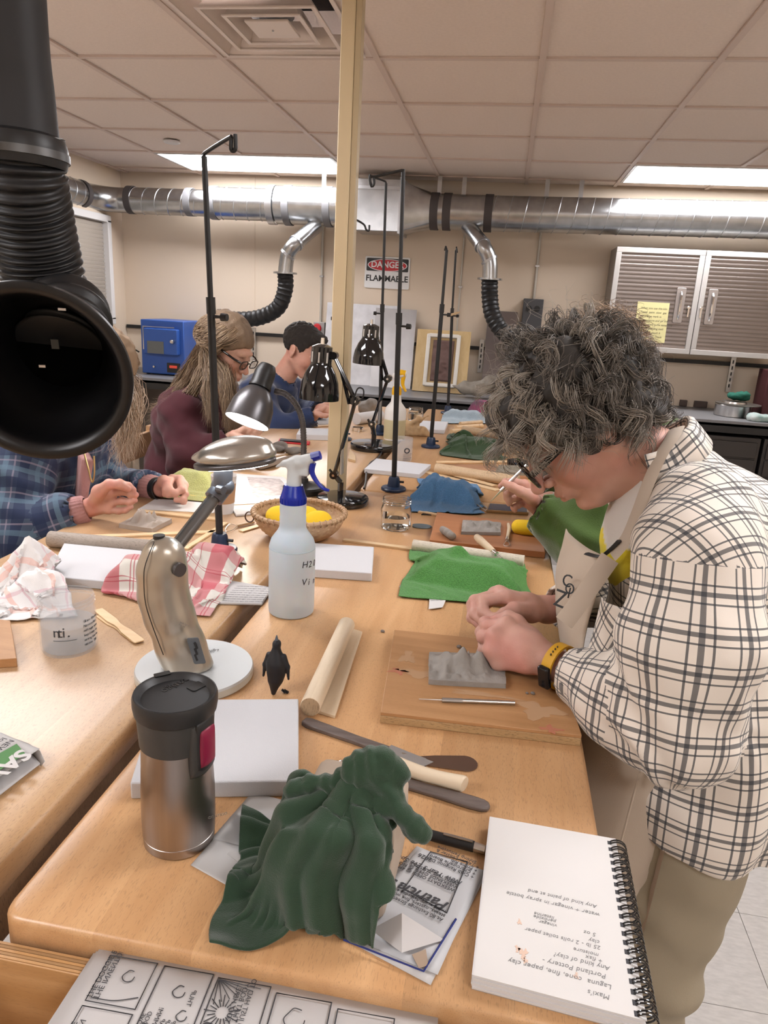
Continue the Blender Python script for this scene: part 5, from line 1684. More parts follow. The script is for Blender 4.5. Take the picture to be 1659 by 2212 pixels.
def patch(a0, a1, z0, z1, r, th_, rc=.3):
 """rounded patch wrapped on the mug"""
 n1, n2 = 17, 17
 G = []
 for i in range(n1):
  row = []
  for j in range(n2):
   u, w = 2 * i / (n1 - 1) - 1, 2 * j / (n2 - 1) - 1
   # squircle mapping
   uu = u * math.sqrt(1 - rc * w * w / 2)
   ww = w * math.sqrt(1 - rc * u * u / 2)
   a = an + (a0 + a1) / 2 + uu * (a1 - a0) / 2
   z = (z0 + z1) / 2 + ww * (z1 - z0) / 2
   rr = r + th_ * (1 - max(abs(u), abs(w)) ** 6)
   row.append(mc + V(rr * math.cos(a), rr * math.sin(a), z))
  G.append(row)
 return np.array(G)
MB().grid(patch(-.52, .52, .098, .170, .0385, .0055)).build('button_housing', mat('grey_collar', (.045, .044, .042)), mg, smooth=180, solid=.004)
MB().grid(patch(-.36, .36, .106, .170, .0425, .0028)).build('button_surround', mat('lid_black', (.02, .02, .02)), mg, smooth=180, solid=.003)
MB().grid(patch(-.27, .27, .112, .160, .0445, .0035)).build('button', mat('crimson_button', (.22, .012, .045), rough=.4), mg, smooth=180, solid=.003)
lx, ly = P(345, 1466, mc[2] + .182), P(412, 1452, mc[2] + .182)
tdir = unit(P(358, 1482, mc[2] + .182) - P(412, 1456, mc[2] + .182))
text('contigo', .0145, P(413, 1459, mc[2] + .1817), tdir, np.cross((0, 0, 1), tdir), mat('lid_emboss', (.008, .008, .008), rough=.25), mg, spacing=1.0, thick=.0006)
sp_ = P(425, 1482, mc[2] + .182)
MB().prism(arcpoly(-.010, -.007, .010, .007, .003), 0, .0012, R=rotz(math.atan2(tdir[1], tdir[0])), o=(sp_[0], sp_[1], mc[2] + .1812)).build('drink_opening', mat('opening_dark', (.004, .004, .004), rough=.3), mg)
rp = V(mc[0] - .030, mc[1] + .031, mc[2] + .1870)
MB().prism(arcpoly(-.009, -.004, .009, .004, .001), 0, .0012, R=rotz(.75), o=rp).build('vent_notch', mat('opening_dark', (.004, .004, .004)), mg)
text('CONTIGO', .0045, PY(449, 1770, mc[1] - .034) + V(0, 0, 0), V(.75, .55, 0), (0, 0, 1), m_steel, mg, name='side_lettering')
# ================================================================== spray bottles
def bottle_lathe(c, prof, m, t, name='bottle'):
 return MB().lathe(prof, 44, c).build(name, m, t)
m_hdpe = mat('milky_plastic', (.72, .80, .86), rough=.35, trans=.35, ior=1.3, sss=.2)
m_liq = mat('milky_liquid', (.74, .78, .80), rough=.3)
m_bluep = mat('royal_blue_plastic', (.004, .018, .28), rough=.25)
m_greyp = mat('pale_grey_plastic', (.56, .57, .56), rough=.4)
c = P(629, 1320)
Ys = c[1]
sb_ = thing('spray_bottle', 'milky spray bottle with royal blue collar and trigger in the middle of the benches', 'spray bottle', c)
zz = lambda y: PY(632, y, Ys)[2] - TZ
hS, hN, hC0, hC1 = zz(1175), zz(1143), zz(1086), zz(1047)
R1 = .0455
MB().lathe([(R1 * .9, 0), (R1 * .98, .003), (R1, .012), (R1, hS - .012), (R1 * .985, hS), (R1 * .9, hS + .012), (R1 * .66, hN - .003), (R1 * .58, hN + .004), (R1 * .56, hN + .012), (R1 * .575, hN + .015), (R1 * .555, hN + .020), (R1 * .57, hN + .024), (R1 * .55, hN + .03), (R1 * .57, hC0 - .012), (R1 * .56, hC0), (0, hC0)], 56, c).build('bottle', m_hdpe, sb_)
MB().lathe([(0, hS - .006), (R1 * 1.003, hS - .006), (R1 * 1.003, hS - .0045), (0, hS - .0045)], 56, c).build('fill_line', mat('fill_line', (.50, .60, .66), rough=.4), sb_)
cr = R1 * .50
n = 30
MB().lathe([(cr * 1.08, hC0 - .002), (cr * 1.1, hC0), (cr * 1.1, hC0 + .012), (cr * 1.04, hC0 + .016), (cr * .78, hC1), (cr * .70, hC1), (0, hC1)], n, c, col=None).build('collar', m_bluep, sb_)
for k in range(22):
 a = k * 2 * math.pi / 22
 MB().box(c + V(cr * 1.1 * math.cos(a), cr * 1.1 * math.sin(a), hC0 + .006), (.0016, .002, .011), ang=a).build('grip_rib', m_bluep, sb_)
q = lambda x, y, dy=0.0: PY(x, y, Ys + dy)
s = SDF(q(590, 1050) - .05, q(700, 975) + .06, .002)
s.cone(q(635, 1046), q(636, 1006), .0145, .0125, k=.004)
s.cone(q(634, 1004), q(662, 996), .0125, .011, k=.006)
s.cone(q(640, 1000), q(672, 990), .0105, .0095, k=.006)
s.chain([q(640, 996), q(615, 1001), q(597, 1008)], [.0105, .0055, .002], k=.006, flat=((0, 1, 0), 1.5))
s.box(q(655, 1012), (.012, .008, .014), rnd=.004, k=.004)
v, f = s.mesh()
MB().add(v, f).build('spray_head', m_greyp, sb_, smooth=180)
MB().tube([q(674, 988), q(692, 983)], [.0095, .0085], 8).build('nozzle', m_bluep, sb_, smooth=30)
tr_ = smoothpath([q(676, 1000), q(674, 1020), q(684, 1040), q(698, 1055), q(711, 1060)], 24)
MB().tube(tr_, np.interp(np.arange(len(tr_)), [0, 8, len(tr_) - 1], [.0085, .0062, .0035]), 10, flat=(1.0, .75)).build('trigger', m_bluep, sb_)
m_mark = mat('black_marker', (.03, .03, .04), rough=.6)
ang0 = math.atan2(-.62, .78)
ud = V(-math.sin(ang0), math.cos(ang0), 0)
for s_, y in (('H20', 1203), ('Vin', 1240)):
 zt_ = zz(y) - .008
 for k, ch in enumerate(s_):
  a = ang0 - .10 + .34 * k
  text(ch, .0185, c + V((R1 + .0006) * math.cos(a - .1), (R1 + .0006) * math.sin(a - .1), zt_ - .002 * k), V(-math.sin(a), math.cos(a), 0), (0, 0, 1), m_mark, sb_, name='marker_writing', shear=.15)
c = P(851, 949)
Y2 = c[1]
sy = thing('spray_bottle', 'spray bottle with yellow collar and trigger on the far bench', 'spray bottle', c)
zz2 = lambda y: PY(851, y, Y2)[2] - TZ
R2 = (PY(875, 900, Y2)[0] - PY(829, 900, Y2)[0]) / 2
m_yl = mat('pale_yellow_plastic', (.78, .70, .44), rough=.35, trans=.3, ior=1.3)
m_whp = mat('white_plastic', (.78, .76, .72), rough=.4)
MB().lathe([(R2 * .95, 0), (R2, .006), (R2, zz2(888)), (R2 * .9, zz2(880)), (R2 * .5, zz2(868)), (R2 * .42, zz2(852)), (0, zz2(848))], 40, c).build('bottle', m_whp, sy)
MB().lathe([(R2 * .96, .002), (R2 * 1.004, .007), (R2 * 1.004, zz2(905)), (0, zz2(905))], 40, c).build('liquid', m_yl, sy)
m_ylw = mat('bright_yellow_plastic', (.82, .45, .01), rough=.35)
MB().lathe([(R2 * .45, zz2(852)), (R2 * .45, zz2(842)), (R2 * .36, zz2(834)), (0, zz2(834))], 24, c).build('collar', m_ylw, sy)
q = lambda x, y: PY(x, y, Y2)
s = SDF(q(840, 845) - .06, q(880, 800) + .06, .004)
s.cone(q(856, 838), q(858, 815), .016, .014, k=.006).cone(q(853, 812), q(872, 808), .014, .016, k=.008)
v, f = s.mesh()
MB().add(v, f).build('spray_head', m_whp, sy, smooth=180)
MB().tube([q(864, 806), q(876, 808)], [.018, .016], 10).build('nozzle', m_ylw, sy)
MB().tube(smoothpath([q(872, 812), q(870, 830), q(877, 846)], 14), np.linspace(.011, .005, 15), 8).build('trigger', m_ylw, sy)
# ================================================================== jars
m_glass = mat('clear_glass', (.98, .99, .99), rough=.02, trans=1.0, ior=1.35)
m_plast = mat('clear_plastic', (.60, .65, .70), rough=.06, alpha=.17, spec=.9)
m_water = mat('cloudy_water', (.97, .96, .92), rough=.02, trans=.97, ior=1.2)
m_water2 = mat('milky_water', (.52, .56, .60), rough=.05, alpha=.32, spec=.6)
def jar(base, topy, halfw, label, m, name='glass_jar', neck=.9, water=None, wm=None, threads=True, lip=.012):
 c = P(*base)
 H = PY(base[0], topy, c[1])[2] - TZ
 R = halfw / pxm(c + V(0, 0, H * .5))
 t = thing(name, label, 'jar', c)
 Rn = R * neck
 w_ = .0022
 prof = [(0, .001), (R * .92, 0), (R, .006), (R, H - lip * 2.6), (Rn * 1.01, H - lip * 1.9), (Rn, H - lip * 1.6), (Rn, H), (Rn - w_, H), (Rn - w_, H - lip * 1.7), (R - w_ * 1.3, H - lip * 2.7), (R - w_ * 1.3, .008), (R * .9, .005), (0, .005)]
 MB().lathe(prof, 48, c).build('wall', m, t)
 if threads:
  for k in range(2):
   MB().ring([(Rn, H - lip * (.4 + .55 * k)), (Rn + .0016, H - lip * (.5 + .55 * k)), (Rn, H - lip * (.6 + .55 * k))], 48, c).build('thread', m, t)
 if water:
  MB().lathe([(0, .0052), (R * .9, .0055), (R - w_ * 1.32, .0085), (R - w_ * 1.32, H * water), (0, H * water)], 48, c).build('water', wm, t)
 return t, c, R, H
t, c, R, H = jar((151, 1398), 1286, 58, 'clear plastic jar of milky water beside the paper towel', m_plast, 'plastic_jar', .96, .52, m_water2)
fa = math.atan2(-c[1], -c[0])
for ch, k in zip('nti.', range(4)):
 a = fa - .55 + .16 * k
 text(ch, .026, c + V((R + .0006) * math.cos(a), (R + .0006) * math.sin(a), H * .42), V(-math.sin(a), math.cos(a), 0), (0, 0, 1), m_ink, t, name='print')
for k, ln in enumerate(('Gelato  Chocolate', 'Nutrition Facts', 'milk sugar cocoa', 'keep frozen  net wt', 'serving size one cup', 'calories  240')):
 for h_, ch in enumerate(ln[:16]):
  a = fa + .52 + .045 * h_
  if ch != ' ':
   text(ch, .0065, c + V((R + .0006) * math.cos(a), (R + .0006) * math.sin(a), H * .62 - k * .0085), V(-math.sin(a), math.cos(a), 0), (0, 0, 1), m_ink, t, name='print')
MB().tube([c + V((R + .0004) * math.cos(fa + a), (R + .0004) * math.sin(fa + a), H * .35) for a in np.linspace(-.55, .25, 14)], .0005, 4).build('print_line', m_ink, t)
t, c, R, H = jar((854, 1139), 1075, 33, 'clear glass jar of water in front of the blue cloth', m_glass, 'glass_jar', .92, .40, m_water)
MB().prism(arcpoly(-.006, -.010, .006, .010, .001), 0, .0004, R=np.array([unit(V(.9, .3, 0)), (0, 0, 1), unit(np.cross(unit(V(.9, .3, 0)), (0, 0, 1)))]).T, o=c + V(-R * .62, -R * .80, H * .5)).build('sticker', m_paper, t)
jar((897, 909), 880, 17, 'small clear glass jar behind the driftwood', m_glass, 'glass_jar', .9, .55, m_water)
t, c, R, H = jar((868, 994), 945, 22, 'clear printed plastic tub behind the front hook stand', m_plast, 'plastic_jar', 1.0, None, None, False)
fa = math.atan2(-c[1], -c[0])
text('O', .030, c + V((R + .001) * math.cos(fa + .15), (R + .001) * math.sin(fa + .15), H * .40), V(-math.sin(fa + .15), math.cos(fa + .15), 0), (0, 0, 1), m_ink, t, name='print', bold=.001)
for k in range(6):
 MB().tube([c + V((R + .0008) * math.cos(fa + a), (R + .0008) * math.sin(fa + a), H * (.36 - .055 * k)) for a in np.linspace(.1, 1.1 - .1 * (k % 3), 10)], .0007, 4).build('print_line', m_ink, t)
# paper cup behind the task lamp
c = P(484, 1106)
H = PY(484, 1026, c[1])[2] - TZ
pc_ = thing('paper_cup', 'kraft brown paper cup standing behind the task lamp arm', 'cup', c)
R = 24 / pxm(c)
MB().lathe([(R * .86, 0), (R * .86, .004), (R * 1.12, H - .004), (R * 1.15, H), (R * 1.12, H + .001), (R * 1.08, H - .004), (R * .84, .008), (0, .008)], 36, c).build('cup_wall', m_paper, pc_)
MB().lathe([(R * .93, H * .28), (R * .94, H * .28), (R * 1.085, H * .80), (R * 1.075, H * .80)], 36, c).build('sleeve', mat('kraft_card', (.42, .25, .14), rough=.8), pc_)
# ================================================================== basket of sponges
c = P(646, 1158)
bk = thing('woven_basket', 'shallow woven bamboo basket holding yellow sponges', 'basket', c)
Rb = 98 / pxm(c + V(0, 0, .06))
Hb = .066
m_wea = mat('woven_bamboo', (.42, .25, .15), rough=.6, col2=(.58, .40, .24), vscale=60)
nr, na = 15, 72
rows = []
for i in range(nr):
 tt = i / (nr - 1)
 r = Rb * (.55 + .45 * math.sin(tt * math.pi / 2) ** .8)
 z = .002 + Hb * tt ** 1.15
 row = []
 for j in range(na * 2):
  a = j * math.pi / na
  wv = .0016 * (1 if ((j // 3 + i) % 2) else -1)
  row.append(c + V((r + wv) * math.cos(a), (r + wv) * math.sin(a), z))
 rows.append(row)
MB().grid(np.array(rows), wrap=True).build('woven_wall', m_wea, bk, smooth=60, solid=.004, soff=1.0)
MB().lathe([(0, .002), (Rb * .56, .002), (Rb * .56, .006), (0, .006)], 36, c).build('floor', m_wea, bk)
MB().tube([c + V(Rb * math.cos(a), Rb * math.sin(a), Hb + .002) for a in np.linspace(0, 2 * math.pi, 65)[:-1]], .006, 8, closed=True).build('rim', m_wea, bk)
for k in range(44):
 a = k * 2 * math.pi / 44
 o_ = c + V(Rb * math.cos(a), Rb * math.sin(a), Hb + .001)
 ra = V(math.cos(a), math.sin(a), 0)
 ta = V(-math.sin(a), math.cos(a), 0)
 pts = [o_ + .0075 * (ra * math.cos(t) + V(0, 0, 1) * math.sin(t)) + ta * (.004 * t / 6.28) for t in np.linspace(0, 2 * math.pi, 9)]
 MB().tube(pts, .0016, 5).build('rim_binding', mat('binding_cane', (.50, .34, .20), rough=.6), bk)
ho = c + V(-Rb * .99, -.02, Hb * .75)
MB().tube([ho + V(-.012 + .012 * math.cos(t), 0, -.004 + .014 * math.sin(t)) for t in np.linspace(0, 2 * math.pi, 21)[:-1]], .002, 6, closed=True).build('loop_handle', mat('wire_brown', (.1, .06, .04), rough=.4), bk)
def disc_sponge(c, R, r, h, label):
 s = SDF(c - .06, c + .06, .003)
 s.ell(c, (r, r * .92, h), R=R, k=.002)
 v, f = s.mesh()
 MB().add(v, f).build('sponge', m_spg, smooth=180, label=label, cat='sponge', group='yellow sponges')
def tiltR(ax, ay):
 return frame(V(math.cos(ay), 0, math.sin(ay)), up=unit(V(-math.sin(ay), math.sin(ax), 1)))
disc_sponge(c + V(.052, -.020, .050), tiltR(-.6, .15), .041, .022, 'yellow sponge at the right side of the basket')
disc_sponge(c + V(-.052, .0, .048), tiltR(-.5, -.2), .040, .022, 'yellow sponge at the left side of the basket')
disc_sponge(c + V(.004, .040, .046), tiltR(-.4, 0), .038, .020, 'yellow sponge at the back of the basket')
disc_sponge(c + V(.012, -.048, .032), tiltR(-.2, .0), .034, .018, 'yellow sponge lowest at the front of the basket')
# ================================================================== cloths
def terry(name, c1, c2=None, rough=.95, bump=.8, bscale=420):
 return mat(name, c1, rough=rough, bump=bump, bscale=bscale, sheen=.2, var=.30, vscale=420, spec=.1)
def towel(name, label, corners, under, m, na=52, nb=52, lift=.10, slack=1.04, crumple=.0, uvs=None, seed=0, steps=100, thick=.003, group=None, cat='towel', pins=None, sub=1, sol=.0022, fold=.009):
 """corners: four table pixels of the sheet's outline"""
 q = [P(*c_) for c_ in corners]
 G = sheet(*q, na, nb, TZ + lift)
 rest = G.copy()
 hf = boxheight(under)
 if crumple:
  G = G + crumple * np.stack([fbm(G, 14, 2, seed), fbm(G, 14, 2, seed + 5), np.abs(fbm(G, 18, 2, seed + 9)) * 1.5], -1)
 X = drape(G, hf, steps=steps, iters=6, thick=thick, stretch=slack, restq=rest, pins=pins)
 c_, s_ = math.cos(seed), math.sin(seed)
 xr_ = np.stack([(X[..., 0] * c_ + X[..., 1] * s_) * 1.7, (X[..., 1] * c_ - X[..., 0] * s_) * .55, X[..., 2] * .6], -1)
 eg = np.minimum(np.minimum(np.arange(na), na - 1 - np.arange(na))[:, None] / 8, np.minimum(np.arange(nb), nb - 1 - np.arange(nb))[None] / 8).clip(.15, 1)
 X[..., 2] += fold * eg * (1 - np.abs(fbm(xr_, 17, 2, seed + 20))).clip(0, 1) ** 2
 su, sv = np.linalg.norm(q[1] - q[0]), np.linalg.norm(q[3] - q[0])
 uv = grid_uv(na, nb, su, sv) if uvs is None else grid_uv(na, nb, *uvs)
 if np.cross(q[1] - q[0], q[3] - q[0])[2] < 0:
  X, uv = X[::-1], uv[::-1]
 return MB().grid(X, uv).build(name, m, smooth=180, label=label, cat=cat, group=group, solid=sol, soff=1.0, sub=sub)
def bx(px, hx, hy, ang, h, soft=.012):
 c = P(*px)
 return (c[0], c[1], hx, hy, ang, h, soft)
# green towel over a covered piece behind the hands
towel('hand_towel', 'bright green terry towel draped over a piece behind the working hands', [(872, 1290), (1152, 1318), (1128, 1218), (900, 1190)], [bx((1015, 1250), .105, .060, -.12, .042, .055), bx((985, 1238), .035, .03, .3, .058, .05)],
   terry('green_terry', (.085, .25, .06)), slack=1.10, seed=1, lift=.09, crumple=.012)
q0, q1 = P(935, 1308, TZ + .004), P(965, 1300, TZ + .010)
tg = MB().prism(topquad([(928, 1292), (966, 1290), (956, 1312), (926, 1316)], TZ + .004)[:, :2], TZ + .0036, TZ + .0046).build('care_label', m_paper, bpy.data.objects['hand_towel'])
text('100% COTTON\nMADE IN INDIA\nMACHINE WASH', .0042, P(958, 1296, TZ + .0048), P(930, 1297, TZ + .0048) - P(958, 1296, TZ + .0048), P(945, 1312, TZ + .0048) - P(945, 1296, TZ + .0048), m_ink, tg, thick=.0001)
slab('paper_sheet', 'white paper sheet sticking out under the green terry towel', 'paper', [(897, 1216), (960, 1222), (930, 1274), (862, 1268)], .0008, m_paper, bevel=0)
towel('cleaning_cloth', 'sky blue terry cloth draped over a lump beside the glass jar', [(884, 1106), (1042, 1112), (1032, 1050), (905, 1036)], [bx((965, 1078), .085, .055, -.15, .058, .06), bx((935, 1070), .03, .03, 0, .074, .05)], terry('blue_terry', (.085, .21, .40)), slack=1.14, crumple=.02, seed=3, lift=.11)
towel('cleaning_cloth', 'dark green crumpled cloth on the far bench behind the blue cloth', [(950, 985), (1100, 1000), (1085, 955), (970, 940)], [bx((1020, 975), .10, .07, -.1, .05, .09), bx((1000, 965), .03, .03, 0, .07, .04)], terry('dark_green_cloth', (.035, .065, .028), bump=.3), slack=1.24, crumple=.035, seed=5, lift=.10)
towel('cleaning_cloth', 'pale blue grey cloth at the far end of the benches', [(955, 915), (1050, 915), (1045, 893), (965, 890)], [bx((1000, 903), .10, .06, 0, .035, .05)], terry('pale_blue_cloth', (.30, .37, .42), bump=.3), slack=1.12, crumple=.015, seed=6, na=36, nb=36)
towel('cleaning_cloth', 'teal and pink cloth beyond the pale blue grey cloth', [(1012, 894), (1062, 896), (1057, 886), (1018, 884)], [bx((1038, 890), .06, .05, 0, .06, .05)], mat('teal_pink_cloth', (.015, .07, .09), rough=.95, col2=(.40, .06, .14), vscale=9), slack=1.12, crumple=.015, seed=7, na=30, nb=30)
towel('cleaning_cloth', 'olive terry cloth behind the plaid-sleeved hands on the near bench', [(362, 1078), (470, 1085), (470, 1030), (395, 1020)], [bx((420, 1052), .07, .05, 0, .045, .05)], terry('olive_terry', (.30, .30, .11)), slack=1.14, crumple=.02, seed=8, na=40, nb=40)
# red checked tea towel
m_tea = plaid('red_tea_check', (.66, .63, .57), [(.0, .34, (.48, .07, .10), .78), (.52, .02, (.42, .08, .10), .8), (.58, .02, (.42, .08, .10), .8), (.78, .02, (.42, .08, .10), .8)], [(.0, .34, (.48, .07, .10), .6), (.55, .02, (.42, .08, .10), .8), (.62, .02, (.42, .08, .10), .8)], .098, .105)
towel('tea_towel', 'red and white checked tea towel in a heap around the task lamp', [(200, 1300), (470, 1335), (562, 1228), (290, 1190)], [bx((325, 1262), .07, .035, .2, .050, .04), bx((462, 1240), .055, .032, -.3, .062, .04), bx((400, 1255), .025, .04, 0, .055, .04)], m_tea, na=64, nb=56, slack=1.16, crumple=.03, seed=11, lift=.10, steps=110)
# crumpled kitchen paper
m_kp = plaid('kitchen_paper', (.80, .78, .77), [(.10, .10, (.82, .42, .33), .55), (.40, .04, (.65, .35, .42), .5)], [(.2, .09, (.82, .42, .33), .5), (.6, .04, (.65, .35, .42), .45)], .12, .10, bump=.8)
zc = P(70, 1290)
qk = [P(-60, 1350), P(155, 1330), P(120, 1240), P(-60, 1230)]
Gk = sheet(*qk, 50, 50, TZ + .02)
rk = Gk.copy()
u, w = np.meshgrid(np.linspace(0, 1, 50), np.linspace(0, 1, 50), indexing='ij')
Gk[..., 2] += .26 * np.exp(-((u - .45) ** 2 / .035 + (w - .62) ** 2 / .05)) + .05 * np.abs(fbm(np.stack([u * 5, w * 5, u * 0], -1), 1.2, 3, 2))
Gk[..., :2] += .02 * np.stack([fbm(Gk, 14, 2, 3), fbm(Gk, 14, 2, 7)], -1)
hk = boxheight([(zc[0] - .035, zc[1] + .05, .018, .015, .3, .165, .10), (zc[0] + .02, zc[1] - .0, .05, .035, .4, .05, .05)])
Xk = drape(Gk, hk, steps=40, iters=5, stretch=1.5, restq=rk, g=.0016)
Xk = Xk + .004 * np.stack([noise(Xk, 60, 1), noise(Xk, 60, 2), np.abs(noise(Xk, 50, 3))], -1)
uvk = grid_uv(50, 50, .30, .24)
MB().grid(Xk[::-1] if np.cross(qk[1] - qk[0], qk[3] - qk[0])[2] < 0 else Xk, uvk).build('paper_towel', m_kp, smooth=40, solid=.0006, soff=1.0, label='crumpled white kitchen paper with faded orange print', cat='paper towel')
# ------------------------------------------------------------------ dark green bundle over a clay block
blk = thing('clay_block', 'block of beige clay half wrapped in the dark green T-shirt', 'clay block', P(745, 1880))
f0, f1, f2, f3 = P(600, 1955), P(812, 2003), P(893, 1812), P(700, 1775)
bcx = (f0 + f1 + f2 + f3) / 4
ex_, ey_ = unit(f1 - f0 + f2 - f3), unit(f3 - f0 + f2 - f1)
bhx, bhy, bhz = np.linalg.norm(f1 - f0 + f2 - f3) / 4, np.linalg.norm(f3 - f0 + f2 - f1) / 4, .046
Rk = frame(ex_)
s = SDF(bcx - .16, bcx + V(.16, .16, .2), .004)
s.box(bcx + V(0, 0, bhz + .0005), (bhx, bhy, bhz), R=Rk, rnd=.012)
v, f = s.mesh()
v = v + vnormals(v, f) * (fbm(v, 30, 2, 4) * .0018)[:, None]
v[:, 2] = np.maximum(v[:, 2], TZ + .0003)
MB().add(v, f).build('clay_body', mat('beige_clay', (.40, .32, .25), rough=.75), blk, smooth=180)
ang = math.atan2(Rk[1, 0], Rk[0, 0])
m_tee = mat('dark_green_jersey', (.030, .060, .034), rough=.95, sheen=.35, bump=.35, bscale=900, spec=.1, var=.10, vscale=14)
hz = TZ + 2 * bhz
tq = [P(455, 2050), P(792, 2108), P(884, 1800, hz), P(490, 1750)]
na, nb = 84, 76
Gt = sheet(*tq, na, nb, hz + .02)
rt = Gt.copy()
kc = P(775, 1722, hz + .012)
Gt[..., 2] += .012 * fbm(Gt, 11, 3, 21)
bxh = boxheight([(bcx[0] - .008 * ex_[0], bcx[1] - .008 * ex_[1], bhx + .007, bhy + .014, ang, 2 * bhz, .022)])
rdg = [(P(x, y, z_)[:2], am) for x, y, z_, am in ((690, 1800, hz, .010), (640, 1860, hz, .008), (720, 1900, hz, .009), (790, 1900, hz, .010), (845, 1840, hz, .010), (650, 1760, hz, .012), (860, 1780, hz, .008), (600, 1800, TZ, .01))]
def ht_(x, y):
 z = bxh(x, y)
 for e, am in rdg:
  d_ = e - kc[:2]
  L_ = np.linalg.norm(d_)
  d_ = d_ / L_
  t_ = ((x - kc[0]) * d_[0] + (y - kc[1]) * d_[1]) / L_
  w_ = np.abs(-(x - kc[0]) * d_[1] + (y - kc[1]) * d_[0])
  z = z + am * np.clip(1.15 - t_, 0, 1) * (t_ > 0) * np.exp(-(w_ / (.005 + .008 * np.clip(t_, 0, 1))) ** 2)
 return z + .022 * np.exp(-(((x - kc[0]) ** 2 + (y - kc[1]) ** 2) / .03 ** 2))
Xt = drape(Gt, ht_, steps=70, iters=6, stretch=1.12, restq=rt, fric=1.2)
gu, gv = np.gradient(Xt, axis=0), np.gradient(Xt, axis=1)
nx_ = np.cross(gu, gv)
nx_ /= np.linalg.norm(nx_, axis=-1)[..., None] + 1e-12
nx_ *= np.sign(nx_[..., 2:].mean())
dk_ = Xt[..., :2] - kc[:2]
ak_ = np.arctan2(dk_[..., 1], dk_[..., 0]) + .35 * fbm(Xt, 9, 2, 5)
fo_ = .006 + np.clip(np.linalg.norm(dk_, axis=-1) / .09, .25, 1) * (.0060 * np.sin(9 * ak_ + 1) + .0045 * np.sin(17 * ak_ + 2) + .002 * np.sin(31 * ak_)) + .003 * fbm(Xt, 30, 2, 7)
Xt = Xt + nx_ * fo_[..., None]
Xt[..., 2] = np.maximum(Xt[..., 2], TZ + .002)
mbt = MB()
mbt.grid(Xt[::-1] if np.cross(tq[1] - tq[0], tq[3] - tq[0])[2] < 0 else Xt)
mbt_o = thing('cotton_tshirt', 'dark green cotton T-shirt knotted over the clay block at the near end', 'cloth', P(660, 1900))
mbt.build('drape', m_tee, mbt_o, smooth=180, solid=.003, soff=1.0, sub=1)
k0 = kc + V(0, 0, .012)
s = SDF(k0 - .11, k0 + .13, .0022)
up = PY(815, 1652, kc[1] - .005)
s.chain(smoothpath([k0, k0 * .55 + up * .45 + V(-.006, -.006, .004), up], 8), np.linspace(.020, .0185, 9), k=.010, flat=((0, 1, 0), .7))
s.ell(up + V(.006, 0, -.012), (.016, .012, .024), k=.008)
for L, r_ in (([(716, 1716), (724, 1690), (752, 1676), (784, 1684), (792, 1706), (772, 1724), (742, 1722), (740, 1704), (764, 1698)], .0095), ([(788, 1712), (826, 1700), (848, 1722), (832, 1746), (800, 1738)], .010), ([(628, 1716), (662, 1696), (702, 1690), (738, 1700)], .0085), ([(835, 1735), (872, 1764), (908, 1806)], .009), ([(838, 1700), (856, 1678), (848, 1655)], .009)):
 pts = smoothpath([PY(x, y, kc[1] - .010 - .00025 * (y - 1700)) for x, y in L], 22)
 rr = np.full(len(pts), r_)
 rr[0] = rr[-1] = r_ * .5
 s.chain(pts, rr, k=.007, flat=((0, .7, .7), .75))
v, f = s.mesh()
v = v + vnormals(v, f) * (fbm(v, 70, 3, 14) * .0022 + .0012 * np.sin(v[:, 0] * 300 + v[:, 2] * 260 + 5 * fbm(v, 30, 2, 2)))[:, None]
MB().add(v, f).build('knot', m_tee, mbt_o, smooth=180)
# ================================================================== papers
def sheet_px(name, label, px, m, z=TZ + .0003, bend=.0, seed=0, cat='paper', n=14, group=None, parent=None, thick=.0004):
 q = topquad(px, z)
 u = np.linspace(0, 1, n)[:, None, None]
 w = np.linspace(0, 1, n)[None, :, None]
 G = (1 - u) * (1 - w) * q[0] + u * (1 - w) * q[1] + u * w * q[2] + (1 - u) * w * q[3]
 G[..., 2] += bend * (fbm(G, 9, 2, seed) * .5 + .5).clip(0, 1)
 if np.cross(q[1] - q[0], q[3] - q[0])[2] < 0:
  G = G[::-1]
 return MB().grid(G, grid_uv(n, n, 1, 1)).build(name, m, parent, smooth=180, solid=thick, soff=1.0, label=label, cat=cat, group=group), q
m_wax = mat('waxed_paper', (.62, .60, .58), rough=.35, alpha=.72, spec=.5)
sheet_px('waxed_paper', 'translucent waxed paper sheet sticking out beside the travel mug', [(452, 1818), (545, 1712), (700, 1760), (560, 1900)], m_wax, bend=.006, seed=2, cat='waxed paper', z=TZ + .0006)
sheet_px('waxed_paper', 'lower translucent waxed paper sheet under the dark green T-shirt', [(412, 1872), (462, 1815), (640, 1860), (540, 1945)], m_wax, bend=.004, seed=4, cat='waxed paper', z=TZ + .0003)
# folded newspaper with the advert
nwp = thing('newspaper', 'folded newspaper page with restaurant advert under the green T-shirt', 'newspaper', P(900, 1960), group='newspapers')
o_, q = sheet_px('lower_leaf', None, [(735, 2026), (930, 2130), (1050, 1892), (900, 1832)], m_news, bend=.003, seed=5, parent=nwp, z=TZ + .0006)
o_, q = sheet_px('upper_leaf', None, [(742, 2022), (945, 2108), (1046, 1884), (905, 1836)], mat('newsprint_grey', (.50, .50, .51), rough=.9), bend=.003, seed=5, parent=nwp, z=TZ + .0026)
zp = TZ + .0064
def pl(pts, r, m, parent, z=zp, name='print_line', closed=False):
 MB().tube([P(x, y, z) for x, y in pts], r, 4, closed=closed).build(name, m, parent)
nb_ = mat('navy_print', (.02, .03, .16), rough=.8)
pl([(742, 2030), (915, 2098), (985, 1985)], .0012, nb_, nwp)
pl([(872, 1920), (965, 1972), (1010, 1862), (930, 1840)], .0008, m_ink, nwp, closed=True)
xd = unit(P(885, 1905, zp) - P(975, 1945, zp))
yd = np.cross((0, 0, 1), xd)
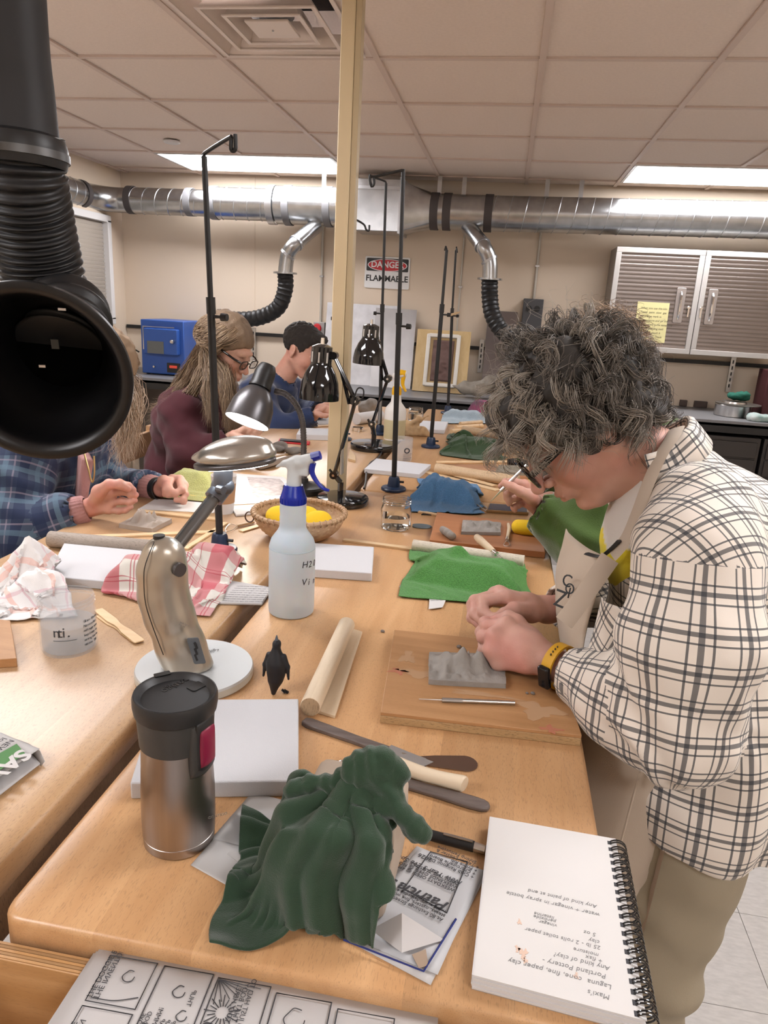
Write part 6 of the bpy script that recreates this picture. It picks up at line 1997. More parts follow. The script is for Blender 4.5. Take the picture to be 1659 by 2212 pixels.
text("Patricia's", .019, P(972, 1952, zp), xd, yd, m_ink, nwp, shear=.35, bold=.0003, name='advert_title')
text('WEEKDAYS OPEN @ 4PM\nWEEKENDS OPEN @ NOON\nOPEN THIS TUESDAY', .0062, P(985, 1922, zp), xd, yd, m_ink, nwp, line=.9, name='advert_print')
text("New Year's Eve Specials", .0095, P(1000, 1905, zp), xd, yd, m_ink, nwp, shear=.3, name='advert_print')
text('+ Crab Rangoon Dip\n+ Charcuterie Board\n+ Prime Rib\n+ Tajarin Lobster &\n   Shrimp Fettuccine', .0065, P(1025, 1893, zp), xd, yd, m_ink, nwp, line=.85, name='advert_print')
text('2026', .0085, P(935, 1855, zp), xd, yd, m_ink, nwp, line=.9, name='advert_print')
text('At 80 Exchange Street, home page\nsteaks, oysters, fine wine and live\nmusic every Saturday evening', .0062, P(958, 1985, zp), xd, yd, m_ink, nwp, line=.9, name='advert_print')
fl = [P(865, 1960, TZ + .05), P(798, 2005, TZ + .005), P(870, 2052, TZ + .012), P(962, 2028, TZ + .006)]
fl = [P(800, 2008, TZ + .006), P(868, 1972, TZ + .030), P(868, 2058, TZ + .010), P(960, 2030, TZ + .006)]
MB().add([fl[0], fl[2], fl[1], fl[3], fl[2]], [(0, 1, 2), (2, 4, 3)]).build('turned_corner', m_news, nwp, smooth=0, solid=.0006)
MB().prism(topquad([(838, 2022), (866, 2006), (866, 2052), (850, 2044)], zp + .0004)[:, :2], zp, zp + .0006).build('advert_photo', mat('photo_brown', (.12, .08, .06), rough=.7), nwp)
MB().prism(topquad([(890, 2062), (920, 2050), (925, 2085), (905, 2092)], zp + .0004)[:, :2], zp, zp + .0006).build('advert_photo', mat('photo_tan', (.34, .25, .18), rough=.7), nwp)
# comics page on the drawer
cz_ = .9285
cm = thing('comics_page', 'newspaper comics page lying over the plywood drawer at the bottom', 'newspaper', P(500, 2150, cz_), group='newspapers')
ca, cb = P(216, 2046, cz_ + .006), P(948, 2172, cz_ + .006)
cu = unit(cb - ca)
cv_ = np.cross(cu, (0, 0, 1))
cl, cd = np.linalg.norm(cb - ca), .28
# the left edge slants in the picture towards the viewer
lft = unit(P(118, 2212, cz_ + .006) - ca)
for k, (zz_, off) in enumerate(((cz_ - .001, -.006), (cz_ + .002, -.003), (cz_ + .005, 0))):
 pts = [ca + lft * .002 + cu * off, cb, cb + lft * cd, ca + lft * cd + cu * off * 3]
 G = np.array([[pts[0] * (1 - a) * (1 - b) + pts[1] * a * (1 - b) + pts[2] * a * b + pts[3] * (1 - a) * b for b in np.linspace(0, 1, 6)] for a in np.linspace(0, 1, 16)])
 G[..., 2] = zz_ + .0008 * np.sin(np.linspace(0, 5, 16))[:, None]
 MB().grid(G[::-1]).build('leaf', m_news, cm, smooth=180, solid=.0006, soff=1.0)
zc_ = cz_ + .0072
cp = lambda a, b: V(*((ca + cu * a + lft * b)[:2]), zc_)
def cbox(a0, b0, a1, b1, r=.0007):
 MB().tube([cp(a0, b0), cp(a1, b0), cp(a1, b1), cp(a0, b1)], r, 4, closed=True).build('panel_line', m_ink, cm)
def cline(pts, r=.0006, closed=False):
 MB().tube(smoothpath([cp(a, b) for a, b in pts], 6 * len(pts), closed), r, 4, closed=closed).build('drawing_line', m_ink, cm)
U = cl / 735.0      # about a metre per pixel along the strip
pan = [(100, 12, 205, 88), (100, 96, 205, 190), (222, 14, 330, 120), (342, 18, 455, 110), (470, 26, 585, 180), (600, 34, 715, 180)]
Uy = .00062
for (a0, b0, a1, b1) in pan:
 cbox(a0 * U - .03, b0 * Uy, a1 * U - .03, b1 * Uy)
# lettering runs across the strip, rotated with the page
ltx = lambda a, b: cp(a * U - .03, b * Uy)
xr, yr = -lft, unit(cu - lft * (cu @ lft))
for (s_, a, b, sz) in (('THE INVENTOR OF\nTHE DOGGIE BAG!', 112, 84, .0072), ('ART PERSON\nOF NATURE', 112, 186, .0072), ('HMMM!', 250, 112, .006), ('GOOD\nMOVE', 232, 116, .0055), ('CLAP\nCLAP\nCLAP', 285, 116, .0055), ('THUP', 300, 70, .006),
       ('YOU JUST HAD TO\nGET THAT BODY\nTATTOO, HERE...', 412, 104, .0065), ('LEVER SHADE IT\nAROUND ZERO', 478, 172, .0065)):
 text(s_, sz * 1.05, ltx(a, b), xr, yr, m_ink, cm, line=.85, thick=.0001, name='comic_lettering')
text("Yesterday's\nAnswer", .010, ltx(722, 150), xr, yr, m_ink, cm, line=.9, thick=.0001, name='comic_lettering')
text('SMASH', .030, ltx(345, 118) + lft * .001, unit(cu + lft * .25), -lft, m_ink, cm, bold=.0012, thick=.0001, name='comic_lettering')
sun = (375, 70)
for k in range(18):
 a = k * 2 * math.pi / 18
 cline([(sun[0] * U - .03 + .006 * math.cos(a), sun[1] * Uy + .006 * math.sin(a)), (sun[0] * U - .03 + (.013 + .004 * (k % 2)) * math.cos(a), sun[1] * Uy + (.013 + .004 * (k % 2)) * math.sin(a))], .0005)
for k in range(7):
 cline([(345 * U - .03, 20 * Uy), ((352 + 14 * k) * U - .03, (60 - 6 * k) * Uy)], .0004)
# plain scenery strokes where figures stood
for (x, y, r) in ((160, 40, 12), (150, 140, 14), (275, 50, 12), (300, 85, 10), (520, 60, 20), (545, 100, 16), (520, 150, 22), (655, 150, 18)):
 cline([((x + r * math.cos(t) * (1 + .2 * math.sin(3 * t))) * U - .03, (y + r * .8 * math.sin(t)) * Uy) for t in np.linspace(0, 5.2, 8)], .0005)
for (x0, y0, x1, y1) in ((110, 82, 200, 70), (230, 105, 320, 95), (610, 160, 700, 90), (480, 90, 575, 100)):
 cline([(x0 * U - .03, y0 * Uy), ((x0 + x1) / 2 * U - .03, (y0 + y1) / 2 * Uy + .003), (x1 * U - .03, y1 * Uy)], .0005)
# crossword answer grid
x0_, y0_ = 752, 66
for i in range(13):
 for j in range(12):
  if (i * 7 + j * 5 + i * j) % 6 == 0:
   c = cp((x0_ + i * 5.5) * U - .03, (y0_ + j * 8) * Uy)
   MB().box(c, (.0042, .0042, .0003), ang=math.atan2(cu[1], cu[0])).build('crossword_square', m_ink, cm)
for k in range(13):
 MB().tube([cp(x0_ * U - .03, (y0_ + k * 8 - 4) * Uy), cp((x0_ + 70) * U - .03, (y0_ + k * 8 - 4) * Uy)], .0002, 3).build('crossword_line', m_ink, cm)
 MB().tube([cp((x0_ + k * 5.5) * U - .03, (y0_ - 4) * Uy), cp((x0_ + k * 5.5) * U - .03, (y0_ + 92) * Uy)], .0002, 3).build('crossword_line', m_ink, cm)
# folded paper at the left picture edge
lp = thing('newspaper', 'folded newspaper with green panel at the left picture edge', 'newspaper', P(20, 1680), group='newspapers')
o_, q = sheet_px('lower_leaf', None, [(-120, 1640), (-60, 1770), (88, 1655), (60, 1622)], m_news, z=TZ + .001, parent=lp, bend=.004, seed=3)
o_, q = sheet_px('upper_leaf', None, [(-120, 1590), (-60, 1720), (86, 1622), (0, 1585)], m_news, z=TZ + .014, parent=lp, bend=.006, seed=8)
G = np.array([[P(88, 1655, TZ + .001), P(60, 1622, TZ + .001)], [P(96, 1645, TZ + .007), P(60, 1606, TZ + .010)], [P(86, 1622, TZ + .014), P(0, 1585, TZ + .014)]])
MB().grid(G).build('fold', m_news, lp, smooth=180, solid=.0006)
MB().prism(topquad([(-60, 1700), (55, 1628), (36, 1606), (-60, 1660)], TZ + .0215)[:, :2], TZ + .0208, TZ + .0213).build('green_panel', mat('print_green', (.10, .24, .09), rough=.8), lp)
a, b = P(50, 1625, TZ + .0216), P(-40, 1690, TZ + .0216)
text('SAVE BIG', .034, P(46, 1618, TZ + .0216), b - a, np.cross((0, 0, 1), unit(b - a)), m_paper, lp, bold=.0012, shear=.2, thick=.0003)
text('NEWS OF THE WEEK\nlocal sales and more', .012, P(22, 1597, TZ + .0216), b - a, np.cross((0, 0, 1), unit(b - a)), m_ink, lp, thick=.0002)
# newspaper under the red towel
np_ = thing('newspaper', 'small folded newspaper sticking out under the red checked tea towel', 'newspaper', P(520, 1285), group='newspapers')
slabq = topquad([(430, 1300), (566, 1303), (588, 1268), (480, 1250)], TZ + .006)
MB().prism(slabq[:, :2], TZ + .0003, TZ + .006).build('folded_leaves', m_news, np_, bevel=.002)
xd = unit(P(560, 1290) - P(480, 1288))
for k in range(8):
 text('market prices rose again this week while the town', .0048, P(476 + k * 5, 1298 - k * 4.5, TZ + .0064), xd, np.cross((0, 0, 1), xd), m_ink, np_, thick=.0001)
# ------------------------------------------------------------------ sketchbook
sk = thing('sketchbook', 'white spiral-bound sketchbook with pencil notes at the bench edge', 'sketchbook', P(1200, 1980))
tk = .017
k0, k1, k2, k3 = P(1060, 1764, TZ + tk), P(1330, 1812, TZ + tk), P(1398, 2206, TZ + tk), P(1022, 2106, TZ + tk)
MB().prism([p[:2] for p in (k0, k1, k2, k3)], TZ + .0003, TZ + .0022).build('back_cover', mat('grey_board', (.35, .33, .31), rough=.8), sk)
for j in range(6):
 o2 = V(-.0006 * (j % 3), -.0012 * (5 - j) / 5 + .0006 * (j % 2), 0)
 MB().prism([(p + o2)[:2] for p in (k0, k1, k2, k3)], TZ + .0024 + j * .0024, TZ + .0024 + (j + .86) * .0024).build('page_stack', m_paper, sk)
MB().prism([p[:2] for p in (k0, k1, k2, k3)], TZ + tk - .0004, TZ + tk).build('top_page', mat('sketch_paper', (.64, .62, .60), rough=.85), sk)
edge = unit(k2 - k1)
inn = unit(k0 - k1)
Lk = np.linalg.norm(k2 - k1)
nc = 21
for j in range(nc):
 c = k1 + edge * (Lk * (.03 + .94 * j / (nc - 1)))
 c = V(c[0], c[1], TZ + .0105) - inn * .001
 for dx_ in (0, .0035):
  pts = []
  for t in np.linspace(-.25, 2 * math.pi - 1.0, 20):
   pts.append(c + inn * (.0105 * math.cos(t + .55)) + V(0, 0, 1) * (.0105 * math.sin(t + .55)) + edge * (dx_ + .0018 * t / 6))
  MB().tube(pts, .0009, 6).build('spiral_coil', m_blackgloss, sk)
 MB().box(V(c[0], c[1], TZ + tk + .0001) + inn * .0092 + edge * .002, (.004, .0055, .0003), ang=math.atan2(inn[1], inn[0])).build('punch_hole', m_ink, sk)
xr = unit(k0 - k1)
yr = unit(k2 - k1)
m_pen = mat('pencil_line', (.22, .22, .22), rough=.8)
for (s_, x, y, sz) in (('Maxi\'s', 1318, 2150, .0120), ('Laguna  cone, fine, paper clay', 1322, 2128, .0120), ('Portland Pottery -', 1310, 2105, .0120), ('Any kind of clay?', 1318, 2088, .0115), ('+ flax', 1302, 2072, .0105), ('moisture', 1294, 2060, .0100),
       ('25 lb - 2 rolls toilet paper', 1298, 2044, .0105), ('clay', 1296, 2032, .0105), ('5 oz', 1288, 2016, .0105), ('vinegar', 1204, 1997, .0095), ('peroxide', 1202, 1988, .0095), ('listerine', 1198, 1980, .0095),
       ('water + vinegar in spray bottle', 1296, 1973, .0115), ('Any kind of paint at end', 1290, 1955, .0110)):
 text(s_, sz * .62, P(x, y, TZ + tk + .0003), xr - yr * .06, yr, m_pen, sk, shear=.25, thick=.0001, name='handwriting', spacing=1.05)
for j, (x, y, r) in enumerate(((1130, 2060, .006), (1118, 2050, .0035), (1135, 2075, .003), (1122, 1992, .003), (1245, 2108, .003))):
 c = P(x, y, TZ + tk)
 th = np.linspace(0, 2 * math.pi, 25)[:-1]
 rad = r * (1 + .4 * np.sin(3 * th + j) + .3 * np.sin(8 * th))
 MB().prism(np.c_[c[0] + .6 * rad * np.cos(th), c[1] + rad * np.sin(th)], TZ + tk + .0001, TZ + tk + .0003).build('clay_mark', mat('clay_mark', (.66, .48, .38), rough=.9), sk)
# ------------------------------------------------------------------ left bench bits
rod('rolling_dowel', 'grey dusty wooden dowel lying behind the white foam block', 'dowel', (108, 1164), (352, 1186), .0195, wood('dusty_dowel', (.40, .34, .29), (.32, .26, .21), axis=0, rough=.7), group='wooden dowels')
sk1 = MB()
for k, (a, b, z0) in enumerate((((216, 1330), (296, 1385), 0), ((212, 1318), (302, 1388), .003))):
 A2, B2_ = P(*a, TZ + z0), P(*b, TZ + z0)
 d = unit((B2_ - A2)[:2])
 n_ = V(-d[1], d[0])
 L = np.linalg.norm(B2_[:2] - A2[:2])
 prof = [(0, .0085), (L * .35, .0095), (L * .48, .0060), (L * .58, .0065), (L * .68, .0092), (L * .97, .0098), (L, .008)]
 out = [A2[:2] + d * x + n_ * w_ for x, w_ in prof] + [A2[:2] + d * x - n_ * w_ for x, w_ in prof[::-1]]
 MB().prism(out, TZ + z0 + .0003, TZ + z0 + .0026).build('wooden_spatula', m_pine, bevel=.0006, label=['lower flat wooden spatula beside the plastic jar', 'upper flat wooden spatula beside the plastic jar'][k], cat='spatula', group='flat wooden spatulas')
slab('wood_offcut', 'plywood offcut at the left picture edge in front of the kitchen paper', 'wood offcut', [(-80, 1330), (22, 1340), (36, 1422), (-80, 1430)], .016, m_boardw)
stick('wood_strip', 'wooden strip lying in front of the left clay relief', 'wood strip', (205, 1157), (470, 1147), .020, .005, m_pine, group=WG)
stick('wood_strip', 'wooden strip lying between the left clay relief and the white paper', 'wood strip', (302, 1102), (470, 1120), .022, .005, m_pine, group=WG)
stick('wood_strip', 'narrow wooden strip running towards the foot of the tall hook stand', 'wood strip', (400, 1184), (488, 1128), .014, .005, m_pine, group=WG)
slab('paper_sheet', 'white paper sheet under the plaid-sleeved wrist on the near bench', 'paper', [(335, 1078), (462, 1082), (462, 1108), (298, 1100)], .001, m_paper, bevel=0)
pe = thing('pencil', 'yellow pencil beside the olive cloth', 'pencil', P(425, 1073))
MB().cyl(P(405, 1070, TZ + .004), P(450, 1078, TZ + .004), .0036, n=6).build('barrel', mat('pencil_yellow', (.65, .38, .03), rough=.4), pe, smooth=0)
MB().cyl(P(405, 1070, TZ + .004), P(399, 1069, TZ + .004), .0036, .0005, 6).build('tip', m_pine, pe, smooth=0)
def fig3(u, w):
 return 1.3 * fig1(u, w) + .010 * gauss(u, w, .3, .4, .22, .2) + .009 * gauss(u, w, .55, .3, .1, .3, .6) + .005 * np.sin(18 * u + 7 * w) * gauss(u, w, .35, .5, .25, .3) + .006 * gauss(u, w, .7, .6, .15, .05)
relief('clay_relief', 'flat grey clay relief on the left bench below the plaid-sleeved hands', [(300, 1110), (372, 1120), (328, 1142), (256, 1131)], TZ, .012, 44, 34, fig3, mat('grey_clay_pale', (.40, .34, .29), rough=.8), group='clay reliefs')
prn = thing('printed_photo', 'printed relief photograph on white paper beside the spray bottle', 'print', P(560, 1060))
MB().prism(topquad([(500, 1022), (612, 1030), (672, 1082), (500, 1090)], TZ + .0012)[:, :2], TZ + .0004, TZ + .0012).build('sheet', m_paper, prn)
MB().prism(topquad([(534, 1030), (604, 1034), (636, 1066), (548, 1075)], TZ + .0016)[:, :2], TZ + .0012, TZ + .0015).build('picture', mat('grey_photo', (.30, .26, .25), rough=.7, col2=(.55, .48, .46), vscale=45), prn)
slab('paper_pad', 'white paper pad between the printed photograph and the basket', 'paper', [(498, 1092), (640, 1085), (655, 1096), (510, 1112)], .006, m_paper, bevel=.001)
lt2 = thing('wire_tool', 'wire loop tool lying left of the woven basket', 'loop tool', P(520, 1135))
MB().cyl(P(512, 1136, TZ + .005), P(548, 1128, TZ + .005), .004, n=10).build('handle', m_piney, lt2)
MB().tube(smoothpath([P(512, 1136, TZ + .004), P(496, 1132, TZ + .004), P(486, 1146, TZ + .003), P(500, 1146, TZ + .003), P(512, 1137, TZ + .004)], 20), .0009, 5).build('wire_loop', m_steel, lt2)
stick('wood_strip', 'short wooden strip left of the woven basket', 'wood strip', (520, 1146), (560, 1134), .018, .004, m_pine, group=WG)
# far bench bits
rod('rolling_dowel', 'long pale dowel on the far bench behind the blue cloth', 'dowel', (942, 1012), (1120, 1040), .0205, wood('pale_dowel', (.66, .48, .30), (.58, .40, .24), axis=0, rough=.5), group='wooden dowels')
stick('wood_strip', 'thin wooden ruler in front of the long pale dowel', 'wood strip', (903, 1014), (1075, 1058), .030, .004, m_pine, group=WG)
stick('wood_strip', 'wooden strip lying over the thin ruler behind the blue cloth', 'wood strip', (970, 1022), (1068, 1048), .026, .004, m_pine, z=TZ + .0042, group=WG)
slab('work_board', 'reddish board with wet clay behind the long pale dowel', 'board', [(985, 1003), (1150, 1008), (1150, 1030), (960, 1014)], .012, mat('red_ply_plain', (.42, .21, .11), rough=.5, var=.2, vscale=12))
relief('clay_relief', 'small rough clay relief on the reddish board behind the dowel', [(1078, 1004), (1135, 1006), (1135, 1022), (1070, 1018)], TZ + .012, .010, 30, 20, fig2, mat('olive_clay', (.24, .21, .16), rough=.8), group='clay reliefs')
kt = thing('wooden_mallet', 'wooden stick with black grip on the far bench behind the dark green cloth', 'modelling tool', P(1020, 998))
MB().cyl(P(942, 999, TZ + .006), P(1096, 998, TZ + .02), .0065, n=10).build('shaft', m_pine, kt)
MB().tube([P(1096, 998, TZ + .02), P(1112, 998, TZ + .022), P(1145, 1001, TZ + .022)], [.012, .017, .013], 12).build('grip', m_black, kt)
rod('rolling_dowel', 'pale dowel on the far bench in front of the bundle of sticks', 'dowel', (1000, 928), (1092, 942), .020, MATS['pale_dowel'], group='wooden dowels')
for k, (a, b) in enumerate((((994, 916), (1040, 912)), ((985, 924), (1042, 920)), ((975, 932), (1030, 929)))):
 rod('turned_stick', ['thick pale stick at the back of the far bundle of sticks', 'middle pale stick of the far bundle', 'front pale stick of the far bundle'][k], 'stick', a, b, .012, m_pine, group='bundle of pale sticks')
# driftwood
c = P(898, 940)
s = SDF(c - V(.15, .12, .02), c + V(.15, .14, .20), .005)
Yd_ = c[1]
dz = TZ + .0
s.chain([PY(x, y, Yd_) for x, y in ((872, 938), (890, 936), (912, 934), (922, 938))], [.018, .028, .026, .012], k=.015)
s.chain([PY(x, y, Yd_) for x, y in ((882, 936), (880, 918), (892, 912), (908, 905), (926, 899))], [.022, .017, .013, .010, .005], k=.012)
s.chain([PY(x, y, Yd_) for x, y in ((892, 912), (905, 908), (898, 922), (904, 932))], [.011, .009, .010, .016], k=.008)
s.chain([PY(x, y, Yd_) for x, y in ((880, 916), (872, 912), (876, 906))], [.012, .009, .004], k=.008)
v, f = s.mesh()
v = v + vnormals(v, f) * (fbm(v, 35, 3, 2) * .007)[:, None]
v[:, 2] = np.maximum(v[:, 2], TZ + .0005)
MB().add(v, f).build('driftwood', mat('pale_driftwood', (.50, .34, .19), rough=.85, var=.25, vscale=22), smooth=180, label='gnarled pale driftwood piece on the far bench beside the yellow spray bottle', cat='driftwood')
# near the seated people
c = P(612, 975)
s = SDF(c - .10, c + .10, .005)
for k in range(7):
 s.ell(c + V(.05 * math.cos(k * 2.1), .04 * math.sin(k * 1.7), .010 + .006 * (k % 2)), (.032, .026, .014), k=.01)
v, f = s.mesh()
v = v + vnormals(v, f) * (fbm(v, 30, 2, 2) * .005)[:, None]
v[:, 2] = np.maximum(v[:, 2], TZ + .0005)
MB().add(v, f).build('clay_lump', m_clay, smooth=180, label='spread lumps of grey clay under the lit gooseneck lamp', cat='clay lump')
pcs = thing('pencil_case', 'black and red marker pack on the far bench beneath the gooseneck neck', 'marker pack', P(640, 953))
MB().prism(topquad([(604, 946), (670, 952), (668, 958), (600, 953)], TZ + .008)[:, :2], TZ + .0003, TZ + .006).build('red_tray', m_red, pcs, bevel=.001)
MB().prism(topquad([(606, 947), (655, 951), (654, 955), (604, 951)], TZ + .010)[:, :2], TZ + .006, TZ + .011).build('black_case', m_black, pcs, bevel=.001)
MB().tube(smoothpath([P(556, 1012, TZ + .004), P(585, 1003, TZ + .012), P(612, 992, TZ + .004), P(640, 985, TZ + .01), P(668, 980, TZ + .004)], 30), .016, 8, flat=(1.4, .22)).build('leather_strip', mat('brown_leather', (.22, .14, .08), rough=.7), label='brown leather strip curving behind the task lamp head', cat='leather strip')
stick('wood_strip', 'wooden strip at the bench joint beside the gooseneck lamp', 'wood strip', (560, 992), (640, 975), .016, .004, m_pine, group=WG)
slab('paper_pad', 'pale paper pad under the hands of the navy sweater', 'paper', [(610, 905), (716, 898), (716, 915), (620, 920)], .006, m_news, bevel=.001)
stick('wood_strip', 'wooden strip in front of the pale paper pad', 'wood strip', (640, 922), (716, 918), .03, .006, m_pine, group=WG)
sb2 = P(748, 985)
slab('wood_wedge', 'pale wooden wedge beside the service pole on the far bench', 'wood offcut', [(756, 968), (768, 985), (768, 994), (752, 990)], .010, m_pine)
c = P(773, 930)
MB().ring([(.026, 0), (.030, 0), (.030, .016), (.026, .016)], 20, c + V(0, 0, .0005)).build('steel_ring', m_chrome, label='small shiny steel ring right of the service pole on the far bench', cat='ring')
c = P(790, 893)
s = SDF(c - .09, c + .12, .006)
s.ell(c + V(0, 0, .03), (.05, .05, .04), k=.01).ell(c + V(.03, 0, .06), (.03, .03, .03), k=.02)
v, f = s.mesh()
v = v + vnormals(v, f) * (fbm(v, 22, 2, 2) * .01)[:, None]
v[:, 2] = np.maximum(v[:, 2], TZ + .0005)
MB().add(v, f).build('clay_lump', m_clay, smooth=180, label='rounded grey clay lump behind the service pole at the far bench end', cat='clay lump')
rod('rolling_dowel', 'short pale roll behind the slim hook stand at the far end', 'dowel', (770, 905), (822, 898), .03, m_paper, group='wooden dowels')
# ================================================================== people: tools
def fastmesh(name, v, f, m, parent=None, col=None, uv=None, origin=None, smooth=True):
 """big mesh from arrays (quads); uv per corner"""
 v = np.asarray(v, float)
 f = np.asarray(f, np.int32)
 me = bpy.data.meshes.new(name)
 o = bpy.data.objects.new(name, me)
 COL.objects.link(o)
 if parent is not None:
  o.parent = parent
  WM[o.name] = WM[parent.name]
  wi = np.array(WM[parent.name].inverted())
  v = v @ wi[:3, :3].T + wi[:3, 3]
 else:
  o.location = tuple(origin)
  WM[o.name] = Matrix.Translation(Vector(tuple(origin)))
  v = v - np.asarray(origin)
 k = f.shape[1]
 me.vertices.add(len(v))
 me.vertices.foreach_set('co', v.astype(np.float32).ravel())
 me.loops.add(f.size)
 me.loops.foreach_set('vertex_index', f.ravel())
 me.polygons.add(len(f))
 me.polygons.foreach_set('loop_start', np.arange(0, f.size, k, dtype=np.int32))
 me.polygons.foreach_set('loop_total', np.full(len(f), k, np.int32))
 if smooth:
  me.polygons.foreach_set('use_smooth', np.ones(len(f), bool))
 me.update(calc_edges=True)
 if col is not None:
  ca = me.color_attributes.new('Col', 'FLOAT_COLOR', 'POINT')
  ca.data.foreach_set('color', np.c_[col, np.ones(len(col))].astype(np.float32).ravel())
 if uv is not None:
  l = me.uv_layers.new(name='UVMap')
  l.data.foreach_set('uv', uv.astype(np.float32).ravel())
 me.materials.append(m)
 return o
def strands(paths, r, cols, name, m, parent):
 """hair: (n, k, 3) centre lines made into thin three-sided tapering locks"""
 n, k = paths.shape[:2]
 t = np.gradient(paths, axis=1)
 t /= np.linalg.norm(t, axis=2)[..., None] + 1e-9
 a = np.array([.31, .52, .79])
 u = np.cross(t, a)
 u /= np.linalg.norm(u, axis=2)[..., None] + 1e-9
 w = np.cross(t, u)
 tp = np.interp(np.linspace(0, 1, k), [0, .1, .7, 1], [.7, 1, .9, .15])
 rr = np.broadcast_to(np.asarray(r), (n,))[:, None] * tp[None]
 V_ = np.stack([paths + rr[..., None] * (math.cos(q) * u + math.sin(q) * w) for q in (0, 2.094, 4.189)], 2)   # n k 3 3
 idx = np.arange(n * k * 3).reshape(n, k, 3)
 F_ = []
 for q in range(3):
  q2 = (q + 1) % 3
  F_.append(np.stack([idx[:, :-1, q], idx[:, :-1, q2], idx[:, 1:, q2], idx[:, 1:, q]], -1).reshape(-1, 4))
 C_ = np.repeat(np.repeat(cols[:, None], k, 1)[:, :, None], 3, 2).reshape(-1, 3)
 return fastmesh(name, V_.reshape(-1, 3), np.concatenate(F_), m, parent, C_)
m_skin = vcol('skin', rough=.48, spec=.35, sss=.12, bump=.12, bscale=350)
m_hair = vcol('hair', rough=.42, spec=.5)
m_cloth_v = vcol('dyed_cloth', rough=.95, spec=.1, bump=.3, bscale=700, sheen=.2)
def head_axes(pitch, yaw):
 """facing: yaw about z from +x, pitch downwards; returns columns forward, left, up"""
 cp_, sp2 = math.cos(pitch), math.sin(pitch)
 f = V(math.cos(yaw) * cp_, math.sin(yaw) * cp_, -sp2)
 l = V(-math.sin(yaw), math.cos(yaw), 0)
 return np.array([f, l, np.cross(f, l)]).T
def sdf_head(H, R, h, sc=1.0, nose=1.0, jaw=1.0, neck_to=None, male=False):
 g = lambda x, y, z: np.asarray(H) + R @ (V(x, y, z) * sc)
 s = SDF(np.asarray(H) - .17 * sc, np.asarray(H) + .17 * sc, h)
 E = lambda c, r, k=.012, sub=False: s.ell(g(*c), V(*r) * sc, R=R, k=k * sc, sub=sub)
 Cn = lambda a, b, ra, rb, k=.008: s.cone(g(*a), g(*b), ra * sc, rb * sc, k=k * sc)
 E((-.012, 0, .042), (.098, .077, .088))
 E((.034, 0, -.030), (.060, .060, .082), .03)
 for y in (1, -1):
  Cn((-.004, .052 * y, -.045), (.062, .020 * y, -.100), .020 * jaw, .017 * jaw, .018)
  E((.052, .036 * y, -.030), (.030, .024, .028), .018)
 E((.078, 0, -.100), (.020, .022 * jaw, .016), .012)
 Cn((.084, -.032, .030), (.084, .032, .030), .012, .012, .012)
 for y in (1, -1):
  E((.104, .033 * y, .010), (.017, .017, .012), .010, True)
  E((.080, .032 * y, .009), (.0135, .0150, .0115), .004)
  Cn((.093, .018 * y, .004), (.090, .047 * y, .003), .0028, .0022, .003)
 Cn((.094, 0, .016), (.104, 0, -.004), .0082, .0090, .008)
 Cn((.104, 0, -.004), (.1165 * nose, 0, -.027), .0088, .0120, .006)
 for y in (1, -1):
  E((.1030, .0120 * y, -.031), (.0095, .0075, .0075), .004)
 E((.088, 0, -.060), (.019, .026, .020), .014)
 Cn((.1015, -.017, -.0605), (.1060, 0, -.0585), .0040, .0055, .003)
 Cn((.1015, .017, -.0605), (.1060, 0, -.0585), .0040, .0055, .003)
 Cn((.0990, -.014, -.0700), (.1030, 0, -.0715), .0045, .0062, .003)
 Cn((.0990, .014, -.0700), (.1030, 0, -.0715), .0045, .0062, .003)
 s.cone(g(.110, -.018, -.0655), g(.110, .018, -.0655), .0016 * sc, k=.002, sub=True)
 for y in (1, -1):
  Re = R @ rotz(.35 * y)
  s.ell(g(-.012, .078 * y, -.002), V(.019, .007, .031) * sc, R=Re, k=.004 * sc)
  s.ell(g(-.006, .0855 * y, .002), V(.010, .005, .018) * sc, R=Re, k=.004 * sc, sub=True)
  s.ell(g(-.006, .078 * y, -.028), V(.009, .006, .009) * sc, R=Re, k=.004 * sc)
 nb_ = g(-.030, 0, -.16) if neck_to is None else np.asarray(neck_to)
 s.cone(g(-.018, 0, -.050), nb_, .054 * sc, .062 * sc, k=.022 * sc)
 return s
def skin_cols(v, base, H=None, R=None, sc=1.0, flush=.10, seed=0):
 c = np.tile(np.asarray(base, float), (len(v), 1))
 n1 = fbm(v, 45, 3, seed)[:, None]
 c = c * (1 + .07 * n1)
 red = np.clip(fbm(v, 22, 2, seed + 3), 0, 1)[:, None]
 c = c * (1 - flush * red * np.array([0, .8, .7]))
 if H is not None:
  q = (v - np.asarray(H)) @ R / sc
  lip = np.exp(-((q[:, 0] - .104) / .010) ** 2 - (q[:, 1] / .018) ** 2 - ((q[:, 2] + .065) / .008) ** 2)[:, None]
  c = c * (1 - lip * np.array([.25, .45, .40]))
  ns = np.exp(-((q[:, 0] - .113) / .016) ** 2 - (q[:, 1] / .016) ** 2 - ((q[:, 2] + .02) / .018) ** 2)[:, None]
  ck = np.exp(-((np.abs(q[:, 1]) - .045) / .02) ** 2 - ((q[:, 2] + .03) / .025) ** 2)[:, None]
  c = c * (1 - (.22 * ns + .14 * ck) * np.array([.1, .9, .8]))
 return c
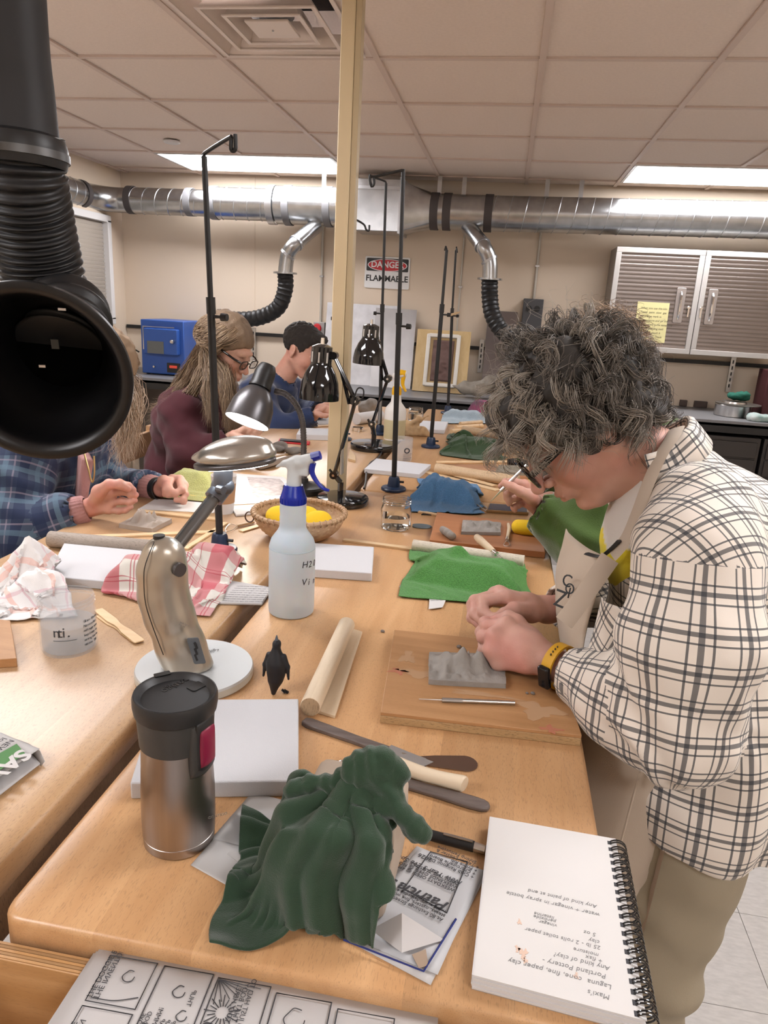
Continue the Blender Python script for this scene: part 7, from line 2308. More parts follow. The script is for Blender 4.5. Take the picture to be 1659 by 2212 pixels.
def hand_pieces(s, wrist, mcp, fingers, thumb, palm_k=.010, sc=1.0, fore=None):
 """mcp: four knuckles; fingers: joints beyond each knuckle; thumb: joints from its root"""
 w = np.asarray(wrist, float)
 for i, k_ in enumerate(mcp):
  s.cone(w + (np.asarray(k_) - w) * .12, k_, .0165 * sc, (.0118, .0122, .0115, .0102)[i] * sc, k=palm_k)
 for i in range(3):
  s.cone(mcp[i], mcp[i + 1], .0098 * sc, .0095 * sc, k=palm_k)
  a, b = (w * .55 + np.asarray(mcp[i]) * .45), (w * .55 + np.asarray(mcp[i + 1]) * .45)
  s.cone(a, b, .0135 * sc, .013 * sc, k=palm_k)
 for i, jt in enumerate(fingers):
  pts = [mcp[i]] + list(jt)
  r0 = (.0102, .0104, .0098, .0086)[i] * sc
  rs = [r0, r0 * .98, r0 * .90, r0 * .78][:len(pts)]
  s.chain(pts, rs, k=.002)
  for p_ in pts[1:-1]:
   s.ell(p_, V(1, 1, 1) * r0 * 1.05, k=.003)
 if thumb:
  s.chain(thumb, [.0165 * sc, .0128 * sc, .0112 * sc, .0088 * sc][:len(thumb)], k=.006)
  s.cone(w, thumb[0], .017 * sc, .0165 * sc, k=palm_k)
 if fore is not None:
  s.cone(w, fore, .0215 * sc, .031 * sc, k=.014)
def nails(joints, m, parent, up, sc=1.0, n_='fingernail'):
 for tip, prev in joints:
  d = unit(np.asarray(tip) - np.asarray(prev))
  upv = unit(np.asarray(up) - d * (np.asarray(up) @ d))
  Rn = np.array([d, np.cross(upv, d), upv]).T
  MB().ell(np.asarray(tip) + upv * .0058 * sc - d * .001, V(.0062, .0048, .0014) * sc, R=Rn, n=10, m=6).build(n_, m, parent, smooth=180)
def seg_uv(v, f, segs):
 """per-corner UV from the nearest limb segment: (a, b, radius, up, offset)"""
 fc = v[f].mean(1)
 best, bi = np.full(len(f), 1e9), np.zeros(len(f), int)
 for i, (a, b, r, up, off) in enumerate(segs):
  ba = b - a
  t = np.clip(((fc - a) @ ba) / (ba @ ba), 0, 1)
  d = np.linalg.norm(fc - a - t[:, None] * ba, axis=1) / r
  bi = np.where(d < best, i, bi)
  best = np.minimum(d, best)
 uv = np.zeros(f.shape + (2,))
 for i, (a, b, r, up, off) in enumerate(segs):
  sel = bi == i
  if not sel.any():
   continue
  d = unit(b - a)
  x = unit(np.asarray(up) - d * (np.asarray(up) @ d))
  y = np.cross(d, x)
  q = v[f[sel]] - a
  an = np.arctan2(q @ y, q @ x)
  # unwrap within a face
  a0 = an[:, :1]
  an = a0 + (an - a0 + math.pi) % (2 * math.pi) - math.pi
  uv[sel] = np.stack([an * r + off, q @ d + off * .7], -1)
 return uv + 10.0
def finish(s, amp=.004, sc=14, seed=0, rel=1, floor_z=None):
 v, f = s.mesh()
 if rel:
  v = relax(v, f, rel)
 if amp:
  v = v + vnormals(v, f) * (fbm(v, sc, 3, seed) * amp)[:, None]
 return v, f
def glasses_parts(parent, H, R, m, sc=1.0, w=.048, ht=.032, thick=.0028):
 g = lambda x, y, z: np.asarray(H) + R @ (V(x, y, z) * sc)
 for y in (1, -1):
  pts = [g(.116 - .006 * abs(t), .034 * y + .5 * w * math.copysign(abs(math.cos(a)) ** .6, math.cos(a)), .004 + .5 * ht * math.copysign(abs(math.sin(a)) ** .6, math.sin(a))) for a in np.linspace(0, 2 * math.pi, 29)[:-1] for t in (0,)]
  MB().tube(pts, thick * sc, 8, closed=True).build('lens_rim', m, parent)
  c = np.mean(pts, 0)
  MB().prism([(.46 * w * math.cos(a) * sc, .46 * ht * math.sin(a) * sc) for a in np.linspace(0, 2 * math.pi, 25)[:-1]], -.0004, .0004, R=np.array([R[:, 1], R[:, 2], R[:, 0]]).T, o=c).build('lens', mat('lens_glass', (.95, .97, 1), rough=.02, trans=1.0, ior=1.1), parent)
  MB().tube([g(.112, (.034 + w * .5) * y, .014), g(.09, .070 * y, .016), g(.0, .082 * y, .020), g(-.02, .082 * y, .008)], thick * 1.1 * sc, 8, flat=(1, 1.7)).build('temple', m, parent)
 MB().tube(smoothpath([g(.116, -.011, .008), g(.119, 0, .012), g(.116, .011, .008)], 8), thick * sc, 8).build('bridge', m, parent)
# ================================================================== woman in the checked shirt
RHw = head_axes(math.radians(50), math.radians(180 + 9))
Hw = V(.131, 1.18, 1.386)
gw = lambda x, y, z: Hw + RHw @ V(x, y, z)
neck_b = V(.275, 1.175, 1.315)
s1 = sdf_head(Hw, RHw, .0024, 1.0, nose=1.04, jaw=1.12, neck_to=neck_b)
# soft jowl and neck
s1.ell(gw(.035, 0, -.088), (.040, .040, .030), R=RHw, k=.02)
s1.cone(gw(.02, 0, -.085), neck_b + V(-.03, 0, -.02), .036, .045, k=.02)
v1, f1 = s1.mesh()
v1 = relax(v1, f1, 1)
SKW = (.55, .315, .235)
c1 = skin_cols(v1, SKW, Hw, RHw, flush=.16, seed=2)
p = PY
# near (left) hand: back towards the viewer
Wl = p(1192, 1432, 1.085)
mcpL = [p(1094, 1348, 1.125), p(1068, 1374, 1.108), p(1062, 1404, 1.098), p(1076, 1432, 1.094)]
finL = [[p(1052, 1352, 1.135), p(1048, 1345, 1.148), p(1070, 1341, 1.150)], [p(1044, 1376, 1.122), p(1040, 1366, 1.142), p(1058, 1356, 1.152)],
  [p(1046, 1404, 1.115), p(1046, 1392, 1.140), p(1062, 1384, 1.150)], [p(1062, 1430, 1.108), p(1062, 1420, 1.130), p(1074, 1412, 1.142)]]
thL = [p(1146, 1382, 1.120), p(1116, 1345, 1.138), p(1098, 1334, 1.146), p(1076, 1338, 1.152)]
El = p(1462, 1556, .945)
lo = np.min(np.array([Wl] + mcpL + thL + sum(finL, [])), 0) - .04
hi = np.max(np.array([Wl] + mcpL + thL + sum(finL, [])), 0) + .05
hi = np.maximum(hi, Wl + (El - Wl) * .42 + .035)
lo = np.minimum(lo, Wl + (El - Wl) * .42 - .035)
s2 = SDF(lo, hi, .0018)
hand_pieces(s2, Wl, mcpL, finL, thL, sc=1.08, fore=Wl + (El - Wl) * .38, palm_k=.012)
s2.ell((Wl + np.mean(mcpL, 0)) / 2 + V(0, .006, 0), (.042, .022, .038), R=frame(np.mean(mcpL, 0) - Wl), k=.012)
v2, f2 = s2.mesh()
v2 = relax(v2, f2, 1)
# far (right) hand
Wr = p(1186, 1318, 1.275)
mcpR = [p(1092, 1290, 1.225), p(1078, 1282, 1.245), p(1070, 1284, 1.265), p(1072, 1294, 1.285)]
finR = [[p(1042, 1298, 1.205), p(1044, 1322, 1.180), p(1066, 1338, 1.160)], [p(1026, 1298, 1.220), p(1026, 1326, 1.195), p(1046, 1346, 1.170)],
  [p(1020, 1306, 1.240), p(1020, 1334, 1.215), p(1038, 1352, 1.195)], [p(1030, 1318, 1.260), p(1032, 1340, 1.240), p(1046, 1354, 1.225)]]
thR = [p(1148, 1322, 1.235), p(1110, 1318, 1.200), p(1090, 1328, 1.180), p(1074, 1335, 1.162)]
Er = V(.33, 1.43, 1.03)
pts_ = np.array([Wr] + mcpR + thR + sum(finR, []))
lo = np.minimum(pts_.min(0) - .04, Wr + (Er - Wr) * .4 - .035)
hi = np.maximum(pts_.max(0) + .04, Wr + (Er - Wr) * .4 + .035)
s3 = SDF(lo, hi, .0020)
hand_pieces(s3, Wr, mcpR, finR, thR, sc=1.08, fore=Wr + (Er - Wr) * .38, palm_k=.012)
v3, f3 = s3.mesh()
v3 = relax(v3, f3, 1)
HANDC = (.57, .325, .262)
# trunk, arms and legs under the clothes
Sl, Sr = p(1500, 1205, 1.0), V(.30, 1.36, 1.25)
s4 = SDF(V(.0, .8, -.01), V(.62, 1.6, 1.42), .012)
s4.cone(neck_b, V(.33, 1.175, 1.20), .055, .10, k=.05)
s4.ell((.335, 1.175, 1.17), (.09, .15, .13), k=.05).ell((.335, 1.175, 1.0), (.09, .14, .14), k=.05).ell((.355, 1.17, .88), (.10, .15, .10), k=.05)
for S_, E_, W_ in ((Sl, El, Wl), (Sr, Er, Wr)):
 s4.cone(S_, E_, .048, .040, k=.03).cone(E_, W_ + (E_ - W_) * .25, .038, .027, k=.02)
HIP = [(V(.36, 1.08, .83), V(.345, 1.08, .46), V(.355, 1.10, .07)), (V(.36, 1.26, .83), V(.36, 1.28, .46), V(.38, 1.28, .07))]
for a, b, c in HIP:
 s4.cone(a, b, .085, .055, k=.03).cone(b, c, .052, .036, k=.02)
 s4.cone(c + V(0, 0, -.03), c + V(-.13, 0, -.04), .034, .026, k=.02)
v4, f4 = s4.mesh()
vs, fs, cs, off = [], [], [], 0
for v_, f_, c_ in ((v1, f1, c1), (v2, f2, skin_cols(v2, HANDC, flush=.22, seed=5)), (v3, f3, skin_cols(v3, HANDC, flush=.22, seed=6)), (v4, f4, np.tile(SKW, (len(v4), 1)))):
 vs.append(v_)
 fs.append(f_ + off)
 cs.append(c_)
 off += len(v_)
woman = fastmesh('person', np.concatenate(vs), np.concatenate(fs), m_skin, None, np.concatenate(cs), origin=(.35, 1.17, 0))
tag(woman, 'person with grey curly hair in a black and white checked shirt and apron, pinching clay', 'person', 'people at the benches')
m_nail = mat('fingernail', (.58, .36, .30), rough=.3)
nails([(finR[0][-1], finR[0][-2]), (thR[-1], thR[-2])], m_nail, woman, (-.2, -.8, .5))
MB().ell(p(1070, 1339, 1.154), (.006, .005, .005), n=12, m=8).build('clay_crumb', m_clay, smooth=180, label='tiny clay piece pinched between the fingertips', cat='clay crumb', group='clay crumbs')
# ---- eyes (looking down, mostly lidded) and eyebrows
for y in (1, -1):
 MB().ell(gw(.0895, .032 * y, .0035), (.0045, .0095, .0035), R=RHw, n=14, m=8).build('eye', mat('eye_dark', (.05, .04, .035), rough=.15), woman, smooth=180)
 MB().tube(smoothpath([gw(.0985, .016 * y, .027), gw(.0985, .032 * y, .034), gw(.088, .050 * y, .029)], 12), np.r_[np.linspace(.002, .003, 7), np.linspace(.003, .001, 6)], 6).build('eyebrow', mat('brow_grey', (.16, .13, .11), rough=.8), woman)
glasses_parts(woman, Hw, RHw, mat('dark_tortoise', (.018, .013, .010), rough=.12, coat=.5), 1.0, .050, .034, .0030)
# ---- checked shirt
CH = [(.245, .05, (.045, .05, .06), .85), (.44, .12, (.04, .045, .055), .80), (.71, .05, (.045, .05, .06), .85)]
m_check = plaid('black_white_check', (.76, .69, .61), CH, CH, .046, .049)
ss_ = SDF(V(.0, .78, .70), V(.66, 1.62, 1.45), .0062)
ss_.ell((.345, 1.175, 1.175), (.135, .185, .150), k=.05)
ss_.ell((.345, 1.175, 1.00), (.140, .185, .170), k=.06)
ss_.ell((.378, 1.165, .84), (.168, .222, .34), k=.05)
ss_.cone(neck_b + V(.015, 0, -.02), V(.345, 1.175, 1.22), .078, .14, k=.05)
ss_.cone(V(.30, 1.06, 1.285), Sl, .075, .080, k=.04)
ss_.cone(V(.31, 1.29, 1.285), Sr, .075, .080, k=.04)
Ml = p(1486, 1390, .945)
ss_.chain([Sl, Ml, El], [.082, .088, .084], k=.035)
cuffL = Wl + (El - Wl) * .22
ss_.chain([El, El + (cuffL - El) * .5, cuffL + (El - cuffL) * .08], [.083, .070, .050], k=.03)
Mr = (Sr + Er) / 2 + V(0, .02, 0)
cuffR = Wr + (Er - Wr) * .16
ss_.chain([Sr, Mr, Er, cuffR], [.080, .078, .072, .046], k=.03)
# hollow ends: neck, cuffs, hem
ss_.cone(neck_b + V(.02, 0, -.03), neck_b + V(-.11, 0, .11), .060, .074, k=.006, sub=True)
ss_.cone(Wl + (El - Wl) * .34, Wl - (El - Wl) * .2, .030, .044, k=.004, sub=True)
ss_.cone(Wr + (Er - Wr) * .30, Wr - (Er - Wr) * .2, .030, .042, k=.004, sub=True)
ss_.ell((.36, 1.165, .70), (.145, .198, .13), k=.01, sub=True)
ss_.plane_cut((.35, 1.0, .765), V(-.10, .05, -1))
# open front above the apron
ss_.cone(V(.20, 1.17, 1.30), V(.185, 1.19, 1.16), .045, .030, k=.015, sub=True)
vS, fS = ss_.mesh()
vS = relax(vS, fS, 2)
nS = vnormals(vS, fS)
# folds: broad waves on trunk and tight creases round the elbow
fold = .0045 * fbm(vS, 9, 3, 31)
dE = np.linalg.norm(vS - (El + V(-.03, -.02, 0)), axis=1)
axq = unit(El - Ml)
fold = fold + np.exp(-(dE / .12) ** 2) * .0055 * np.sin((vS - El) @ unit(V(.75, 0, .65)) * 95 + 4 * fbm(vS, 12, 2, 8))
dA = np.linalg.norm(vS - (Sl + V(-.05, .03, -.06)), axis=1)
fold = fold + np.exp(-(dA / .10) ** 2) * .006 * np.sin((vS - Sl) @ unit(V(.6, 0, -.8)) * 70 + 3 * fbm(vS, 10, 2, 9))
fold = fold + .006 * np.sin(vS[:, 0] * 55 + vS[:, 1] * 45 + 2 * fbm(vS, 6, 2, 4)) * np.clip((.98 - vS[:, 2]) / .2, 0, 1)
vS = vS + nS * fold[:, None]
uvS = seg_uv(vS, fS, [(V(.36, 1.17, .72), V(.335, 1.17, 1.30), .175, V(-1, 0, 0), 0.013), (Sl + (Sl - El) * .5, El, .088, V(-.3, -1, 0), .021), (El, cuffL, .070, V(0, -.6, -1), .047), (Sr, Er, .085, V(0, 1, 0), .03), (Er, cuffR, .06, V(0, 1, 0), .01), ])
fcS = vS[fS].mean(1)
yk = fcS[:, 2] > 1.185
for S_, E_ in ((Sl, El), (Sr, Er)):
 d_ = unit(E_ - S_)
 t_ = (fcS - S_) @ d_
 yk &= ~((t_ > .0) & (np.linalg.norm(fcS - S_ - t_[:, None] * d_, axis=1) < .15))
qy = vS[fS[yk]]
ov = (qy[..., 1] - 1.175) * 1.0 + np.sign(fcS[yk][:, 1] - 1.175)[:, None] * (1.33 - qy[..., 2]) * .75
uvS[yk] = np.stack([qy[..., 0] * .80 + ov * .60, ov * .80 - qy[..., 0] * .60], -1) + 5
shirt = fastmesh('checked_shirt', vS, fS, m_check, woman, uv=uvS)
# cuffs
for nm, Wc, Ec, rc in (('cuff', Wl, El, .0455), ('cuff', Wr, Er, .043)):
 d = unit(Ec - Wc)
 c0 = Wc + (Ec - Wc) * (.23 if Wc is Wl else .17)
 R_ = frame(np.cross(d, (0, 0, 1)), up=d)
 th = np.arange(40) * 2 * math.pi / 40
 G = np.array([[c0 + R_ @ V((rc + dr) * math.cos(a), (rc + dr) * math.sin(a), z) for a in th] for dr, z in ((-.006, .0), (-.001, -.002), (.001, .004), (.003, .022), (.0, .034), (-.008, .038))])
 uvg = np.array([[(a * rc, z) for a in th] for z in (0, .002, .004, .022, .034, .04)]) + 1
 MB().grid(G, uvg, wrap=True).build(nm, m_check, shirt, smooth=180)
# collar standing at the nape
cd = unit(V(-.45, 0, .9))
Rc = frame(np.cross((0, 1, 0), cd), up=cd)
nbk = neck_b + V(-.036, -.004, .030)
th = np.linspace(-1.75, 1.75, 60)
prof = [(.064, -.022), (.064, .006), (.066, .026), (.071, .031), (.077, .026), (.083, .008), (.090, -.016)]
G = np.array([[nbk + Rc @ V(-(r + .004 * math.sin(5 * a)) * math.cos(a + 0) * 1.05, (r + .003 * math.sin(7 * a)) * math.sin(a), z - .012 * (1 - math.cos(a)) + .003 * math.sin(6 * a)) for a in th] for r, z in prof])
# face the open side of the collar to the throat
G2 = G
if (Rc @ V(-1, 0, 0))[0] < 0:
 G2 = np.array([[nbk + Rc @ V((r + .004 * math.sin(5 * a)) * math.cos(a) * 1.05, (r + .003 * math.sin(7 * a)) * math.sin(a), z - .012 * (1 - math.cos(a)) + .003 * math.sin(6 * a)) for a in th] for r, z in prof])
uvg = np.array([[(a * .08, k * .022) for a in th] for k in range(len(prof))]) + 1
MB().grid(G2, uvg).build('collar', m_check, shirt, smooth=180, solid=.0018, soff=0)
# breast pocket
pk = [p(1302, 1290, 1.045), p(1378, 1318, 1.015), p(1372, 1452, 1.0), p(1268, 1425, 1.05)]
u, w = np.meshgrid(np.linspace(0, 1, 12), np.linspace(0, 1, 14), indexing='ij')
Gp = np.array([[(1 - a) * (1 - b) * pk[0] + a * (1 - b) * pk[1] + a * b * pk[2] + (1 - a) * b * pk[3] for b in np.linspace(0, 1, 14)] for a in np.linspace(0, 1, 12)])
Gp = Gp + np.stack([-.012 * np.sin(u * math.pi) * (1 - .3 * w), -.010 * np.sin(u * math.pi) - .003 * np.sin(9 * u + 6 * w), .002 * np.sin(8 * w)], -1)
MB().grid(Gp, np.stack([u * .09 + w * .05, w * .10 - u * .05], -1) + 1).build('pocket', m_check, shirt, smooth=180, solid=.002)
# ---- white T-shirt under the apron
s5 = SDF(V(.08, 1.0, 1.05), V(.42, 1.36, 1.38), .006)
s5.ell((.285, 1.175, 1.20), (.098, .125, .12), k=.03)
s5.cone(V(.29, 1.175, 1.22), neck_b + V(-.012, 0, .0), .085, .063, k=.03)
s5.cone(neck_b + V(.0, 0, 0), neck_b + V(-.10, 0, .10), .056, .070, k=.004, sub=True)
v5, f5 = finish(s5, .002, 20, 3)
ct5 = np.tile([.70, .66, .62], (len(v5), 1))
ylw_ = (v5[:, 2] < 1.205 + .012 * np.sin(v5[:, 1] * 60)) & (v5[:, 2] > 1.10)
ct5[ylw_] = (.74, .58, .03)
fastmesh('white_tshirt', v5, f5, m_cloth_v, woman, ct5)
# ---- apron
m_apr = mat('beige_canvas', (.52, .43, .34), rough=.9, bump=.25, bscale=900, var=.05, vscale=10)
def loft(edges, n=16, bulge=None):
 """surface across several edge polylines (each resampled to n points)"""
 E_ = []
 for e in edges:
  sp3 = smoothpath(e, 60)
  L_ = np.r_[0, np.cumsum(np.linalg.norm(np.diff(sp3, axis=0), axis=1))]
  tt = np.linspace(0, L_[-1], n)
  E_.append(np.stack([np.interp(tt, L_, sp3[:, i]) for i in range(3)], -1))
 E_ = np.array(E_)
 rows = np.array([smoothpath(E_[:, j], 6 * (len(edges) - 1)) for j in range(n)])
 return rows
nearE = [p(1304, 1204, 1.075), p(1292, 1265, 1.07), p(1268, 1345, 1.075), p(1258, 1430, 1.06), p(1282, 1560, 1.02)]
midE = [p(1258, 1176, 1.17), p(1222, 1240, 1.16), p(1210, 1320, 1.16), p(1220, 1410, 1.14), p(1262, 1545, 1.12)]
farE = [p(1222, 1142, 1.29), p(1206, 1215, 1.30), p(1200, 1290, 1.30), p(1210, 1370, 1.28), p(1245, 1470, 1.28)]
Gb = loft([nearE, midE, farE], 26)
Gb = Gb + .003 * np.stack([fbm(Gb, 18, 2, 1), fbm(Gb, 18, 2, 2), fbm(Gb, 18, 2, 3) * .3], -1)
apron = MB().grid(Gb).build('apron', m_apr, woman, smooth=180, solid=.0016, soff=0)
# skirt of the apron
ks = [[p(1478, 1652, .985), p(1428, 1830, .985), p(1388, 1985, 1.0), p(1346, 2130, 1.01), p(1335, 2260, 1.02)],
   [V(.245, 1.00, .95), V(.235, 1.0, .76), V(.24, 1.0, .60), V(.25, 1.01, .45), V(.26, 1.02, .33)],
   [V(.198, 1.10, .96), V(.190, 1.09, .76), V(.205, 1.09, .60), V(.22, 1.09, .45), V(.235, 1.1, .33)],
   [V(.198, 1.25, .96), V(.195, 1.25, .76), V(.21, 1.25, .60), V(.225, 1.25, .45), V(.24, 1.25, .33)],
   [V(.30, 1.385, .95), V(.31, 1.385, .76), V(.31, 1.375, .60), V(.31, 1.37, .45), V(.31, 1.36, .33)]]
Gk2 = loft(ks, 30)
Gk2 = Gk2 + .006 * np.stack([fbm(Gk2, 8, 3, 11), fbm(Gk2, 8, 3, 12), fbm(Gk2, 8, 2, 13) * .2], -1)
MB().grid(Gk2).build('apron_skirt', m_apr, apron, smooth=180, solid=.0018, soff=0)
MB().tube(smoothpath([q + V(.001, -.004, 0) for q in ks[0]], 30), .0075, 6, flat=(1.6, .3)).build('hem_binding', mat('beige_hem', (.47, .38, .30), rough=.9), apron)
MB().tube(smoothpath([p(1382, 1668, .978), p(1352, 1780, .968), p(1335, 1850, .97), p(1315, 1980, .98)], 20), .0016, 6).build('apron_tie', m_apr, apron)
# neck strap and its loose end
m_strap = mat('beige_strap', (.50, .42, .34), rough=.85)
sp4 = smoothpath([p(1322, 1200, 1.062), p(1352, 1165, 1.058), p(1376, 1110, 1.068), p(1398, 1050, 1.075), p(1424, 990, 1.085), p(1452, 945, 1.11), p(1462, 925, 1.16)], 40)
MB().tube(sp4, .0125, 8, flat=(1.0, .14), up=(1, .3, .2)).build('neck_strap', m_strap, apron)
le = [p(1318, 1205, 1.058), p(1285, 1252, 1.048), p(1245, 1310, 1.040), p(1218, 1345, 1.036)]
MB().tube(smoothpath(le, 20), .0145, 8, flat=(1.0, .10), up=(.3, 1, .2)).build('strap_end', m_strap, apron)
MB().tube(smoothpath([p(1268, 1196, 1.10), p(1296, 1202, 1.08), p(1318, 1188, 1.066), p(1338, 1168, 1.058)], 16), .0075, 6, flat=(1, .3)).build('buckle', mat('dark_buckle', (.03, .035, .04), rough=.4), apron)
m_pr = mat('dark_print', (.04, .045, .05), rough=.8)
# stencilled letters on the bib
bn_ = unit(np.cross(midE[1] - nearE[1], midE[2] - midE[1]))
ux_ = unit(midE[1] - nearE[1])
uy_ = unit(midE[0] - midE[2])
for ch, x, y, Yv, sz, ro in (('C', 1216, 1247, 1.125, .030, .5), ('O', 1222, 1263, 1.12, .026, .5), ('Z', 1198, 1290, 1.12, .042, .2), ('I', 1228, 1275, 1.115, .026, .3)):
 o_ = p(x, y + 10, Yv)
 xd_ = unit(p(x + 10, y + 4, Yv - .008) - p(x, y, Yv))
 text(ch, sz, o_ + V(-.004, -.012, 0), xd_, (0.1, 0, 1), m_pr, apron, thick=.0008, name='stencil_letter')
# ---- trousers and shoes
s6 = SDF(V(.12, .88, .04), V(.60, 1.48, 1.0), .009)
s6.ell((.370, 1.165, .86), (.135, .185, .13), k=.05)
for a, b, c in HIP:
 s6.cone(a + V(.01, 0, 0), b, .118, .092, k=.05).cone(b, c, .090, .075, k=.03)
s6.plane_cut((0, 0, .075), (0, 0, -1))
v6, f6 = s6.mesh()
v6 = relax(v6, f6, 2)
n6 = vnormals(v6, f6)
v6 = v6 + n6 * (.007 * fbm(v6, 8, 3, 5) + .006 * np.sin(v6[:, 2] * 48 + v6[:, 0] * 30 + 3 * fbm(v6, 5, 2, 3)) * np.clip((.75 - v6[:, 2]) / .3, 0, 1))[:, None]
fastmesh('trousers', v6, f6, mat('khaki_twill', (.33, .28, .20), rough=.85, bump=.2, bscale=800), woman)
for a, b, c in HIP:
 s7 = SDF(c + V(-.22, -.08, -.075), c + V(.10, .08, .06), .006)
 s7.cone(c + V(.01, 0, -.025), c + V(-.15, 0, -.035), .043, .036, k=.02)
 s7.plane_cut((0, 0, .001), (0, 0, -1))
 v7, f7 = s7.mesh()
 v7[:, 2] = np.maximum(v7[:, 2], .001)
 fastmesh('shoe', v7, f7, m_black, woman)
# ---- fitness watch
d = unit(El - Wl)
wc = Wl + d * .014
R_ = frame(np.cross(d, (0, 0, 1)), up=d)
th = np.arange(48) * 2 * math.pi / 48
rW = .0345
wt = MB().ring([(rW, -.010), (rW + .0028, -.009), (rW + .0028, .009), (rW, .010)], 48, wc, R_ @ np.diag([1.0, 1.0, 1])).build('watch_band', mat('mustard_silicone', (.62, .33, .015), rough=.45), woman)
fd = unit(V(-.25, -.93, -.18))
fd = unit(fd - d * (fd @ d))
Rt = np.array([d, np.cross(fd, d), fd]).T
s8 = SDF(wc + fd * .034 - .04, wc + fd * .034 + .04, .0012)
s8.box(wc + fd * (rW + .003), (.0105, .0195, .0055), R=Rt, rnd=.004)
v8, f8 = s8.mesh()
fastmesh('tracker', v8, f8, mat('tracker_black', (.012, .011, .012), rough=.12), wt)
for k in range(4):
 a = math.atan2((R_.T @ fd)[1], (R_.T @ fd)[0])
 aa = a + (1.05 + .16 * k) * (1 if (R_ @ V(math.cos(a + 1.2), math.sin(a + 1.2), 0))[2] > (R_ @ V(math.cos(a - 1.2), math.sin(a - 1.2), 0))[2] else -1)
 MB().ell(wc + R_ @ V((rW + .003) * math.cos(aa), (rW + .003) * math.sin(aa), 0), (.0012, .0022, .0022), n=8, m=6).build('band_hole', m_black, wt)
# ---- curly grey hair
hcx = V(.116, 1.178, 1.432)
def hair_dir(n):
 d = RNG.normal(size=(n, 3))
 return d / np.linalg.norm(d, axis=1)[:, None]
def in_face(q):
 """local head coordinates lying over the face, ears lower, neck front"""
 return ((q[:, 0] > .045) & (q[:, 2] < .040)) | ((q[:, 0] > -.012) & (q[:, 2] < -.012)) | (q[:, 2] < -.075)
# dense underlayer
s9 = SDF(Hw - .2, Hw + .2, .004)
s9.ell(Hw + RHw @ V(-.020, 0, .050), (.112, .094, .098), R=RHw, k=.02)
s9.ell(Hw + RHw @ V(-.070, 0, -.010), (.062, .082, .070), R=RHw, k=.03)
s9.ell(Hw + RHw @ V(.050, 0, .082), (.055, .070, .042), R=RHw, k=.03)
s9.ell(Hw + RHw @ V(.085, 0, -.045), (.075, .10, .088), R=RHw, k=.015, sub=True)
s9.ell(Hw + RHw @ V(.015, 0, -.075), (.05, .12, .055), R=RHw, k=.015, sub=True)
v9, f9 = s9.mesh()
v9 = relax(v9, f9, 1)
v9 = v9 + vnormals(v9, f9) * (fbm(v9, 30, 3, 2) * .012)[:, None]
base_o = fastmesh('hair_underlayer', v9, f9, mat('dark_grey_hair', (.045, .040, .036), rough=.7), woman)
NC = 520
d0 = hair_dir(NC * 4)
q0 = d0 * np.array([.098, .084, .090]) + np.array([-.022, 0, .046])
keep = ~in_face(q0) & (q0[:, 2] > -.085)
q0, d0 = q0[keep][:NC], d0[keep][:NC]
nC = len(q0)
K = 22
tt = np.linspace(0, 1, K)
up_l = RHw.T @ V(0, 0, 1)
grav = RHw.T @ V(0, 0, -1)
ctr = []
for i in range(nC):
 nrm = unit(d0[i] * V(1, 1.1, 1.05))
 # flow: away from the crown and a little towards gravity
 crown = V(-.02, 0, .15)
 fl_ = unit((q0[i] - crown) - nrm * ((q0[i] - crown) @ nrm) + RNG.normal(size=3) * .035)
 side = np.cross(nrm, fl_)
 Ln = RNG.uniform(.065, .105)
 amp = RNG.uniform(.009, .0165)
 wl = RNG.uniform(.036, .060)
 ph = RNG.uniform(0, 6.28)
 hand_ = RNG.choice([-1, 1])
 lift = RNG.uniform(.014, .034)
 arc = tt * Ln
 env = np.clip(tt * 3, 0, 1)
 c_ = q0[i] + nrm * (lift * np.sin(np.clip(tt * 1.9, 0, 1.57)))[:, None] * .9 + fl_ * (arc * .80)[:, None] + grav * (.030 * tt ** 2)[:, None]
 c_ = c_ - nrm * (.020 * tt ** 3)[:, None]
 c_ = c_ + (amp * env * np.cos(arc / wl * 6.28 + ph))[:, None] * side * hand_ + (amp * .8 * env * np.sin(arc / wl * 6.28 + ph))[:, None] * nrm
 ctr.append(c_)
ctr = np.array(ctr)
per = 17
pth_ = np.repeat(ctr, per, 0)
n_all = len(pth_)
offs = RNG.normal(size=(n_all, 3)) * .0034
wob = RNG.normal(size=(n_all, 3)) * .0018
pth_ = pth_ + offs[:, None] * (.55 + .9 * tt[None, :, None]) + wob[:, None] * np.sin(tt[None, :, None] * 9 + RNG.uniform(0, 6, (n_all, 1, 1)))
qm = pth_.mean(1)
# keep strands off the face
bad = ((pth_[..., 0] > .062) & (pth_[..., 2] < .022) & (np.abs(pth_[..., 1]) < .075)).any(1) | ((pth_[..., 0] > .0) & (pth_[..., 2] < -.03)).any(1)
pth_ = pth_[~bad]
ci = np.repeat(np.arange(nC), per)[~bad]
cl_t = RNG.uniform(0, 1, nC)
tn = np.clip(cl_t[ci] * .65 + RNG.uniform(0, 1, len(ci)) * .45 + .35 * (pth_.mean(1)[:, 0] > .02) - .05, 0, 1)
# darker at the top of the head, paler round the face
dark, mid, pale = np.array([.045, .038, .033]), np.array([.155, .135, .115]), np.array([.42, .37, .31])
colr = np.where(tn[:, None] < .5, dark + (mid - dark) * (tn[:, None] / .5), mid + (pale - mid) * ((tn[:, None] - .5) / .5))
W_ = Hw + pth_ @ RHw.T
strands(W_, RNG.uniform(.00042, .00085, len(W_)), colr, 'hair', m_hair, woman)
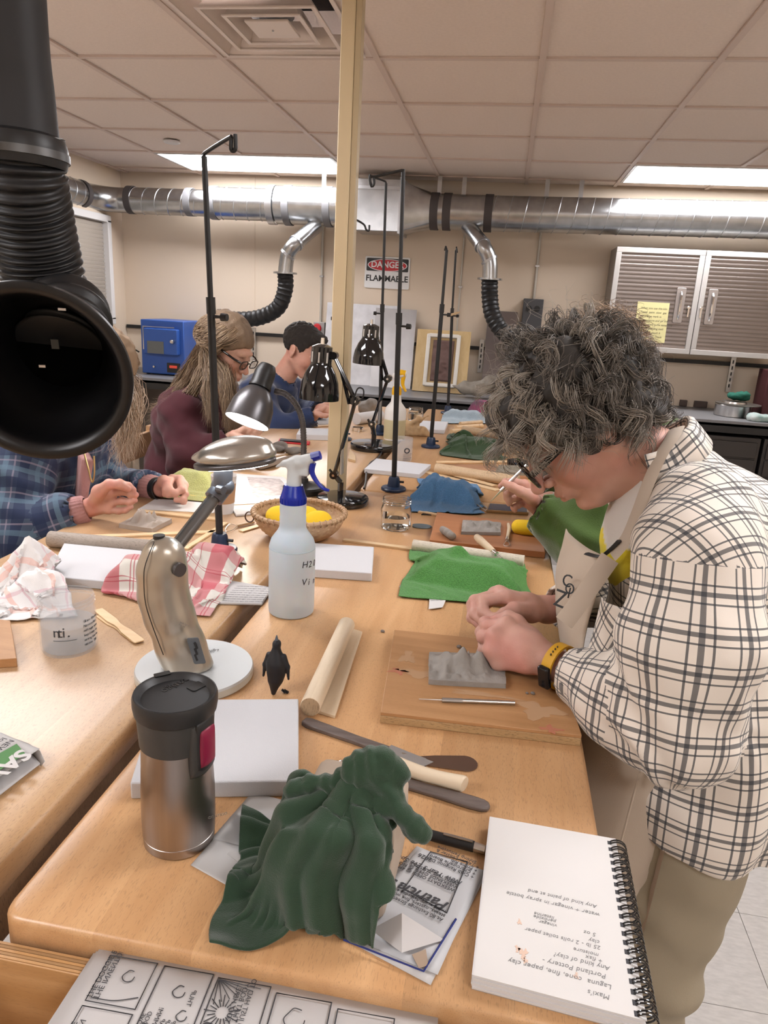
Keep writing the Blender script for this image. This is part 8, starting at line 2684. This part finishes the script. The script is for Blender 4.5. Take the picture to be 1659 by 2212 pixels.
# fly-away strands
nf = 240
d0 = hair_dir(nf * 2)
qf = d0 * np.array([.125, .112, .118]) + np.array([-.022, 0, .046])
qf = qf[~in_face(qf)][:nf]
sd = unit_d = qf / np.linalg.norm(qf, axis=1)[:, None]
r1, r2 = RNG.normal(size=(len(qf), 3)), RNG.normal(size=(len(qf), 3))
pf = qf[:, None] + sd[:, None] * (.030 * tt[None, :, None]) + .024 * r1[:, None] * (tt[None, :, None]) * .6 + .008 * r2[:, None] * np.sin(tt[None, :, None] * 7)
bad = ((pf[..., 0] > .075) & (pf[..., 2] < .02)).any(1)
pf = pf[~bad]
strands(Hw + pf @ RHw.T, .00022, np.tile([.36, .32, .27], (len(pf), 1)), 'flyaway_hair', m_hair, woman)
# ================================================================== the other people
def join(parts):
 vs, fs, cs, off = [], [], [], 0
 for v_, f_, c_ in parts:
  vs.append(v_)
  fs.append(f_ + off)
  cs.append(c_)
  off += len(v_)
 return np.concatenate(vs), np.concatenate(fs), np.concatenate(cs)
def somebody(label, H, R, sc, neck, trunk, arms, m_top, top_name, skin, seed, male=False, hw=1.0, uv=False, legs=True):
 """trunk: [(centre, radii)], arms: [(shoulder, elbow, wrist, radii, cuff, hand)]"""
 s = sdf_head(H, R, .0042, sc, jaw=1.15 if male else 1.0, neck_to=neck)
 v, f = s.mesh()
 parts = [(v, f, skin_cols(v, skin, H, R, sc, .12, seed))]
 c0 = np.asarray(trunk[-1][0])
 lo = np.array([c0[0] - .35, c0[1] - .35, 0.0])
 sb = SDF(lo, np.array([c0[0] + .45, c0[1] + .35, neck[2] + .08]), .02)
 sb.cone(neck, trunk[0][0], .05, .09, k=.05)
 for c, r in trunk:
  sb.ell(c, V(*r) * .72, k=.06)
 for dy in (-.09, .09):
  sb.cone(c0 + V(0, dy, -.1), V(c0[0] + .1, c0[1] + dy, .5), .08, .06, k=.03).cone(V(c0[0] + .1, c0[1] + dy, .5), V(c0[0] + .1, c0[1] + dy, .045), .055, .04, k=.03)
 for S_, E_, W_, rr, cuff, hd in arms:
  sb.cone(S_, E_, .042, .038, k=.03).cone(E_, W_, .036, .026, k=.02)
  mcp, fin, th = hd
  al = np.array([W_] + list(mcp) + list(th) + [q for F_ in fin for q in F_])
  sh = SDF(np.minimum(al.min(0), W_ + (E_ - W_) * .3) - .035, np.maximum(al.max(0), W_ + (E_ - W_) * .3) + .035, .0028)
  hand_pieces(sh, W_, mcp, fin, th, sc=hw, fore=W_ + (E_ - W_) * .3)
  hv, hf = sh.mesh()
  parts.append((hv, hf, skin_cols(hv, skin, flush=.25, seed=seed + 3)))
 v, f = sb.mesh()
 parts.append((v, f, np.tile(skin, (len(v), 1))))
 v, f, c = join(parts)
 o = tag(fastmesh('person', v, f, m_skin, None, c, origin=(c0[0], c0[1], 0)), label, 'person', 'people at the benches')
 allp = np.array([c0] + [q for a in arms for q in a[:3]])
 st_ = SDF(np.minimum(allp.min(0), c0 - .3) - .13, np.maximum(allp.max(0), np.asarray(neck)) + .14, .0085)
 st_.cone(np.asarray(neck), trunk[0][0], .070, .12, k=.05)
 for cc, r in trunk:
  st_.ell(cc, r, k=.06)
 segs = [(np.asarray(trunk[-1][0]), np.asarray(neck), .17, V(1, 0, 0), .01)]
 for S_, E_, W_, rr, cuff, hd in arms:
  st_.cone(np.asarray(trunk[0][0]) * .5 + S_ * .5, S_, rr[0], rr[0], k=.05)
  e = W_ + (E_ - W_) * cuff
  st_.chain([S_, E_, e], rr, k=.03)
  st_.cone(e, W_ - (E_ - W_) * .3, rr[2] * .78, rr[2] * .9, k=.004, sub=True)
  segs += [(S_, E_, rr[0], V(0, -1, 0), .03), (E_, e, rr[2], V(0, -1, .2), .05)]
 st_.cone(np.asarray(neck), H, .058, .08, k=.004, sub=True)
 tv, tf = st_.mesh()
 tv = relax(tv, tf, 1)
 tv = tv + vnormals(tv, tf) * (.010 * fbm(tv, 9, 3, seed) + .004 * np.sin(tv[:, 2] * 60 + 30 * tv[:, 0] + 4 * fbm(tv, 6, 2, seed)))[:, None]
 top = fastmesh(top_name, tv, tf, m_top, o, uv=seg_uv(tv, tf, segs) if uv else None)
 lv, lf = sb.mesh()
 sel = (lv[lf][:, :, 2] < c0[2] - .05).all(1)
 lv2 = lv + vnormals(lv, lf) * .012
 lv2[:, 2] = np.maximum(lv2[:, 2], .002)
 fastmesh('trousers', lv2, lf[sel], mat('dark_denim', (.03, .035, .05), rough=.9), o)
 return o, top
def hnd(Y, mcp, fin, th, dy=0.0):
 g = lambda q: PY(q[0], q[1], Y + (q[2] if len(q) > 2 else 0))
 return [g(q) for q in mcp], [[g(q) for q in F_] for F_ in fin], [g(q) for q in th]
def fall(H, R, sc, n, way, spread, cols, seed, front=.02, K=20, wave=.006, r=(.0007, .0012)):
 """long hair: roots on the scalp, then along way points"""
 rg = np.random.default_rng(seed)
 d = rg.normal(size=(n * 4, 3))
 d /= np.linalg.norm(d, axis=1)[:, None]
 q = d * np.array([.105, .086, .096]) + np.array([-.014, 0, .040])
 q = q[(q[:, 2] > .01) & ((q[:, 0] < .035) | (q[:, 2] > .085))][:n]
 root = np.asarray(H) + (q * sc) @ R.T
 top = np.asarray(H) + R @ (V(-.03, 0, .045) * sc)
 out = []
 for i in range(len(root)):
  nr = unit(root[i] - top)
  w_ = way[rg.integers(len(way))]
  sl = q[i].copy()
  sl[0] = min(sl[0] - .03, -.005)
  sg = 1 if sl[1] > 0 else -1
  sl = V(sl[0], sg * max(abs(sl[1]), .045), .0)
  sl[:2] = unit(sl[:2]) * .100
  pts = [root[i], root[i] * .5 + (np.asarray(H) + R @ (sl * sc)) * .5 + nr * .030, np.asarray(H) + R @ (sl * sc)]
  for c in w_:
   pts.append(np.asarray(c) + rg.normal(size=3) * spread)
  pts[-1] = pts[-1] + rg.normal(size=3) * spread + V(0, 0, rg.uniform(-.03, .05))
  sp_ = smoothpath(pts, 60)
  sp_ = sp_[np.linspace(0, len(sp_) - 1, K).astype(int)]
  t = np.linspace(0, 1, K)
  ph = rg.uniform(0, 6.28)
  sp_ = sp_ + (wave * t * np.sin(t * 14 + ph))[:, None] * rg.normal(size=3) * .8
  out.append(sp_)
 out = np.array(out)
 tn = rg.uniform(0, 1, len(out))[:, None]
 return out, rg.uniform(*r, len(out)), np.asarray(cols[0]) * (1 - tn) + np.asarray(cols[1]) * tn
def scalp(H, R, sc, m, o, grow=1.0, low=-.02, name='hair_underlayer', h=.006):
 s = SDF(np.asarray(H) - .16, np.asarray(H) + .16, h)
 s.ell(np.asarray(H) + R @ (V(-.016, 0, .044) * sc), V(.104, .083, .093) * sc * grow, R=R, k=.02)
 s.ell(np.asarray(H) + R @ (V(-.060, 0, .0) * sc), V(.055, .070, .060) * sc * grow, R=R, k=.02)
 s.ell(np.asarray(H) + R @ (V(.085, 0, -.045) * sc), V(.080, .11, .100) * sc, R=R, k=.01, sub=True)
 s.ell(np.asarray(H) + R @ (V(-.002, 0, -.06) * sc), V(.036, .12, .07) * sc, R=R, k=.01, sub=True)
 v, f = s.mesh()
 v = v + vnormals(v, f) * (fbm(v, 60, 2, 3) * .004)[:, None]
 return fastmesh(name, v, f, m, o)
p = PY
# ---- blue plaid shirt, face behind the fume hood
BB = [(.0, .30, (.018, .028, .07), .8), (.42, .05, (.30, .26, .33), .5), (.62, .16, (.10, .16, .22), .7)]
m_bpl = plaid('navy_plaid', (.055, .075, .12), BB, BB, .088, .088)
H = p(215, 806, 1.95)
R = head_axes(.6, -.15)
hA = hnd(1.70, [(236, 1050), (240, 1067), (241, 1085), (236, 1101)], [[(258, 1043), (277, 1050), (288, 1058)], [(264, 1061), (281, 1066), (293, 1069)], [(264, 1082), (280, 1084), (291, 1081)], [(256, 1104), (271, 1102), (283, 1095)]], [(214, 1062, -.03), (236, 1046, -.045), (256, 1046, -.04), (276, 1056, -.02)])
hB = hnd(1.96, [(372, 1034), (388, 1036), (397, 1048), (396, 1064)], [[(364, 1046, -.05), (358, 1058, -.07), (356, 1068, -.07)], [(392, 1058, -.05), (378, 1066, -.07), (364, 1070, -.07)], [(400, 1068, -.04), (394, 1080, -.06), (380, 1080, -.07)], [(398, 1080, -.02), (396, 1092, -.03), (388, 1098, -.04)]], [(354, 1040, -.03), (362, 1052, -.06), (367, 1060, -.07), (362, 1068, -.075)])
o, top = somebody('person with long fair hair in a navy plaid shirt, face hidden by the fume hood', H, R, 1.0, p(160, 905, 1.94), [(p(105, 1005, 1.93), (.15, .20, .17)), (p(85, 1150, 1.93), (.15, .20, .20))],
      [(p(48, 985, 1.75), p(22, 1150, 1.62), p(196, 1096, 1.70), (.085, .075, .056), .30, hA), (p(195, 955, 2.1), p(238, 1048, 2.10), p(346, 1056, 1.97), (.080, .068, .055), .30, hB)], m_bpl, 'plaid_shirt', (.60, .33, .26), 4, hw=1.05, uv=True)
m_knit = mat('pink_rib_knit', (.42, .22, .21), rough=.95, bump=.5, bscale=150)
for W_, E_ in ((p(196, 1096, 1.70), p(22, 1150, 1.62)), (p(346, 1056, 1.97), p(238, 1048, 2.10))):
 d = unit(E_ - W_)
 R_ = frame(np.cross(d, (0, 0, 1)), up=d)
 c = W_ + (E_ - W_) * .10
 th = np.arange(72) * 2 * math.pi / 72
 G = np.array([[c + R_ @ V((r + .0016 * math.cos(a * 24)) * math.cos(a), (r + .0016 * math.cos(a * 24)) * math.sin(a), z) for a in th] for r, z in ((.030, -.012), (.036, -.008), (.041, .02), (.043, .06), (.038, .07))])
 MB().grid(G, wrap=True).build('knit_cuff', m_knit, o, smooth=180)
kn = [p(178, 985, 1.78), p(205, 990, 1.80), p(192, 1075, 1.79), p(170, 1090, 1.77)]
MB().add([q + V(.01, -.02, 0) for q in kn] + [q + V(-.05, .06, 0) for q in kn], [(0, 1, 2, 3), (0, 4, 5, 1), (1, 5, 6, 2), (2, 6, 7, 3), (3, 7, 4, 0)]).build('knit_sweater', m_knit, o, bevel=.008)
MB().tube(smoothpath([p(203, 985, 1.76), p(204, 1020, 1.755), p(199, 1042, 1.755), p(190, 1010, 1.755), p(182, 980, 1.76)], 30), .0022, 6).build('necklace', mat('gold_chain', (.5, .36, .16), rough=.35, metal=.9), o)
wd_ = unit(p(238, 1048, 2.10) - p(346, 1056, 1.97))
MB().ring([(.032, -.012), (.0355, -.011), (.0355, .011), (.032, .012)], 30, p(346, 1056, 1.97) + wd_ * .006, frame(np.cross(wd_, (0, 0, 1)), up=wd_)).build('watch_strap', m_black, o)
scalp(H, R, 1.0, mat('fair_hair_base', (.28, .19, .12), rough=.7), o, 1.04)
way = [[p(268, 850, 1.86), p(280, 910, 1.82), p(272, 975, 1.80)], [p(285, 830, 1.95), p(290, 900, 1.90), p(280, 960, 1.88)], [p(250, 860, 1.84), p(262, 930, 1.80), p(262, 985, 1.78)], [p(150, 880, 2.0), p(120, 950, 2.05), p(110, 1000, 2.07)]]
a, b, c = fall(H, R, 1.0, 1100, way, .012, ((.30, .19, .11), (.66, .52, .40)), 5, wave=.009)
strands(a, b, c, 'hair', m_hair, o)
# ---- maroon sweater, glasses, long hair
H = p(487, 754, 2.62)
R = head_axes(.50, -.22)
hA = hnd(2.42, [(520, 938), (522, 934), (526, 930), (530, 927)], [[(538, 936), (548, 940), (552, 944)], [(542, 931), (552, 935), (556, 940)], [(546, 927), (556, 931), (560, 936)], [(548, 924), (558, 927), (563, 931)]], [(506, 940, -.02), (520, 946, -.04), (534, 948, -.05), (545, 946, -.05)])
hB = hnd(2.60, [(530, 925), (534, 922), (538, 920), (542, 918)], [[(546, 926), (554, 930), (560, 934)], [(550, 922), (558, 926), (564, 930)], [(553, 920), (561, 923), (566, 927)], [(556, 918), (563, 920), (568, 923)]], [(520, 926), (532, 932), (542, 934), (552, 936)])
S1, E1, W1 = p(398, 900, 2.50), p(408, 1002, 2.40), p(498, 948, 2.42)
o, top = somebody('person with long hair and glasses in a maroon sweater looking down', H, R, .99, p(448, 842, 2.66), [(p(415, 915, 2.68), (.14, .19, .16)), (p(395, 1020, 2.70), (.15, .19, .20))],
      [(S1, E1, W1, (.085, .072, .050), .10, hA), (p(452, 885, 2.86), p(488, 965, 2.78), p(516, 938, 2.62), (.078, .066, .048), .12, hB)], mat('maroon_knit', (.050, .007, .012), rough=.95, sheen=.08, bump=.25, bscale=500), 'maroon_sweater', (.60, .36, .27), 9)
glasses_parts(o, H, R, m_blackgloss, .99, .046, .032, .0022)
scalp(H, R, .99, mat('brown_hair_base', (.20, .135, .085), rough=.6, bump=.6, bscale=120, stretch=(1, 5, 1)), o, 1.05)
way = [[p(420, 800, 2.62), p(385, 850, 2.60), p(350, 900, 2.58)], [p(440, 800, 2.55), p(405, 860, 2.48), p(370, 890, 2.50)], [p(455, 790, 2.52), p(450, 850, 2.45), p(455, 900, 2.42)], [p(484, 815, 2.50), p(490, 870, 2.46), p(498, 935, 2.44)], [p(495, 830, 2.54), p(505, 890, 2.48), p(510, 945, 2.46)], [p(400, 810, 2.66), p(360, 870, 2.64), p(335, 905, 2.62)]]
a, b, c = fall(H, R, .99, 3400, way, .010, ((.13, .08, .05), (.46, .33, .21)), 8, wave=.005, r=(.0006, .0010))
strands(a, b, c, 'hair', m_hair, o)
ch = thing('wooden_chair', 'wooden chair behind the maroon sweater', 'chair', (o.location[0] - .12, o.location[1], 0))
cx_, cy_ = o.location[0] - .06, o.location[1]
for dx in (-.16, .16):
 for dy in (-.17, .17):
  MB().box((cx_ + dx, cy_ + dy, .32 if dx > 0 else .5), (.035, .035, .64 if dx > 0 else 1.0)).build('leg', m_legwood, ch, bevel=.003)
MB().box((cx_, cy_, .655), (.38, .40, .03)).build('seat', m_legwood, ch, bevel=.004)
MB().box((cx_ - .16, cy_, .93), (.02, .36, .10)).build('backrest', m_legwood, ch, bevel=.004)
# ---- young man in navy
H = p(652, 758, 3.60)
R = head_axes(.42, -.22)
hA = hnd(3.42, [(694, 888), (697, 885), (700, 882), (703, 880)], [[(706, 888), (712, 891), (716, 894)], [(709, 885), (715, 888), (719, 891)], [(712, 882), (718, 885), (721, 888)], [(714, 880), (719, 882), (722, 885)]], [(684, 892, -.02), (694, 897, -.04), (704, 898, -.05), (710, 897, -.05)])
hB = hnd(3.62, [(700, 878), (702, 876), (705, 874), (708, 873)], [[(712, 879), (718, 881), (722, 884)], [(714, 877), (720, 879), (724, 881)], [(716, 875), (722, 877), (726, 879)], [(718, 874), (723, 875), (727, 877)]], [(692, 880), (702, 885), (710, 886), (716, 887)])
o, top = somebody('person with short dark hair in a navy sweater leaning over the far bench', H, R, 1.0, p(608, 822, 3.62), [(p(575, 868, 3.64), (.15, .21, .16)), (p(548, 950, 3.66), (.15, .20, .20))],
      [(p(556, 848, 3.45), p(596, 926, 3.38), p(676, 900, 3.42), (.082, .070, .055), .06, hA), (p(620, 835, 3.84), p(660, 890, 3.80), p(690, 884, 3.62), (.080, .066, .052), .06, hB)], mat('navy_knit', (.018, .034, .095), rough=.95, sheen=.3, bump=.2, bscale=500), 'navy_sweater', (.58, .32, .24), 12, male=True)
s = SDF(H - .15, H + .15, .005)
s.ell(H + R @ V(-.016, 0, .048), (.106, .085, .094), R=R, k=.02)
s.ell(H + R @ V(.060, 0, .100), (.045, .060, .026), R=R, k=.02)
s.ell(H + R @ V(.095, 0, -.02), (.075, .12, .098), R=R, k=.008, sub=True)
s.ell(H + R @ V(-.0, 0, -.075), (.16, .12, .062), R=R, k=.01, sub=True)
s.ell(H + R @ V(-.010, 0, -.002), (.032, .12, .042), R=R, k=.008, sub=True)
v, f = s.mesh()
v = v + vnormals(v, f) * (fbm(v, 90, 2, 3) * .004)[:, None]
fastmesh('hair', v, f, mat('near_black_hair', (.022, .017, .014), rough=.6, bump=.8, bscale=300, stretch=(1, 1, 4)), o)
# ---- green fleece beyond the main figure
H = p(1302, 822, 1.97)
R = head_axes(.75, math.pi - .1)
W5, E5, S5 = p(1164, 1094, 1.82), p(1262, 1168, 1.76), p(1335, 1010, 1.80)
hA = hnd(1.80, [(1132, 1046), (1128, 1058), (1128, 1072), (1134, 1086)], [[(1108, 1040, -.02), (1092, 1042, -.03), (1082, 1050, -.03)], [(1108, 1058, -.03), (1096, 1066, -.04), (1094, 1076, -.04)], [(1110, 1076, -.03), (1100, 1080, -.04), (1100, 1088, -.04)], [(1118, 1092, -.02), (1110, 1096, -.03), (1112, 1102, -.03)]], [(1146, 1072, -.04), (1124, 1062, -.06), (1106, 1052, -.06), (1090, 1044, -.05)])
W6, E6, S6 = p(1190, 1080, 2.05), p(1270, 1120, 2.15), p(1330, 985, 2.16)
hB = hnd(2.05, [(1172, 1078), (1171, 1080), (1171, 1083), (1173, 1086)], [[(1160, 1080), (1154, 1084), (1152, 1088)], [(1160, 1082), (1154, 1087), (1152, 1091)], [(1160, 1086), (1155, 1090), (1153, 1094)], [(1163, 1089), (1158, 1093), (1156, 1097)]], [(1182, 1082), (1172, 1088), (1164, 1092), (1158, 1094)])
o, top = somebody('person in a green fleece holding a steel tool, mostly hidden behind the curly hair', H, R, 1.0, p(1352, 925, 1.97), [(p(1375, 1010, 1.97), (.15, .20, .17)), (p(1385, 1150, 1.97), (.15, .20, .20))],
      [(S5, E5, W5, (.085, .078, .058), .22, hA), (S6, E6, W6, (.080, .070, .055), .2, hB)], mat('green_fleece', (.060, .115, .018), rough=.95, sheen=.5, bump=.3, bscale=300), 'green_fleece', (.55, .30, .23), 15)
d = unit(E5 - W5)
MB().tube([W5 + d * .008, W5 + d * .06], [.036, .046], 20).build('under_cuff', mat('plum_knit', (.05, .018, .022), rough=.95), o)
scalp(H, R, 1.0, mat('auburn_hair_base', (.16, .085, .05), rough=.6), o, 1.16)
rg = np.random.default_rng(3)
d0 = hair_dir(1400)
q = d0 * np.array([.115, .098, .105]) + np.array([-.016, 0, .042])
q = q[(q[:, 2] > -.02) & (q[:, 0] < .06)]
tt = np.linspace(0, 1, 14)
r1 = RNG.normal(size=(len(q), 3))
pp = q[:, None] + (q / .1)[:, None] * (.022 * np.sin(tt * 2.2))[None, :, None] + .016 * r1[:, None] * tt[None, :, None] + .009 * np.stack([np.sin(tt * 12), np.cos(tt * 12), np.sin(tt * 11)], -1)[None]
tn = RNG.uniform(0, 1, len(q))[:, None]
strands(H + pp @ R.T, .0009, np.array([.15, .095, .06]) * (1 - tn) + np.array([.40, .29, .20]) * tn, 'hair', m_hair, o)
tl_ = thing('steel_modelling_tool', 'thin steel modelling tool held by the hand of the green fleece', 'modelling tool', p(1100, 1045, 1.76))
MB().tube([p(1138, 1005, 1.76), p(1082, 1060, 1.76)], .0042, 10).build('handle', m_steel, tl_)
MB().tube([p(1082, 1060, 1.76), p(1060, 1083, 1.765)], [.0022, .0008], 8).build('point', m_steel, tl_)
